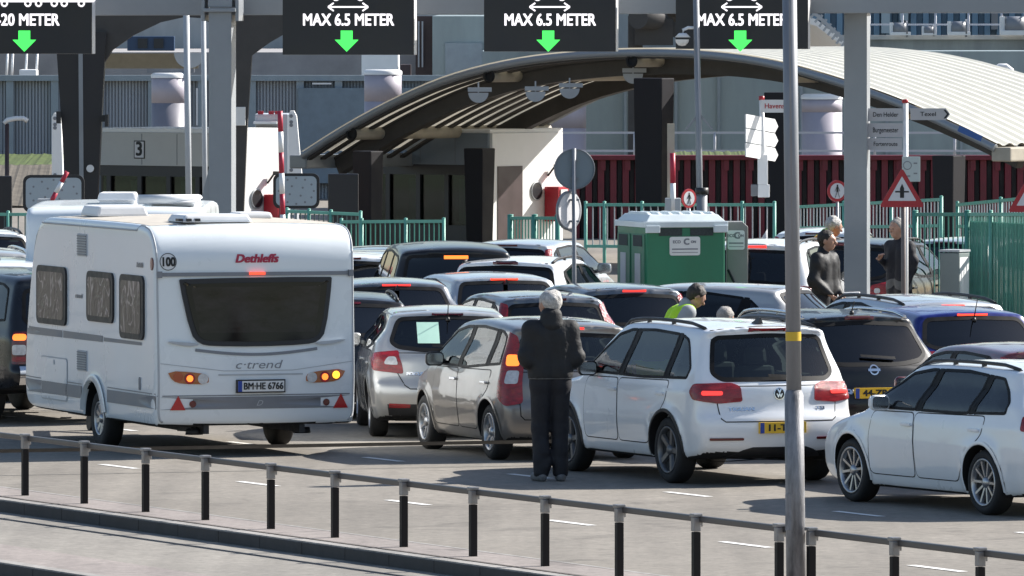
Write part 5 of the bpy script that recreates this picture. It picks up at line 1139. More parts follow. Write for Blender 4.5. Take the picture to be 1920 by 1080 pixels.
q.obox(c + AZ * .73, ex, ey, AZ, .30, .34, 1.46); wp(q, 'housing', mat('cabinet_pale', (.20, .24, .235), .5, var=.05), t, bevel=.01); q = MB(); q.obox(c + AZ * 1.49, ex, ey, AZ, .32, .36, .03); wp(q, 'lid', M['palegrey'], t); q = MB(); q.obox(c + AZ * .73 + ex * .1505, ex, ey, AZ, .003, .30, 1.34); wp(q, 'door', M['panelwhite'], t)  # white sheet on the right side paints in the sunlit edge
q = MB(); c = GP(1610, 134); t = thing('barrier', 'thin pale barrier arm across the foot of the grey gantry post', 'barrier', GP(1500, 123.4)); q.cyl(P(1500, 553, 123.4), P(1612, 549, 123.0), .014, .014, 8); wp(q, 'arm', M['panelwhite'], t); q = MB(); q.obox(GP(1496, 123.4) + AZ * .5, AX, AY, AZ, .2, .2, 1.0); q.obox(GP(1496, 123.4) + AZ * 1.02, AX, AY, AZ, .24, .24, .05); wp(q, 'housing', M['palegrey'], t, bevel=.015)
# ------------------------------------------------------------------ curved canopy over the ticket lanes
M['canopytop'] = mat('canopy_sheet', (.80, .78, .68), .42, var=.05, scale=2); M['canopyunder'] = mat('canopy_lining', (.40, .36, .29), .6, var=.15, scale=3); M['slat'] = mat('canopy_slat', (.72, .70, .62), .6); M['blacksteel2'] = mat('column_steel', (.019, .018, .021), .6, spec=.2, var=.15, scale=2); M['steeldark'] = mat('dark_steel', (.075, .071, .068), .6, spec=.2, var=.15, scale=2); 
_m = M['canopytop']; _nt = _m.node_tree; _b = _nt.nodes['Principled BSDF']; _tl = _nt.nodes.new('ShaderNodeBsdfTranslucent'); _tl.inputs[0].default_value = (.75, .70, .58, 1); _mx = _nt.nodes.new('ShaderNodeMixShader'); _mx.inputs[0].default_value = .22
_nt.links.new(_b.outputs[0], _mx.inputs[1]); _nt.links.new(_tl.outputs[0], _mx.inputs[2]); _nt.links.new(_mx.outputs[0], _nt.nodes['Material Output'].inputs['Surface'])
M['steeledge'] = mat('canopy_edge', (.28, .30, .32), .45, metal=.2)
E2 = Vector((.60, .80, 0)); E1 = Vector((.80, -.60, 0))
def vline(pts):  # photo outline of the front edge -> world points, right end nearer
    out = []
    for px, py in pts: out.append(P(px, py, 175 - (px - 560) / 1310 * 10))
    return out
edge = chaikin([(566, 288), (640, 240), (735, 188), (840, 142), (960, 112), (1080, 98), (1200, 93), (1320, 96), (1440, 111), (1560, 144), (1680, 185), (1790, 234), (1868, 273)], 2, False)
EP = vline(edge); nE = len(EP); LEN = 6.3
def nrm2(i):
    a, b_ = EP[max(0, i - 1)], EP[min(nE - 1, i + 1)]; d = (b_ - a).normalized(); n = Vector((0, 0, 1)) - d * d.z; return n.normalized()
t = thing('curved_canopy', 'low curved canopy with a pale ribbed roof on dark arched beams over the ticket lanes', 'canopy', Vector((EP[nE // 2].x, EP[nE // 2].y, 0)))
q = MB(); nw = 64; vs = []
for i in range(nE):
    n = nrm2(i)
    for j in range(nw + 1): vs.append(EP[i] + E2 * (LEN * j / nw) + n * (.045 if j % 4 in (0, 1) else 0.0))
q.add(vs, [(i * (nw + 1) + j, i * (nw + 1) + j + 1, (i + 1) * (nw + 1) + j + 1, (i + 1) * (nw + 1) + j) for i in range(nE - 1) for j in range(nw)]); wp(q, 'roof_sheet', M['canopytop'], t, fix=False)
for j in range(15):   # dark lining boards with open slots between, the pale sheet shows through
    q = MB(); vs = []; a0 = .02 + .42 * j; a1 = min(a0 + .15, LEN - .02)
    for i in range(nE):
        n = nrm2(i); vs += [EP[i] + E2 * a0 - n * .12, EP[i] + E2 * a1 - n * .12, EP[i] + E2 * a1 - n * .16, EP[i] + E2 * a0 - n * .16]
    q.add(vs, [(i * 4 + k_, i * 4 + (k_ + 1) % 4, i * 4 + 4 + (k_ + 1) % 4, i * 4 + 4 + k_) for i in range(nE - 1) for k_ in range(4)]); wp(q, 'lining_board', M['steeldark'], t)
for off in (0, LEN):
    q = MB(); q.tube([p + E2 * off - nrm2(i) * .055 for i, p in enumerate(EP)], .075, 8); wp(q, 'edge_tube', M['steeledge'], t)
def arch(off, depth, wdt, nm, x0=0, x1=nE, top=.16):
    q = MB(); vs = []; idx = list(range(x0, x1))
    for i in idx:
        n = nrm2(i); b_ = EP[i] + E2 * off
        for s, k in ((-.5, top), (.5, top), (.5, top + depth), (-.5, top + depth)): vs.append(b_ + E2 * (s * wdt) - n * k)
    m = len(idx); fs = [(i * 4 + k, i * 4 + (k + 1) % 4, (i + 1) * 4 + (k + 1) % 4, (i + 1) * 4 + k) for i in range(m - 1) for k in range(4)] + [(0, 1, 2, 3), (m * 4 - 1, m * 4 - 2, m * 4 - 3, m * 4 - 4)]
    q.add(vs, fs); return wp(q, nm, M['steeldark'], t)
arch(1.0, .30, .22, 'arched_beam'); arch(4.6, .32, .22, 'arched_beam')
def idx_of(px): return min(range(nE), key=lambda i: abs(edge[i][0] - px))
for px in (662, 905, 1182, 1500, 1690):   # purlins with dark open ends
    i = idx_of(px); n = nrm2(i); a = EP[i] - n * .20; q = MB(); q.cyl(a - E2 * .02, a + E2 * LEN, .12, .12, 16, caps=False); q.cyl(a + E2 * .02, a + E2 * .03, .118, .118, 16); po = wp(q, 'purlin', M['canopyunder'], t)
    q = MB(); q.lathe([(.08, 0), (.128, 0), (.128, .03), (.0, .03)], a - E2 * .03, E2, 16); q.build('purlin_end', M['gap'], po)
for i in (0, nE - 1):   # eaves gutter boxes
    q = MB(); c = EP[i] - AZ * .16; q.obox(c + E2 * LEN / 2 + (E1 * .1 if i else -E1 * .1), E2, E1, AZ, LEN, .42, .26); wp(q, 'gutter', M['canopyunder'] if i else M['steeledge'], t, bevel=.03)
def col(px, pw0, pw1, d, zt, nm='column', mt=None):
    c = GP(px, d); k = d / F; q = MB(); ex, ey = rot(R(-30)); q.obox(c + AZ * zt / 2, E1, E2, AZ, pw1 * k, .34, zt, 0, pw0 / pw1); wp(q, nm, mt or M['blacksteel2'], t, bevel=.02)
col(690, 44, 38, 171.2, 2.15); col(899, 44, 36, 174.4, 2.15); col(1226, 66, 56, 168.5, 3.55); col(1779, 48, 40, 163.5, 2.2); col(1465, 52, 44, 167.0, 3.3)
for px, py, off in ((897, 186, .15), (1004, 184, 3.4), (1068, 178, 4.4), (1187, 150, .2)):   # round lamp shades under the beams
    c = P(px, py - 12, 172.0 + off * .3) if False else P(px, py - 12, 171.0); q = MB(); q.prism([(.19 * math.cos(a), .19 * math.sin(a)) for a in np.linspace(math.pi, 2 * math.pi, 20)], c, AX, AZ, AY, .10); q.bar(c + Vector((-.2, .05, .06)), c + Vector((.25, .05, .06)), .08); q.bar(c + AY * .05, c + AZ * .2 + AY * .05, .03); wp(q, 'lamp_shade', M['palegrey'], t)
q = MB(); c = P(1822, 253, 163.6); q.prism([(-.26, .07), (.16, -.12), (.2, -.02), (-.22, .17)], c, AX, AZ, AY, .03); o = wp(q, 'blue_plate', mat('blue_board', (.03, .10, .32), .45), t)
# ------------------------------------------------------------------ tall dark canopy at the left
d = 166.0; k = d / F; t = thing('tall_canopy', 'tall dark canopy with tapering black legs and an arched beam at the upper left', 'canopy', GP(152, d))
def slab(poly, d, th, m, nm, t, **kk):
    q = MB(); pts = [P(x, y, d) for x, y in poly]; o = pts[0]; q.prism([((p - o).x, (p - o).z) for p in pts], o, AX, AZ, AY, th); return wp(q, nm, m, t, **kk)
M['blacksteel'] = mat('black_steel', (.014, .013, .016), .45, var=.12, scale=2)
slab([(104, 60), (147, 60), (147, 110), (152, 515), (135, 515), (107, 110)], d, .5, M['blacksteel'], 'leg', t); slab([(154, 60), (200, 60), (196, 110), (176, 515), (156, 515), (154, 110)], d, .5, M['blacksteel'], 'leg', t)
slab([(147, 100), (155, 100), (158, 515), (150, 515)], d - .02, .05, M['gantry'], 'drain_pipe', t)
arcp = [(104, -60), (1240, -60), (1240, 40), (800, 30), (640, 34), (560, 52), (505, 82), (470, 104), (463, 245), (452, 515), (428, 515), (438, 245), (440, 105), (425, 62), (395, 40), (350, 33), (300, 44), (250, 66), (205, 98), (196, 112), (104, 80)]
slab([(104, -60), (640, -60), (640, 30), (560, 48), (505, 80), (472, 104), (463, 245), (452, 515), (428, 515), (438, 245), (438, 120), (430, 80), (405, 48), (375, 34), (345, 32), (300, 42), (250, 66), (210, 94), (197, 116), (150, 110), (104, 80)], d + .12, .45, M['steeldark'], 'arched_beam', t)
q = MB(); q.box(P(-300, 0, d).x, P(760, 0, d).x, d + .2, d + 9, 5.15, 5.35); wp(q, 'roof', M['canopyunder'], t)
q = MB(); q.bar(P(196, 110, 171), P(372, 110, 171), .12, .20); q.bar(P(196, 124, 171), P(372, 124, 171), .10, .09); wp(q, 'purlin', M['canopyunder'], t)
q = MB(); c = P(355, 99, 165.5); q.prism([(.28 * math.cos(a), .28 * math.sin(a)) for a in np.linspace(math.pi, 2 * math.pi, 22)], c, AX, AZ, AY, .12); wp(q, 'lamp_shade', M['palegrey'], t)
q = MB(); q.obox(P(195, 222, d - .1), AX, AY, AZ, .10, .2, .12); q.obox(P(200, 226, d - .3), AX, AY, AZ, .06, .2, .22); q.obox(P(110, 220, d - .2), AX, AY, AZ, .08, .2, .22); wp(q, 'floodlight', M['black'], t)
q = MB(); q.prism(circ(.07, 16), P(169, 316, d - .06), AX, AZ, AY, .05); wp(q, 'round_lamp', M['whiteplastic'], t)
q = MB(); q.obox(P(450, 218, d - .15), AX, AY, AZ, .2, .12, .34); wp(q, 'junction_box', M['platew'], t, bevel=.01)
for px0, px1, pb, r, lab in ((349, 356, 515, .055, 'pale tube post between the booth number 3 and the gantry post'), (381, 386, 300, .045, 'thinner pale tube close to the left gantry post')):
    a = P(px1, 0, 160); a.z = 0; e = P(px0, 10, 160); t2 = thing('tube_post', lab, 'post', a); q = MB(); q.cyl(a, e, r, r, 12); wp(q, 'tube', M['palegrey'], t2); q = MB(); q.cyl(a, a + AZ * .05, .13, .12, 14); wp(q, 'foot', M['palegrey'], t2)
# ------------------------------------------------------------------ ticket booths
M['booth'] = mat('booth_panel', (.50, .50, .48), .5, var=.05, scale=1.5); M['boothwhite'] = mat('booth_white', (.82, .82, .81), .5, var=.04, scale=1.5); M['boothdark'] = mat('booth_dark', (.02, .021, .025), .4); M['boothblue'] = mat('booth_blue', (.20, .24, .28), .5, var=.05); M['boothglass'] = glass('booth_glass', (.45, .56, .52), .45); M['signredbox'] = mat('red_box', (.42, .02, .035), .4); M['doordark'] = mat('door_brown', (.05, .03, .03), .5, var=.2)
def booth(pxc, d, wl, wr, num, lab, blue=False):
    """corner nearest the camera at photo column pxc; wl runs back-left along -E1, wr runs back-right along E2"""
    c = GP(pxc, d); k = d / F; zt = 5 - 250 / (F / d); t = thing('ticket_booth', lab, 'booth', c); U, V = -E1, E2
    def face(u0, u1, z0, z1, m, nm, out=.0, th=.04): q = MB(); q.obox(c + U * (u0 + u1) / 2 - V * (out + th / 2) * 1 + AZ * (z0 + z1) / 2, U, V, AZ, u1 - u0, th, z1 - z0); return wp(q, nm, m, t)
    q = MB(); q.obox(c + U * wl / 2 + V * wr / 2 + AZ * (zt + .04), U, V, AZ, wl + .08, wr + .08, .08); wp(q, 'roof', M['boothwhite'], t, bevel=.015)
    q = MB(); q.obox(c + U * wl / 2 + V * wr / 2 + AZ * .3, U, V, AZ, wl - .02, wr - .02, .6); wp(q, 'plinth', M['boothdark'], t)
    face(.0, wl, zt - .62, zt - .0, M['boothblue'] if blue else M['booth'], 'fascia', .0, .06); face(.02, wl - .02, zt - .82, zt - .62, M['boothdark'], 'awning', -.03, .05)
    q = MB(); q.obox(c + U * wl / 2 + V * (wr - .05) + AZ * zt / 2, U, V, AZ, wl, .06, zt); wp(q, 'back_wall', M['boothdark'], t)
    q = MB(); q.obox(c + U * (wl - .03) + V * wr / 2 + AZ * zt / 2, V, U, AZ, wr - .1, .06, zt); wp(q, 'side_wall', M['boothdark'], t)
    for u in (.35, 1.05, 1.75, 2.5): face(u - .05, u + .05, .6, zt - .82, M['boothdark'], 'mullion', -.04, .05)
    face(.05, wl - .05, .6, zt - .82, M['boothglass'], 'window', -.06, .012)
    for u, ww in ((.7, .28), (1.9, .34)): face(u - ww / 2, u + ww / 2, .62, zt - .9, mat('green_blind', (.12, .22, .19), .7, var=.2, scale=3, stretch=(6, 6, .3)), 'blind', -.14, .02)
    # white end wall with door, porthole, camera and red machine
    n = -U; q = MB(); q.obox(c + V * wr / 2 + n * .03 + AZ * zt / 2, V, U, AZ, wr, .08, zt); wp(q, 'end_wall', M['boothwhite'], t, bevel=.01)
    if num is None: q = MB(); q.obox(c + V * .56 + n * .075 + AZ * .95, V, U, AZ, .80, .02, 1.62); wp(q, 'door', M['doordark'], t)
    q = MB(); q.prism(circ(.17, 26), c + V * (wr * .62) + n * .075 + AZ * 1.26, V, AZ, n, .012); wp(q, 'porthole', M['boothdark'], t); q = MB(); q.lathe([(.165, 0), (.19, 0), (.19, .02), (.165, .02)], c + V * (wr * .62) + n * .075 + AZ * 1.26, n, 26); wp(q, 'porthole_rim', M['palegrey'], t)
    q = MB(); q.tube([c + V * wr * .78 + n * .08 + AZ * 1.55, c + V * wr * .80 + n * .2 + AZ * 1.72], .02, 6); q.obox(c + V * wr * .84 + n * .24 + AZ * 1.74, V, n, AZ, .12, .16, .07); wp(q, 'camera', M['black'], t)
    q = MB(); q.obox(c + V * (wr * .80) + n * .26 + AZ * 1.0, V, n, AZ, .34, .34, .68); wp(q, 'ticket_machine', M['signredbox'], t, bevel=.01); q = MB(); q.obox(c + V * (wr * .80) + n * .44 + AZ * 1.08, V, n, AZ, .22, .02, .42); wp(q, 'machine_panel', M['whiteplastic'], t); q = MB(); q.obox(c + V * (wr * .80) + n * .455 + AZ * 1.05, V, n, AZ, .08, .012, .14); wp(q, 'slot', M['ink'], t)
    if num:
        fz = zt - .32; u = wl * .62; o = c + U * u - V * .062 + AZ * fz; q = MB(); q.obox(o, U, V, AZ, .26, .012, .34); so_ = wp(q, 'number_sign', M['ink'], t); q = MB(); q.obox(o - V * .008, U, V, AZ, .22, .006, .30); q.build('field', M['signwhite'], so_); q = MB(); text(q, num, .36, o - V * .0125, -U, AZ, bold=.012); q.build('lettering', M['ink'], so_, fix=False)
    for u in (.8, 1.65): face(u - .006, u + .006, zt - .6, zt - .02, M['stripe'], 'panel_joint', .061, .004)
    return t
booth(398, 169.5, 2.75, 2.0, '3', 'grey and white ticket booth numbered 3 left of the gantry post')
booth(918, 176.5, 3.5, 2.3, None, 'ticket booth with glazed front, dark door and red machine under the curved canopy', True)
# lane-signal backs and striped poles
M['dotpanel'] = mat('signal_panel', (.36, .42, .46), .45, var=.05)
def dotsign(x0, x1, y0, y1, d, lab):
    k = d / F; c = P((x0 + x1) / 2, (y0 + y1) / 2, d); w, h = (x1 - x0) * k, (y1 - y0) * k; t = thing('lane_signal', lab, 'signal', Vector((c.x, d, 0)))
    q = MB(); q.prism(rrect(w, h, .12, 4), c, AX, AZ, AY, .08); wp(q, 'frame', M['black'], t); q = MB(); q.prism(rrect(w - .10, h - .10, .09, 4), c - AY * .012, AX, AZ, AY, .012); po = wp(q, 'panel', M['dotpanel'], t)
    for a, r in [(i * math.pi / 6, .36) for i in range(12)] + [(i * math.pi / 2 + .6, .16) for i in range(4)]: q = MB(); q.prism(circ(.02, 8), c + Vector((math.cos(a) * r * w * 1.05, -.0125, math.sin(a) * r * h * 1.02)), AX, AZ, AY, .001); q.build('bolt', M['stripe'], po)
    q = MB(); q.cyl(Vector((c.x, d + .05, 0)), c + AY * .05, .04, .04, 10); wp(q, 'pole', M['palegrey'], t)
dotsign(43, 158, 328, 398, 158, 'pale dotted signal panel behind the motorhome at the left'); dotsign(512, 599, 325, 391, 160, 'pale dotted signal panel right of the red and white pole')
M['polered'] = mat('pole_red', (.42, .02, .05), .45)
def striped(pa, pb, d, r, n, lab, base=True):
    a, e = P(*pa, d), P(*pb, d); t = thing('barrier_pole', lab, 'barrier', Vector((e.x, d, 0))); 
    for i in range(n): q = MB(); q.cyl(a + (e - a) * i / n, a + (e - a) * (i + 1) / n, r, r, 12); wp(q, 'red_band' if i % 2 == 0 else 'white_band', M['polered'] if i % 2 == 0 else M['panelwhite'], t)
    q = MB(); q.obox(Vector((e.x, d + .1, max(.5, e.z / 2 + .2))), AX, AY, AZ, .26, .26, max(1.0, e.z + .1)); wp(q, 'barrier_housing', M['palegrey'], t, bevel=.015); return t
striped((525, 208), (532, 480), 156, .045, 7, 'upright red and white barrier pole right of the booth numbered 3'); striped((126, 322), (84, 400), 157, .04, 4, 'tilted red and white barrier pole in front of the dark canopy leg')
striped((1261, 287), (1262, 400), 150, .045, 2, 'red and white marker pole beside the dark central canopy column')
q = MB(); a = GP(1258, 150.3); t = thing('marker_post', 'pale square post behind the red and white marker pole', 'post', a); q.obox(a + AZ * 1.5, AX, AY, AZ, .12, .12, 3.0 - .1); wp(q, 'post', M['canopyunder'], t)
def tapered(x0, x1, xb0, xb1, y0, y1, d, lab):
    t = thing('fender_post', lab, 'post', GP((xb0 + xb1) / 2, d)); k = d / F
    slab([(x0, y0 + 8), (x0 + 4, y0), (x1 - 5, y0), (x1, y0 + 10), (xb1, y1), (xb0, y1)], d, .5, M['boothwhite'], 'body', t)
    for f in (.03, .12, .17, .86, .95): q = MB(); q.prism(circ(.04, 10), P(x0 + (xb0 - x0) * f + 6, y0 + 6 + (y1 - y0) * f, d - .01), AX, AZ, AY, .012); wp(q, 'bolt', M['stripe'], t)
tapered(540, 556, 540, 566, 208, 330, 196, 'white tapering post with bolts behind the red and white barrier pole'); tapered(97, 114, 97, 118, 212, 340, 196, 'white tapering post with bolts beside the dark canopy leg')
q = MB(); c = P(493, 240, 198); t = thing('control_cabin', 'small white cabin with red lamps behind the booth numbered 3', 'cabin', GP(500, 198)); q.box(P(478, 0, 198).x, P(540, 0, 198).x, 198, 200, 0, ZP(214, 198)); wp(q, 'walls', mat('cabin_grey', (.42, .46, .50), .5), t, bevel=.02); q = MB(); q.box(P(476, 0, 198).x, P(520, 0, 198).x, 197.6, 198, ZP(232, 198), ZP(228, 198)); wp(q, 'ledge', M['boothwhite'], t); q = MB(); q.box(P(480, 0, 198).x, P(520, 0, 198).x, 197.98, 197.995, ZP(262, 198), ZP(236, 198)); wp(q, 'window', M['stripe'], t)
q = MB(); [q.box(P(x, 0, 198).x, P(x + 10, 0, 198).x, 197.7, 197.9, ZP(214, 198), ZP(208, 198)) for x in (484, 504, 516)]; wp(q, 'red_lamp', M['signredbox'], t)
# short lamp at the left edge and dark panels
d = 165; a = GP(13, d); t = thing('bent_lamp', 'short brown lamp with a bent pale arm at the left edge', 'lamp', a); q = MB(); q.cyl(a, P(13, 232, d), .045, .04, 10); wp(q, 'pole', M['doordark'], t); q = MB(); q.tube([P(8, 232, d), P(14, 225, d), P(30, 222, d), P(44, 222, d), P(52, 227, d)], .045, 8); wp(q, 'arm', M['whiteplastic'], t)
for x0, x1, y0, lab in ((-40, 22, 330, 'dark panel at the left edge beside the dotted signal'), (615, 672, 326, 'dark panel left of the slim canopy column')):
    t = thing('dark_panel', lab, 'panel', GP((x0 + x1) / 2, 158)); q = MB(); q.box(P(x0, 0, 158).x, P(x1, 0, 158).x, 158, 158.15, ZP(470, 158), ZP(y0, 158)); wp(q, 'panel', M['blacksteel'], t, bevel=.02)
    q = MB(); [q.box(P(x, 0, 158).x - .03, P(x, 0, 158).x + .03, 158.15, 158.2, 0, ZP(y0, 158)) for x in (x0 + 8, x1 - 8)]; wp(q, 'stand', M['black'], t)
# ------------------------------------------------------------------ red sheet wall
M['sheetred'] = mat('sheet_red', (.15, .013, .024), .5, var=.25, scale=1.5); M['sheetdark'] = mat('sheet_dark', (.022, .018, .024), .5, var=.2)
d = 190.0; t = thing('red_wall', 'long low wall of alternating dark red and black sheets behind the railings', 'wall', GP(1500, d)); zt = ZP(300, d)
q = MB(); x0, x1 = P(1075, 0, d).x, P(2000, 0, d).x; n = 40; w = (x1 - x0) / n
for i in range(n):
    xa = x0 + i * w; q.add([(xa, d, 0), (xa + w * .5, d, 0), (xa + w * .5, d, zt), (xa, d, zt)], [(0, 1, 2, 3)], 0); q.add([(xa + w * .5, d, 0), (xa + w * .6, d + .2, 0), (xa + w * .6, d + .2, zt), (xa + w * .5, d, zt)], [(0, 1, 2, 3)], 1)
    q.add([(xa + w * .6, d + .2, 0), (xa + w * .95, d + .2, 0), (xa + w * .95, d + .2, zt), (xa + w * .6, d + .2, zt)], [(0, 1, 2, 3)], 1); q.add([(xa + w * .95, d + .2, 0), (xa + w, d, 0), (xa + w, d, zt), (xa + w * .95, d + .2, zt)], [(0, 1, 2, 3)], 0)
wp(q, 'sheets', [M['sheetred'], M['sheetdark']], t, fix=False); q = MB(); q.box(x0, x1, d - .12, d + .35, zt, zt + .10); wp(q, 'top_beam', M['sheetred'], t, bevel=.01)
q = MB(); [q.box(x0 + i * w * 2 + .05, x0 + i * w * 2 + .16, d - .05, d, zt - .22, zt) for i in range(20)]; wp(q, 'lug', M['sheetred'], t)
# ------------------------------------------------------------------ quay walls, piles, ship
M['sheetpile'] = mat('sheet_pile', (.35, .38, .42), .55, var=.14, scale=.8, stretch=(2, 2, .3)); M['pileframe'] = mat('pile_frame', (.26, .31, .345), .5, var=.1); M['concrete'] = mat('quay_concrete', (.48, .475, .455), .8, var=.22, scale=.7, stretch=(1, 1, .45), detail=8); M['tealwall'] = mat('teal_grey_wall', (.27, .33, .34), .55, var=.16, scale=.6, stretch=(1.5, 1, .3), detail=7); M['pile'] = mat('pile_paint', (.40, .37, .42), .5, var=.06); M['pilegrey'] = mat('pile_lower', (.22, .215, .25), .5, var=.08)
d = 228.0; t = thing('sheet_pile_wall', 'long blue-grey ribbed sheet wall with steel frames behind the booths', 'wall', GP(400, d)); zt, zb = ZP(150, d), ZP(292, d)
q = MB(); x0, x1 = P(-120, 0, d).x, P(905, 0, d).x; n = 170; w = (x1 - x0) / n; vs = []
for i in range(n + 1):
    for f, yy in ((0, 0), (.5, 0), (.5, .06), (1, .06)): vs += [(x0 + (i + f) * w, d + yy, 0), (x0 + (i + f) * w, d + yy, zt)]
q.add(vs, [(2 * i, 2 * i + 2, 2 * i + 3, 2 * i + 1) for i in range(len(vs) // 2 - 1)]); wp(q, 'sheets', M['sheetpile'], t, fix=False)
q = MB(); q.box(x0, x1, d - .25, d + .2, zt - .02, zt + .12)
for px in (12, 96, 180, 278, 372, 466, 556, 628, 700): q.box(P(px, 0, d).x, P(px + 14, 0, d).x, d - .2, d - .01, 0, zt - .02)
wp(q, 'frame', M['pileframe'], t); q = MB(); q.box(P(560, 0, d).x, x1, d - .3, d - .2, .4, zt - .2); wp(q, 'smooth_panel', mat('smooth_blue', (.17, .22, .265), .5, var=.12), t)
q = MB(); [q.box(P(px, 0, d).x, P(px, 0, d).x + .05, d - .24, d - .2, ZP(235, d), ZP(165, d)) for px in (292, 368, 622)]; q.box(P(586, 0, d).x, P(622, 0, d).x, d - .36, d - .3, ZP(158, d), ZP(155, d)); wp(q, 'white_pipe', M['whiteplastic'], t)
def pile(px, w, y0, y1, d, lab, two=False, cap=True):
    k = d / F; a = GP(px, d); r = w * k / 2; t = thing('mooring_pile', lab, 'pile', a, 0, 'round mooring piles along the quay'); z0 = ZP(y0, d); zm = ZP(y1, d)
    q = MB(); q.cyl(a, Vector((a.x, a.y, zm)), r, r, 36); wp(q, 'lower_tube', M['pilegrey'] if two else M['pile'], t)
    q = MB(); q.cyl(Vector((a.x, a.y, zm)), Vector((a.x, a.y, z0)), r * 1.002, r * 1.002, 36); wp(q, 'upper_tube', M['pile'], t)
    q = MB(); q.lathe([(r * 1.03, 0), (r * 1.03, .08), (r * .9, .12), (0, .12)], Vector((a.x, a.y, z0)), AZ, 36); wp(q, 'cap', M['boothwhite'], t)
    if two: q = MB(); q.box(a.x - .5, a.x + .6, a.y - .1, a.y + .1, z0 + .12, z0 + .26); wp(q, 'cap_fitting', M['stripe'], t)
pile(316, 64, 146, 193, 212, 'big two-toned round pile right behind the booth numbered 3', True); pile(718, 70, 140, 190, 214, 'big round pile left of the curved canopy eaves'); pile(1062, 74, 190, 240, 205, 'big round pile under the crown of the curved canopy'); pile(1541, 76, 186, 210, 205, 'wide round pile between the lamp post and gantry post')
d = 216.0; t = thing('teal_wall', 'large teal-grey quay wall seen under the curved canopy', 'wall', GP(1300, d)); q = MB(); q.box(P(905, 0, d).x, P(1980, 0, d).x, d, d + 4, 0, ZP(96, d)); wp(q, 'face', M['tealwall'], t)
q = MB()
for px in (985, 1170, 1265, 1345, 1500, 1660, 1800): q.box(P(px, 0, d).x, P(px + 5, 0, d).x, d - .08, d, 0, ZP(96, d))
wp(q, 'rib', M['pileframe'], t)
def rail2(x0, x1, ys, yb, d, lab, step=150, m=None):
    t = thing('quay_railing', lab, 'railing', GP((x0 + x1) / 2, d)); m = m or mat('railing_white', (.50, .50, .54), .45)
    for y in ys: q = MB(); q.bar(P(x0, y, d), P(x1, y, d), .045); wp(q, 'rail', m, t)
    x = x0
    while x <= x1: q = MB(); q.cyl(P(x, yb, d), P(x, ys[0], d), .03, .03, 8); wp(q, 'post', m, t); x += step
rail2(1040, 1960, (249, 283), 300, 200, 'white two-bar quay railing in front of the teal wall')
d = 225.0; t = thing('concrete_parapet', 'stained grey concrete parapet above the right end of the canopy', 'wall', GP(1750, d)); q = MB(); q.box(P(1500, 0, d).x, P(2000, 0, d).x, d, d + 5, 0, ZP(72, d)); wp(q, 'wall', M['tealwall2'] if 'tealwall2' in M else mat('wet_concrete', (.25, .275, .28), .75, var=.3, scale=.9, stretch=(1.6, 1, .35), detail=8), t, bevel=.03); q = MB(); q.box(P(1500, 0, d).x, P(2000, 0, d).x, d - .12, d + .3, ZP(74, d), ZP(66, d)); wp(q, 'coping', M['concrete'], t)
rail2(1630, 1960, (23, 46), 68, 226, 'white two-bar railing on top of the stained concrete parapet', 62)
# the ship behind the parapet: corrugated blue side with pale letters
d = 246.0; M['shipblue'] = mat('ship_blue', (.13, .23, .33), .45, var=.12, scale=.5); t = thing('ferry', 'blue ribbed side of a ferry with pale lettering behind the concrete parapet', 'ship', GP(1800, d))
q = MB(); x0, x1 = P(1500, 0, d).x, P(2100, 0, d).x; n = 26; w = (x1 - x0) / n; vs = []
for i in range(n + 1):
    for f, yy in ((0, 0), (.45, 0), (.55, .25), (.95, .25)): vs += [(x0 + (i + f) * w, d + yy, 0), (x0 + (i + f) * w, d + yy, 8.5)]
q.add(vs, [(2 * i, 2 * i + 2, 2 * i + 3, 2 * i + 1) for i in range(len(vs) // 2 - 1)]); q.box(x0, x1, d + .4, d + 12, 0, 8.5); wp(q, 'hull', M['shipblue'], t, fix=False)
q = MB(); text(q, 'TEN EIL', 1.55, P(1752, -18, d) - AY * .03, AX, AZ, bold=.03, wid=3.9); wp(q, 'lettering', mat('ship_lettering', (.34, .44, .48), .5), t, fix=False)
q = MB(); q.box(P(1652, 0, d).x, P(1668, 0, d).x, d - .3, d - .02, 4.1, 5.4); q.box(P(1686, 0, d).x, P(1702, 0, d).x, d - .3, d - .02, 4.45, 4.9); wp(q, 'pale_panel', mat('ship_panel', (.32, .40, .45), .5), t); q = MB(); q.box(P(1858, 0, d).x, P(1870, 0, d).x, d - .3, d - .02, 4.2, 5.6); wp(q, 'ladder_shaft', M['stripe'], t)
def winch(px, py, d, s, lab):
    c = P(px, py, d); t = thing('deck_winch', lab, 'deck fitting', c); q = MB(); q.cyl(c + Vector((-.16 * s, 0, .16 * s)), c + Vector((.16 * s, 0, .16 * s)), .15 * s, .15 * s, 16); q.lathe([(.2 * s, 0), (.2 * s, .04 * s)], c + Vector((.14 * s, 0, .16 * s)), AX, 16); wp(q, 'drum', M['stripe'], t); q = MB(); q.obox(c + AZ * .04 * s, AX, AY, AZ, .5 * s, .3 * s, .08 * s); q.obox(c + Vector((-.22 * s, 0, .16 * s)), AX, AY, AZ, .08 * s, .16 * s, .3 * s); wp(q, 'frame', M['whiteplastic'], t, bevel=.01)
for px, s, lab in ((1688, 1.0, 'deck fitting left of the middle of the concrete parapet'), (1742, .7, 'small low deck fitting in the middle of the concrete parapet'), (1798, 1.1, 'white deck winch on the concrete parapet'), (1904, 1.5, 'tall deck fitting at the right end of the concrete parapet')): winch(px, 66, 224.6, s, lab)
d = 214; t = thing('bent_pipe', 'pale bent pipe rising behind the right end of the canopy roof', 'pipe', GP(1880, d)); q = MB(); q.tube([P(1800, 133, d), P(1860, 130, d), P(1866, 150, d)], .07, 10); q.tube([P(1866, 146, d), P(1866, 130, d), P(1874, 125, d), P(1886, 125, d), P(1895, 132, d), P(1900, 150, d), P(1902, 300, d)], .08, 10); wp(q, 'pipe', M['boothwhite'], t)
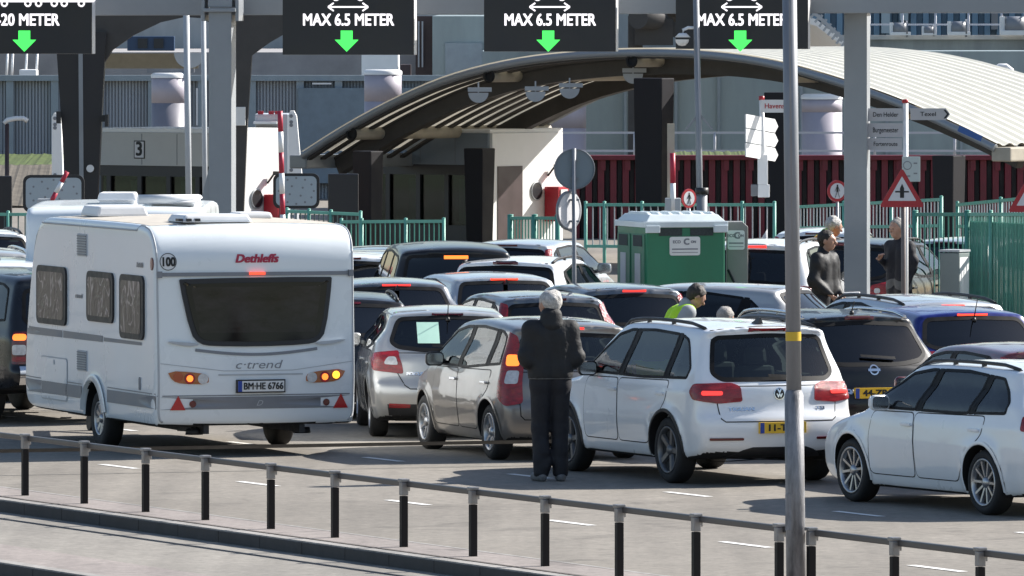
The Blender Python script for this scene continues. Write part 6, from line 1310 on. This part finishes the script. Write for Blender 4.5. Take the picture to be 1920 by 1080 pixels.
# upper quay: concrete mass, teal box and pale block behind the signs
d = 236.0; t = thing('quay_building', 'plain grey concrete building behind the lane signs', 'building', GP(900, d))
q = MB(); q.box(P(-150, 0, d).x, P(1640, 0, d).x, d + 20, d + 40, 0, 7.5); wp(q, 'wall', M['concrete'], t)
q = MB(); q.box(P(-150, 0, d).x, P(815, 0, d).x, d, d + 19.9, 0, ZP(98, d)); wp(q, 'lower_block', mat('dark_concrete', (.31, .30, .30), .8, var=.2, scale=.8, detail=7), t)
q = MB(); q.box(P(812, 0, d).x, P(1010, 0, d).x, d - 2, d + 19, 0, ZP(30, d)); wp(q, 'teal_block', M['tealwall'], t); q = MB(); q.box(P(836, 0, d).x, P(905, 0, d).x, d - 2.06, d - 2.0, ZP(150, d), ZP(80, d)); wp(q, 'recess', M['pileframe'], t)
q = MB(); q.box(P(780, 0, d).x, P(812, 0, d).x, d - 1, d, 0, ZP(30, d)); wp(q, 'stair_tower', M['doordark'], t); q = MB(); [q.bar(P(x, 126, d - 1.2), P(x, 40, d - 1.2), .04) for x in (785, 792)]; wp(q, 'cable', M['palegrey'], t)
q = MB(); q.box(P(685, 0, d).x, P(752, 0, d).x, d - 6, d - 3, ZP(142, d - 6), ZP(88, d - 6)); t2 = thing('white_block', 'white box on the quay edge above the round pile', 'box', P(718, 142, d - 6)); wp(q, 'box', M['boothwhite'], t2, bevel=.02); q = MB(); q.box(P(756, 0, d).x, P(775, 0, d).x, d - 6, d - 5, ZP(160, d), ZP(118, d)); wp(q, 'side_unit', M['doordark'], t2)
q = MB(); q.box(P(40, 0, d - 4).x, P(72, 0, d - 4).x, d - 5, d - 4, ZP(148, d - 4), ZP(130, d - 4)); t2 = thing('quay_winch', 'white winch house on the wall below the first lane sign', 'deck fitting', P(56, 148, d - 4)); wp(q, 'housing', M['boothwhite'], t2, bevel=.03); q = MB(); [q.cyl(P(x, 148, d - 4.2), P(x + 2, 100, d - 4.2), .03, .03, 8) for x in (12, 22, 48, 68)]; wp(q, 'stay', M['boothwhite'], t2)
q = MB(); q.box(P(240, 0, 232).x, P(328, 0, 232).x, 231.5, 232, ZP(95, 232), ZP(68, 232)); t2 = thing('blue_cabin', 'dark blue glazed cabin under the arch of the tall canopy', 'cabin', P(284, 95, 232)); wp(q, 'walls', mat('blue_cabin', (.02, .05, .11), .4), t2, bevel=.02); q = MB(); [q.box(P(x, 0, 232).x, P(x + 18, 0, 232).x, 231.44, 231.49, ZP(90, 232), ZP(72, 232)) for x in (260, 290)]; wp(q, 'window', M['boothdark'], t2)
# second canopy farther back (white roof edge between the third and fourth sign)
d = 205.0; t = thing('far_canopy', 'white sloping roof of a farther canopy beside the fourth lane sign', 'canopy', GP(1480, d))
pts = [P(x, y, d) for x, y in ((1190, 22), (1290, 22), (1500, 30), (1592, 96), (1592, 104), (1490, 44), (1290, 40), (1200, 30))]
q = MB(); r0 = [P(1195, 14, d), P(1290, 12, d), P(1440, 10, d), P(1530, 36, d), P(1640, 118, d)]; V2 = Vector((-2.6, 9, 0.0)); vs = []
for p in r0: vs += [p, p + V2 + AZ * .2, p + V2 + AZ * .05, p - AZ * .15]
q.add(vs, [(i * 4 + k_, i * 4 + (k_ + 1) % 4, (i + 1) * 4 + (k_ + 1) % 4, (i + 1) * 4 + k_) for i in range(4) for k_ in range(4)]); wp(q, 'roof', M['boothwhite'], t)
q = MB(); q.cyl(P(1196, 34, d - 1), P(1300, 40, d + 2), .24, .24, 18); q.bar(P(1190, 60, d), P(1262, 60, d), .3, .6); q.bar(P(1230, 34, d), P(1300, 78, d), .2, .3); q.box(P(1178, 0, d).x, P(1205, 0, d).x, d, d + .6, 0, ZP(30, d)); wp(q, 'beam', M['steeldark'], t)
q = MB()
for i in range(9): q.bar(P(1520 + i * 8, 22 + i * 8, d - .5), P(1526 + i * 8, 12 + i * 8, d - .5), .05); q.bar(P(1520 + i * 8, 34 + i * 8, d - .5), P(1530 + i * 8, 20 + i * 8, d - .5), .05)
q.bar(P(1520, 18, d - .5), P(1600, 90, d - .5), .07); wp(q, 'lattice_edge', M['palegrey'], t)
# grass bank and stones at the back
M['grass'] = mat('bank_grass', (.06, .09, .02), .9, var=.4, scale=6); M['earth'] = mat('bank_earth', (.12, .105, .085), .95, var=.3, scale=4)
q = MB(); xs = np.linspace(P(-100, 0, 224).x, P(120, 0, 224).x, 40)
for y0, z0, y1, z1 in ((218, .05, 222, .95), (222, .95, 226, 1.15)):
    vs = [];
    for x in xs: vs += [(x, y0, z0 + random.uniform(0, .03)), (x, y1, z1 + random.uniform(0, .03))]
    q.add(vs, [(2 * i, 2 * i + 2, 2 * i + 3, 2 * i + 1) for i in range(len(xs) - 1)], 0 if z0 > .5 else 1)
setp(q.build('grass_bank', [M['grass'], M['earth']], fix=False), kind='structure')
q = MB(); vs = []; xs = np.linspace(P(1240, 0, 196).x, P(1420, 0, 196).x, 50)
for x in xs: vs += [(x, 193, 1.45 + random.uniform(0, .02)), (x, 199, 1.66 + random.uniform(0, .03))]
q.add(vs, [(2 * i, 2 * i + 2, 2 * i + 3, 2 * i + 1) for i in range(len(xs) - 1)]); setp(q.build('grass_strip', M['grass'], fix=False), kind='structure')
# ------------------------------------------------------------------ small things on the vehicles
def on_car(t, sh, name, s, size, x, z, m, wid, view='B', bold=.003, off=.008, shear=0):
    vs, fs = text_geo(s, size, bold, 'CENTER', shear); k = wid / (max(v.x for v in vs) - min(v.x for v in vs)); p, g, d = sh.project(np.array([(x + v.x * k, z + v.y) for v in vs]), view, np.array([off + v.z for v in vs]))
    mb = MB(); mb.add(p, fs); return mb.build(name, m, t, fix=False)
e = tig_sh.patch('emblem', circ(.062, 24, 0, .945), 'B', .007, M['ink'], tig, skirt=.0); tig_sh.patch('emblem_ring', circ(.062, 24, 0, .945), 'B', .010, M['chrome'], e, skirt=0, hole=.008)
on_car(tig, tig_sh, 'emblem_letter', 'V', .055, 0, .970, M['chrome'], .05, off=.011).parent = e; on_car(tig, tig_sh, 'emblem_letter', 'W', .055, 0, .925, M['chrome'], .07, off=.011).parent = e
on_car(tig, tig_sh, 'lettering', 'TIGUAN', .05, -.42, .79, M['chrome'], .28); on_car(tig, tig_sh, 'lettering', 'TSI', .045, .47, .79, M['chrome'], .11)
e = qq_sh.patch('emblem', circ(.055, 24, 0, .985), 'B', .008, M['chrome'], qq, skirt=.0, hole=.014); qq_sh.patch('emblem_bar', BUMP(.972, .998, .07), 'B', .009, M['chrome'], e, skirt=0)
on_car(qq, qq_sh, 'lettering', 'QASHQAI', .06, -.38, .755, M['chrome'], .34, bold=.005)
foc_paper = foc_sh.patch('paper_sheet', [(-.36, 1.08), (-.11, 1.08), (-.11, 1.31), (-.36, 1.31)], 'B', .006, mat('green_paper', (.40, .62, .52), .7, var=.06), None, skirt=0)
foc_paper.matrix_world = foc.matrix_basis; setp(foc_paper, 'pale green sheet of paper stuck in the rear window of the silver hatchback', 'paper')
on_car(foc, foc_sh, 'lettering', 'FOCUS', .05, -.40, .74, M['chrome'], .2)
# ------------------------------------------------------------------ people
HV = mat('hi_vis_yellow', (.42, .72, .02), .7, var=.12, scale=9, bump=.3, bscale=25); HV2 = mat('hi_vis_orange', (.75, .28, .04), .7, var=.12, scale=9)
SKIN = mat('skin', (.42, .24, .17), .5, var=.1, scale=14); CLOTH = mat('black_jacket', (.012, .012, .013), .7, var=.3, scale=7, bump=.6, bscale=14); TROU = mat('black_trousers', (.010, .010, .014), .75, var=.25, scale=6, bump=.5, bscale=12)
COAT = mat('navy_coat', (.012, .012, .018), .75, var=.25, scale=7, bump=.5, bscale=12); GREYTR = mat('grey_trousers', (.12, .12, .12), .8, var=.15, scale=8, bump=.4, bscale=14); HAIRW = mat('silver_hair', (.52, .50, .47), .75, var=.4, scale=30, bump=1.0, bscale=90); HAIRD = mat('dark_hair', (.020, .014, .010), .55, var=.3, scale=40, bump=.6, bscale=80); HAIRG = mat('grey_hair', (.30, .28, .26), .7, var=.3, scale=45, bump=.6, bscale=90)
SHOE = mat('grey_shoe', (.13, .13, .135), .6, var=.3, scale=20); SHOED = mat('dark_shoe', (.02, .018, .016), .5); LEATH = mat('leather_jacket', (.020, .020, .022), .58, spec=.3, var=.25, scale=7, bump=.4, bscale=12); REFL = mat('reflective_tape', (.55, .56, .56), .3, metal=.3)
def cone(x, y, z, a, b, ra, rb):
    a = np.array(a, float); d = np.array(b, float) - a; L2 = max((d * d).sum(), 1e-9)
    t = np.clip(((x - a[0]) * d[0] + (y - a[1]) * d[1] + (z - a[2]) * d[2]) / L2, 0, 1)
    return np.sqrt((x - a[0] - t * d[0]) ** 2 + (y - a[1] - t * d[1]) ** 2 + (z - a[2] - t * d[2]) ** 2) - (ra + (rb - ra) * t)
def union(cs, k):
    def f(x, y, z):
        d = None
        for c in cs: q = cone(x, y, z, *c); d = q if d is None else smin(d, q, k)
        return d
    return f
def bounds(cs, pad=.05):
    A = np.array([np.array(c[0]) - c[2] for c in cs] + [np.array(c[1]) - c[3] for c in cs]); B = np.array([np.array(c[0]) + c[2] for c in cs] + [np.array(c[1]) + c[3] for c in cs]); return A.min(0) - pad, B.max(0) + pad
def tr(J, f): return {k: f(np.array(v, float)) for k, v in J.items()}
def person(label, loc, rz, hgt=1.80, lean=0.0, arms='side', jacket=CLOTH, trousers=TROU, hair=HAIRW, shoe=SHOE, coat=0.0, vest=None, spread=.0, headturn=0.0, nod=0.0, group=None, hairlen=0, collar=False):
    s = hgt / 1.80
    J = dict(neck=(0, -.01, 1.52), chest=(0, 0, 1.32), waist=(0, .0, 1.06), pel=(0, 0, .94))
    for n, sx in (('l', -1), ('r', 1)):
        J['sh' + n] = (sx * .195, -.01, 1.445); J['hip' + n] = (sx * .09, 0, .92); J['kn' + n] = (sx * (.10 + spread * .5), .025, .50); J['an' + n] = (sx * (.105 + spread), -.02, .085); J['to' + n] = (sx * (.13 + spread), .17, .035)
        if arms == 'side': J['el' + n] = (sx * .245, -.04, 1.17); J['wr' + n] = (sx * .245, .06, .93); J['fi' + n] = (sx * .25, .10, .84)
        elif arms == 'front': J['el' + n] = (sx * .232, -.02, 1.16); J['wr' + n] = (sx * .11, .21, 1.08); J['fi' + n] = (sx * .04, .25, 1.10)
        elif arms == 'low': J['el' + n] = (sx * .27, -.02, 1.17); J['wr' + n] = (sx * .12, .17, .96); J['fi' + n] = (sx * .05, .20, .90)
        elif arms == 'phone': 
            J['el' + n] = (sx * .235, -.03, 1.17)
            if sx > 0: J['wr' + n] = (.12, .24, 1.28); J['fi' + n] = (.05, .27, 1.34)
            else: J['wr' + n] = (-.225, .07, .93); J['fi' + n] = (-.22, .10, .84)
    J['head'] = (0, .03, 1.675)
    def f(v):
        v = v * s
        if lean and v[2] > .95 * s:
            dz = v[2] - .95 * s; c, sn = math.cos(lean), math.sin(lean); y = v[1]; v = np.array([v[0], y * c + dz * sn, .95 * s + dz * c - y * sn])
        return v
    J = tr(J, f); q = lambda *a: np.array(a) * s
    t = None; H0 = J['head']; c, sn = math.cos(headturn), math.sin(headturn); cn, nn = math.cos(lean * .6 + nod), math.sin(lean * .6 + nod)
    def hd(x, y, z):  # point in head frame -> local
        y2 = y * cn + z * nn; z2 = z * cn - y * nn; return H0 + np.array([x * c - y2 * sn, x * sn + y2 * c, z2]) * s
    skull = [(hd(0, -.02, .03), hd(0, .015, .025), .094 * s, .088 * s), (hd(0, .02, .0), hd(0, .035, -.075), .078 * s, .052 * s), (hd(0, .02, -.06), hd(0, .06, -.085), .05 * s, .032 * s)]
    face = [(hd(0, .098, .0), hd(0, .125, -.028), .010 * s, .017 * s), (hd(-.03, .098, .022), hd(.03, .098, .022), .014 * s, .014 * s), (hd(-.018, .092, -.062), hd(.018, .092, -.062), .013 * s, .013 * s)] + [(hd(sx * .085, .0, .01), hd(sx * .09, -.012, -.03), .016 * s, .011 * s) for sx in (-1, 1)] + [(hd(sx * .045, .075, -.02), hd(sx * .045, .06, -.05), .02 * s, .018 * s) for sx in (-1, 1)]
    limb = []
    for n in 'lr':
        limb += [(J['hip' + n], J['kn' + n], .078 * s, .052 * s), (J['kn' + n], J['an' + n], .052 * s, .037 * s), (J['an' + n], J['to' + n], .035 * s, .025 * s), (J['sh' + n], J['el' + n], .048 * s, .038 * s), (J['el' + n], J['wr' + n], .038 * s, .026 * s), (J['neck'], J['sh' + n], .046 * s, .044 * s)]
    body = skull + face + [(J['neck'] - q(0, 0, .04), H0 - (H0 - J['neck']) * .3, .058 * s, .054 * s)] + limb + [(J['chest'] + q(sx * .07, 0, .04), J['pel'] + q(sx * .055, 0, 0), .078 * s, .075 * s) for sx in (-1, 1)]
    lo, hi = bounds(body); p, f4 = snets(union(body, .025 * s), lo, hi, .013)
    P_, Q_ = [p], [f4]; off = len(p)
    for n, sx in (('l', -1), ('r', 1)):   # hands: palm, four fingers, thumb
        w, fi = J['wr' + n], J['fi' + n]; d = fi - w; d /= np.linalg.norm(d); side = np.array([0, 1, 0]) if abs(d[1]) < .7 else np.array([0, 0, 1]); side = side - d * side.dot(d); side /= np.linalg.norm(side); nr = np.cross(d, side) * sx; hs = []
        pc = w + d * .03 * s
        hs += [(pc - side * .02 * s, pc + d * .06 * s - side * .024 * s, .017 * s, .015 * s), (pc + side * .016 * s, pc + d * .06 * s + side * .024 * s, .017 * s, .015 * s), (w - d * .02 * s, pc, .024 * s, .022 * s)]
        for i, ln in enumerate((.072, .080, .074, .058)):
            b0 = pc + d * .065 * s + side * (.027 - .018 * i) * s; b1 = b0 + (d * .6 + nr * .25) * ln * .55 * s; b2 = b1 + (d * .5 + nr * .6) * ln * .5 * s; hs += [(b0, b1, .0095 * s, .0088 * s), (b1, b2, .0088 * s, .0075 * s)]
        tb = pc + side * .032 * s; hs += [(tb, tb + (d * .5 + side * .6 + nr * .3) * .045 * s, .012 * s, .010 * s), (tb + (d * .5 + side * .6 + nr * .3) * .045 * s, tb + (d * .5 + side * .6 + nr * .3) * .045 * s + (d * .8 + nr * .5) * .03 * s, .010 * s, .008 * s)]
        l2, h2 = bounds(hs, .02); pp, ff = snets(union(hs, .008), l2, h2, .0055); P_.append(pp); Q_.append(ff + off); off += len(pp)
    o = link('person', np_mesh('person', np.concatenate(P_), np.concatenate(Q_), [SKIN]), None, loc); o.rotation_euler = (0, 0, rz); setp(o, label, 'person', group)
    def garment(nm, cs, k, m, h=.016, cut=None):
        l2, h2 = bounds(cs, .06); u = union(cs, k); fn = u if cut is None else (lambda x, y, z: np.maximum(u(x, y, z), cut(x, y, z))); pp, ff = snets(fn, l2, h2, h); return link(nm, np_mesh(nm, pp, ff, [m]), o)
    # jacket or coat
    jb = (.975 if not coat else .93 - coat) * s; up = lambda v, k: v + q(0, 0, k)
    jk = []; aw = .84 if coat else 1.0; tw = .86 if coat else 1.0
    for n, sx in (('l', -1), ('r', 1)):
        jk += [(J['chest'] + q(sx * .085, -.005, .05), J['waist'] + q(sx * .085, 0, -.02), tw * .125 * s, tw * .122 * s), (J['waist'] + q(sx * .085, 0, 0), J['pel'] + q(sx * .085, 0, .05 - coat), tw * .122 * s, tw * (.122 + coat * .10) * s), (J['neck'] + q(sx * .03, 0, -.06), J['sh' + n] + q(-sx * .015, 0, -.01), .085 * s, .082 * s), (J['sh' + n], J['el' + n], aw * .082 * s, aw * .066 * s), (J['el' + n], J['wr' + n] + (J['el' + n] - J['wr' + n]) * .06, aw * .066 * s, aw * .046 * s)]
    jk += [(J['neck'] + q(0, -.025, .0), J['neck'] + q(0, -.02, .035), .072 * s, .070 * s)]
    for i in range(9):   # loose folds
        n = 'lr'[i % 2]; a = J['sh' + n] + (J['el' + n] - J['sh' + n]) * random.uniform(.2, 1); jk.append((a + q(random.uniform(-.05, .05), random.uniform(-.03, .03), 0), a + q(random.uniform(-.03, .03), random.uniform(-.04, .04), -.06), .058 * s, .05 * s))
    zc = jb
    jo = garment('jacket' if not coat else 'coat', jk, .05 * s, jacket, cut=lambda x, y, z: np.maximum(zc - z, -1e3))
    if collar:
        cl = [(J['neck'] + q(sx * .03, -.03, -.03), J['neck'] + q(sx * .03, -.025, .055), .085 * s, .074 * s) for sx in (-1, 1)]; garment('collar', cl, .04, jacket, .011)
        hm = [(J['pel'] + q(sx * .085, 0, .035), J['pel'] + q(sx * .085, 0, .045), .128 * s, .128 * s) for sx in (-1, 1)]; za, zb_ = .972 * s, .992 * s; garment('hem', hm, .05, GREYTR, .010, cut=lambda x, y, z: np.maximum(za - z, z - zb_))
    if vest:
        vs = [(J['chest'] + q(sx * .085, -.005, .05), J['waist'] + q(sx * .085, 0, -.0), .137 * s, .134 * s) for sx in (-1, 1)] + [(J['neck'] + q(sx * .035, 0, -.06), J['sh' + n] + q(-sx * .03, 0, -.005), .097 * s, .094 * s) for n, sx in (('l', -1), ('r', 1))]
        zz = 1.0 * s; vo = garment('vest', vs, .05 * s, vest, cut=lambda x, y, z: zz - z)
        for zb in (1.20, 1.08):
            tp = [(J['waist'] + q(sx * .085, 0, zb - 1.06), J['waist'] + q(sx * .085, 0, zb - 1.055), .1405 * s, .1405 * s) for sx in (-1, 1)]; z0, z1 = (zb - .025) * s, (zb + .025) * s
            l2, h2 = bounds(tp, .05); u = union(tp, .05); pp, ff = snets(lambda x, y, z: np.maximum(u(x, y, z), np.maximum(z0 - z, z - z1)), l2, h2, .012); link('reflective_band', np_mesh('band', pp, ff, [REFL]), vo)
    ts = []
    for n, sx in (('l', -1), ('r', 1)):
        ts += [(J['hip' + n] + q(0, 0, .05), J['kn' + n], .108 * s, .082 * s), (J['kn' + n], J['an' + n] + q(0, 0, .0), .082 * s, .074 * s), (J['pel'] + q(sx * .07, 0, .06), J['hip' + n], .115 * s, .11 * s)]
        for i in range(3): a = J['an' + n] + q(random.uniform(-.03, .03), random.uniform(-.03, .03), .06 + .07 * i); ts.append((a, a + q(random.uniform(-.03, .03), .0, .05), .062 * s, .055 * s))
    zt = .045 * s; garment('trousers', ts, .03 * s, trousers, cut=lambda x, y, z: zt - z)
    ss_ = []
    for n in 'lr': ss_ += [(J['an' + n] + q(0, -.03, -.035), J['to' + n] + q(0, .0, .008), .046 * s, .036 * s), (J['an' + n], J['an' + n] + q(0, 0, -.03), .05 * s, .052 * s), (J['an' + n] + q(0, -.035, -.06), J['to' + n] + q(0, .015, -.01), .036 * s, .034 * s)]
    garment('shoes', ss_, .02, shoe, .012, cut=lambda x, y, z: .004 - z)
    # hair: a shell over the skull, open at the face
    hs = [(hd(0, -.028, .034), hd(0, .012, .034), .104 * s, .098 * s), (hd(0, -.045, .0), hd(0, -.05, -.05 - hairlen), .078 * s, .055 * s)]
    for i in range(14): a = random.uniform(0, 6.28); e = random.uniform(.0, 1.3); v = (.085 * math.cos(a) * math.cos(e), .09 * math.sin(a) * math.cos(e) - .03, .04 + .085 * math.sin(e)); hs.append((hd(*v), hd(v[0] * .8, v[1] * .8, v[2]), .022 * s, .03 * s))
    A = hd(0, .065, .065); D = hd(0, .065 + .9, .065 - .55) - A; D /= np.linalg.norm(D)
    garment('hair', hs, .02, hair, .009, cut=lambda x, y, z: (x - A[0]) * D[0] + (y - A[1]) * D[1] + (z - A[2]) * D[2])
    # eyes and brows
    eb = MB()
    for sx in (-1, 1): cpt = Vector(hd(sx * .031, .100, .003)); eb.lathe([(0, .011), (.008, .008), (.011, 0), (.008, -.008), (0, -.011)], cpt, AZ, 10)
    eb.build('eyes', M['ink'], o)
    return o
person('tall silver-haired man in black seen from behind, standing beside the white off-road car', G(1032, 902), R(12), 1.97, arms='front', spread=-.012, headturn=.45, collar=True)
person('dark-haired man in a yellow vest leaning towards a car behind the white off-road car', Vector((P(1246, 0, 105.5).x, 105.5, 0)), R(-75), 1.78, lean=.52, arms='front', hair=HAIRD, vest=HV, nod=.25, jacket=mat('grey_shirt', (.30, .32, .33), .8), group=None)
person('grey-haired person of whom only the crown shows over the white off-road car', Vector((P(1302, 0, 104.2).x, 104.2, 0)), R(-60), 1.60, lean=.66, arms='front', hair=HAIRG, jacket=COAT)
person('man in dark leather jacket and trousers standing left of the grey gantry post', Vector((P(1547, 0, 122.8).x, 122.8, 0)), R(-122), 1.87, arms='low', hair=HAIRD, jacket=LEATH, trousers=TROU, shoe=SHOED, headturn=.25)
person('bald man in a long dark coat facing the cars right of the gantry post', Vector((P(1686, 0, 127.0).x, 127.0, 0)), R(128), 1.93, arms='phone', hair=HAIRG, jacket=COAT, trousers=GREYTR, shoe=SHOED, coat=.12)
person('white-haired man in an orange and yellow vest behind the black crossover', Vector((P(1522, 0, 131.6).x, 131.6, 0)), R(-70), 1.92, lean=.42, hair=HAIRW, vest=HV2, jacket=HV)
# warning vests hung over front seats, seen through the rear glass
def seat_vest(t, sp, sx, lab):
    v = MB(); y0 = sp['arch'][0] + 1.55 - sp['L'] / 2; zt = sp['zb'] + .13; n = 8; vs = []
    for i in range(n + 1):
        a = i / n
        for (yy, zz) in ((-.11 - .01 * math.sin(a * 9), -.50), (-.105, -.3), (-.10 - .01 * math.cos(a * 7), -.1), (-.08, .0), (0, .02), (.07, 0), (.09, -.15)): vs.append((sx + (a - .5) * .46, y0 + yy, zt + zz))
    v.add(vs, [(i * 7 + k, i * 7 + k + 1, (i + 1) * 7 + k + 1, (i + 1) * 7 + k) for i in range(n) for k in range(6)], 0, True)
    o = v.build('warning_vest', HV, None); o.location = t.location; o.rotation_euler = t.rotation_euler; return setp(o, lab, 'vest')
seat_vest(tig, SP['suv'], -.36, 'yellow warning vest over a front seat inside the white off-road car')
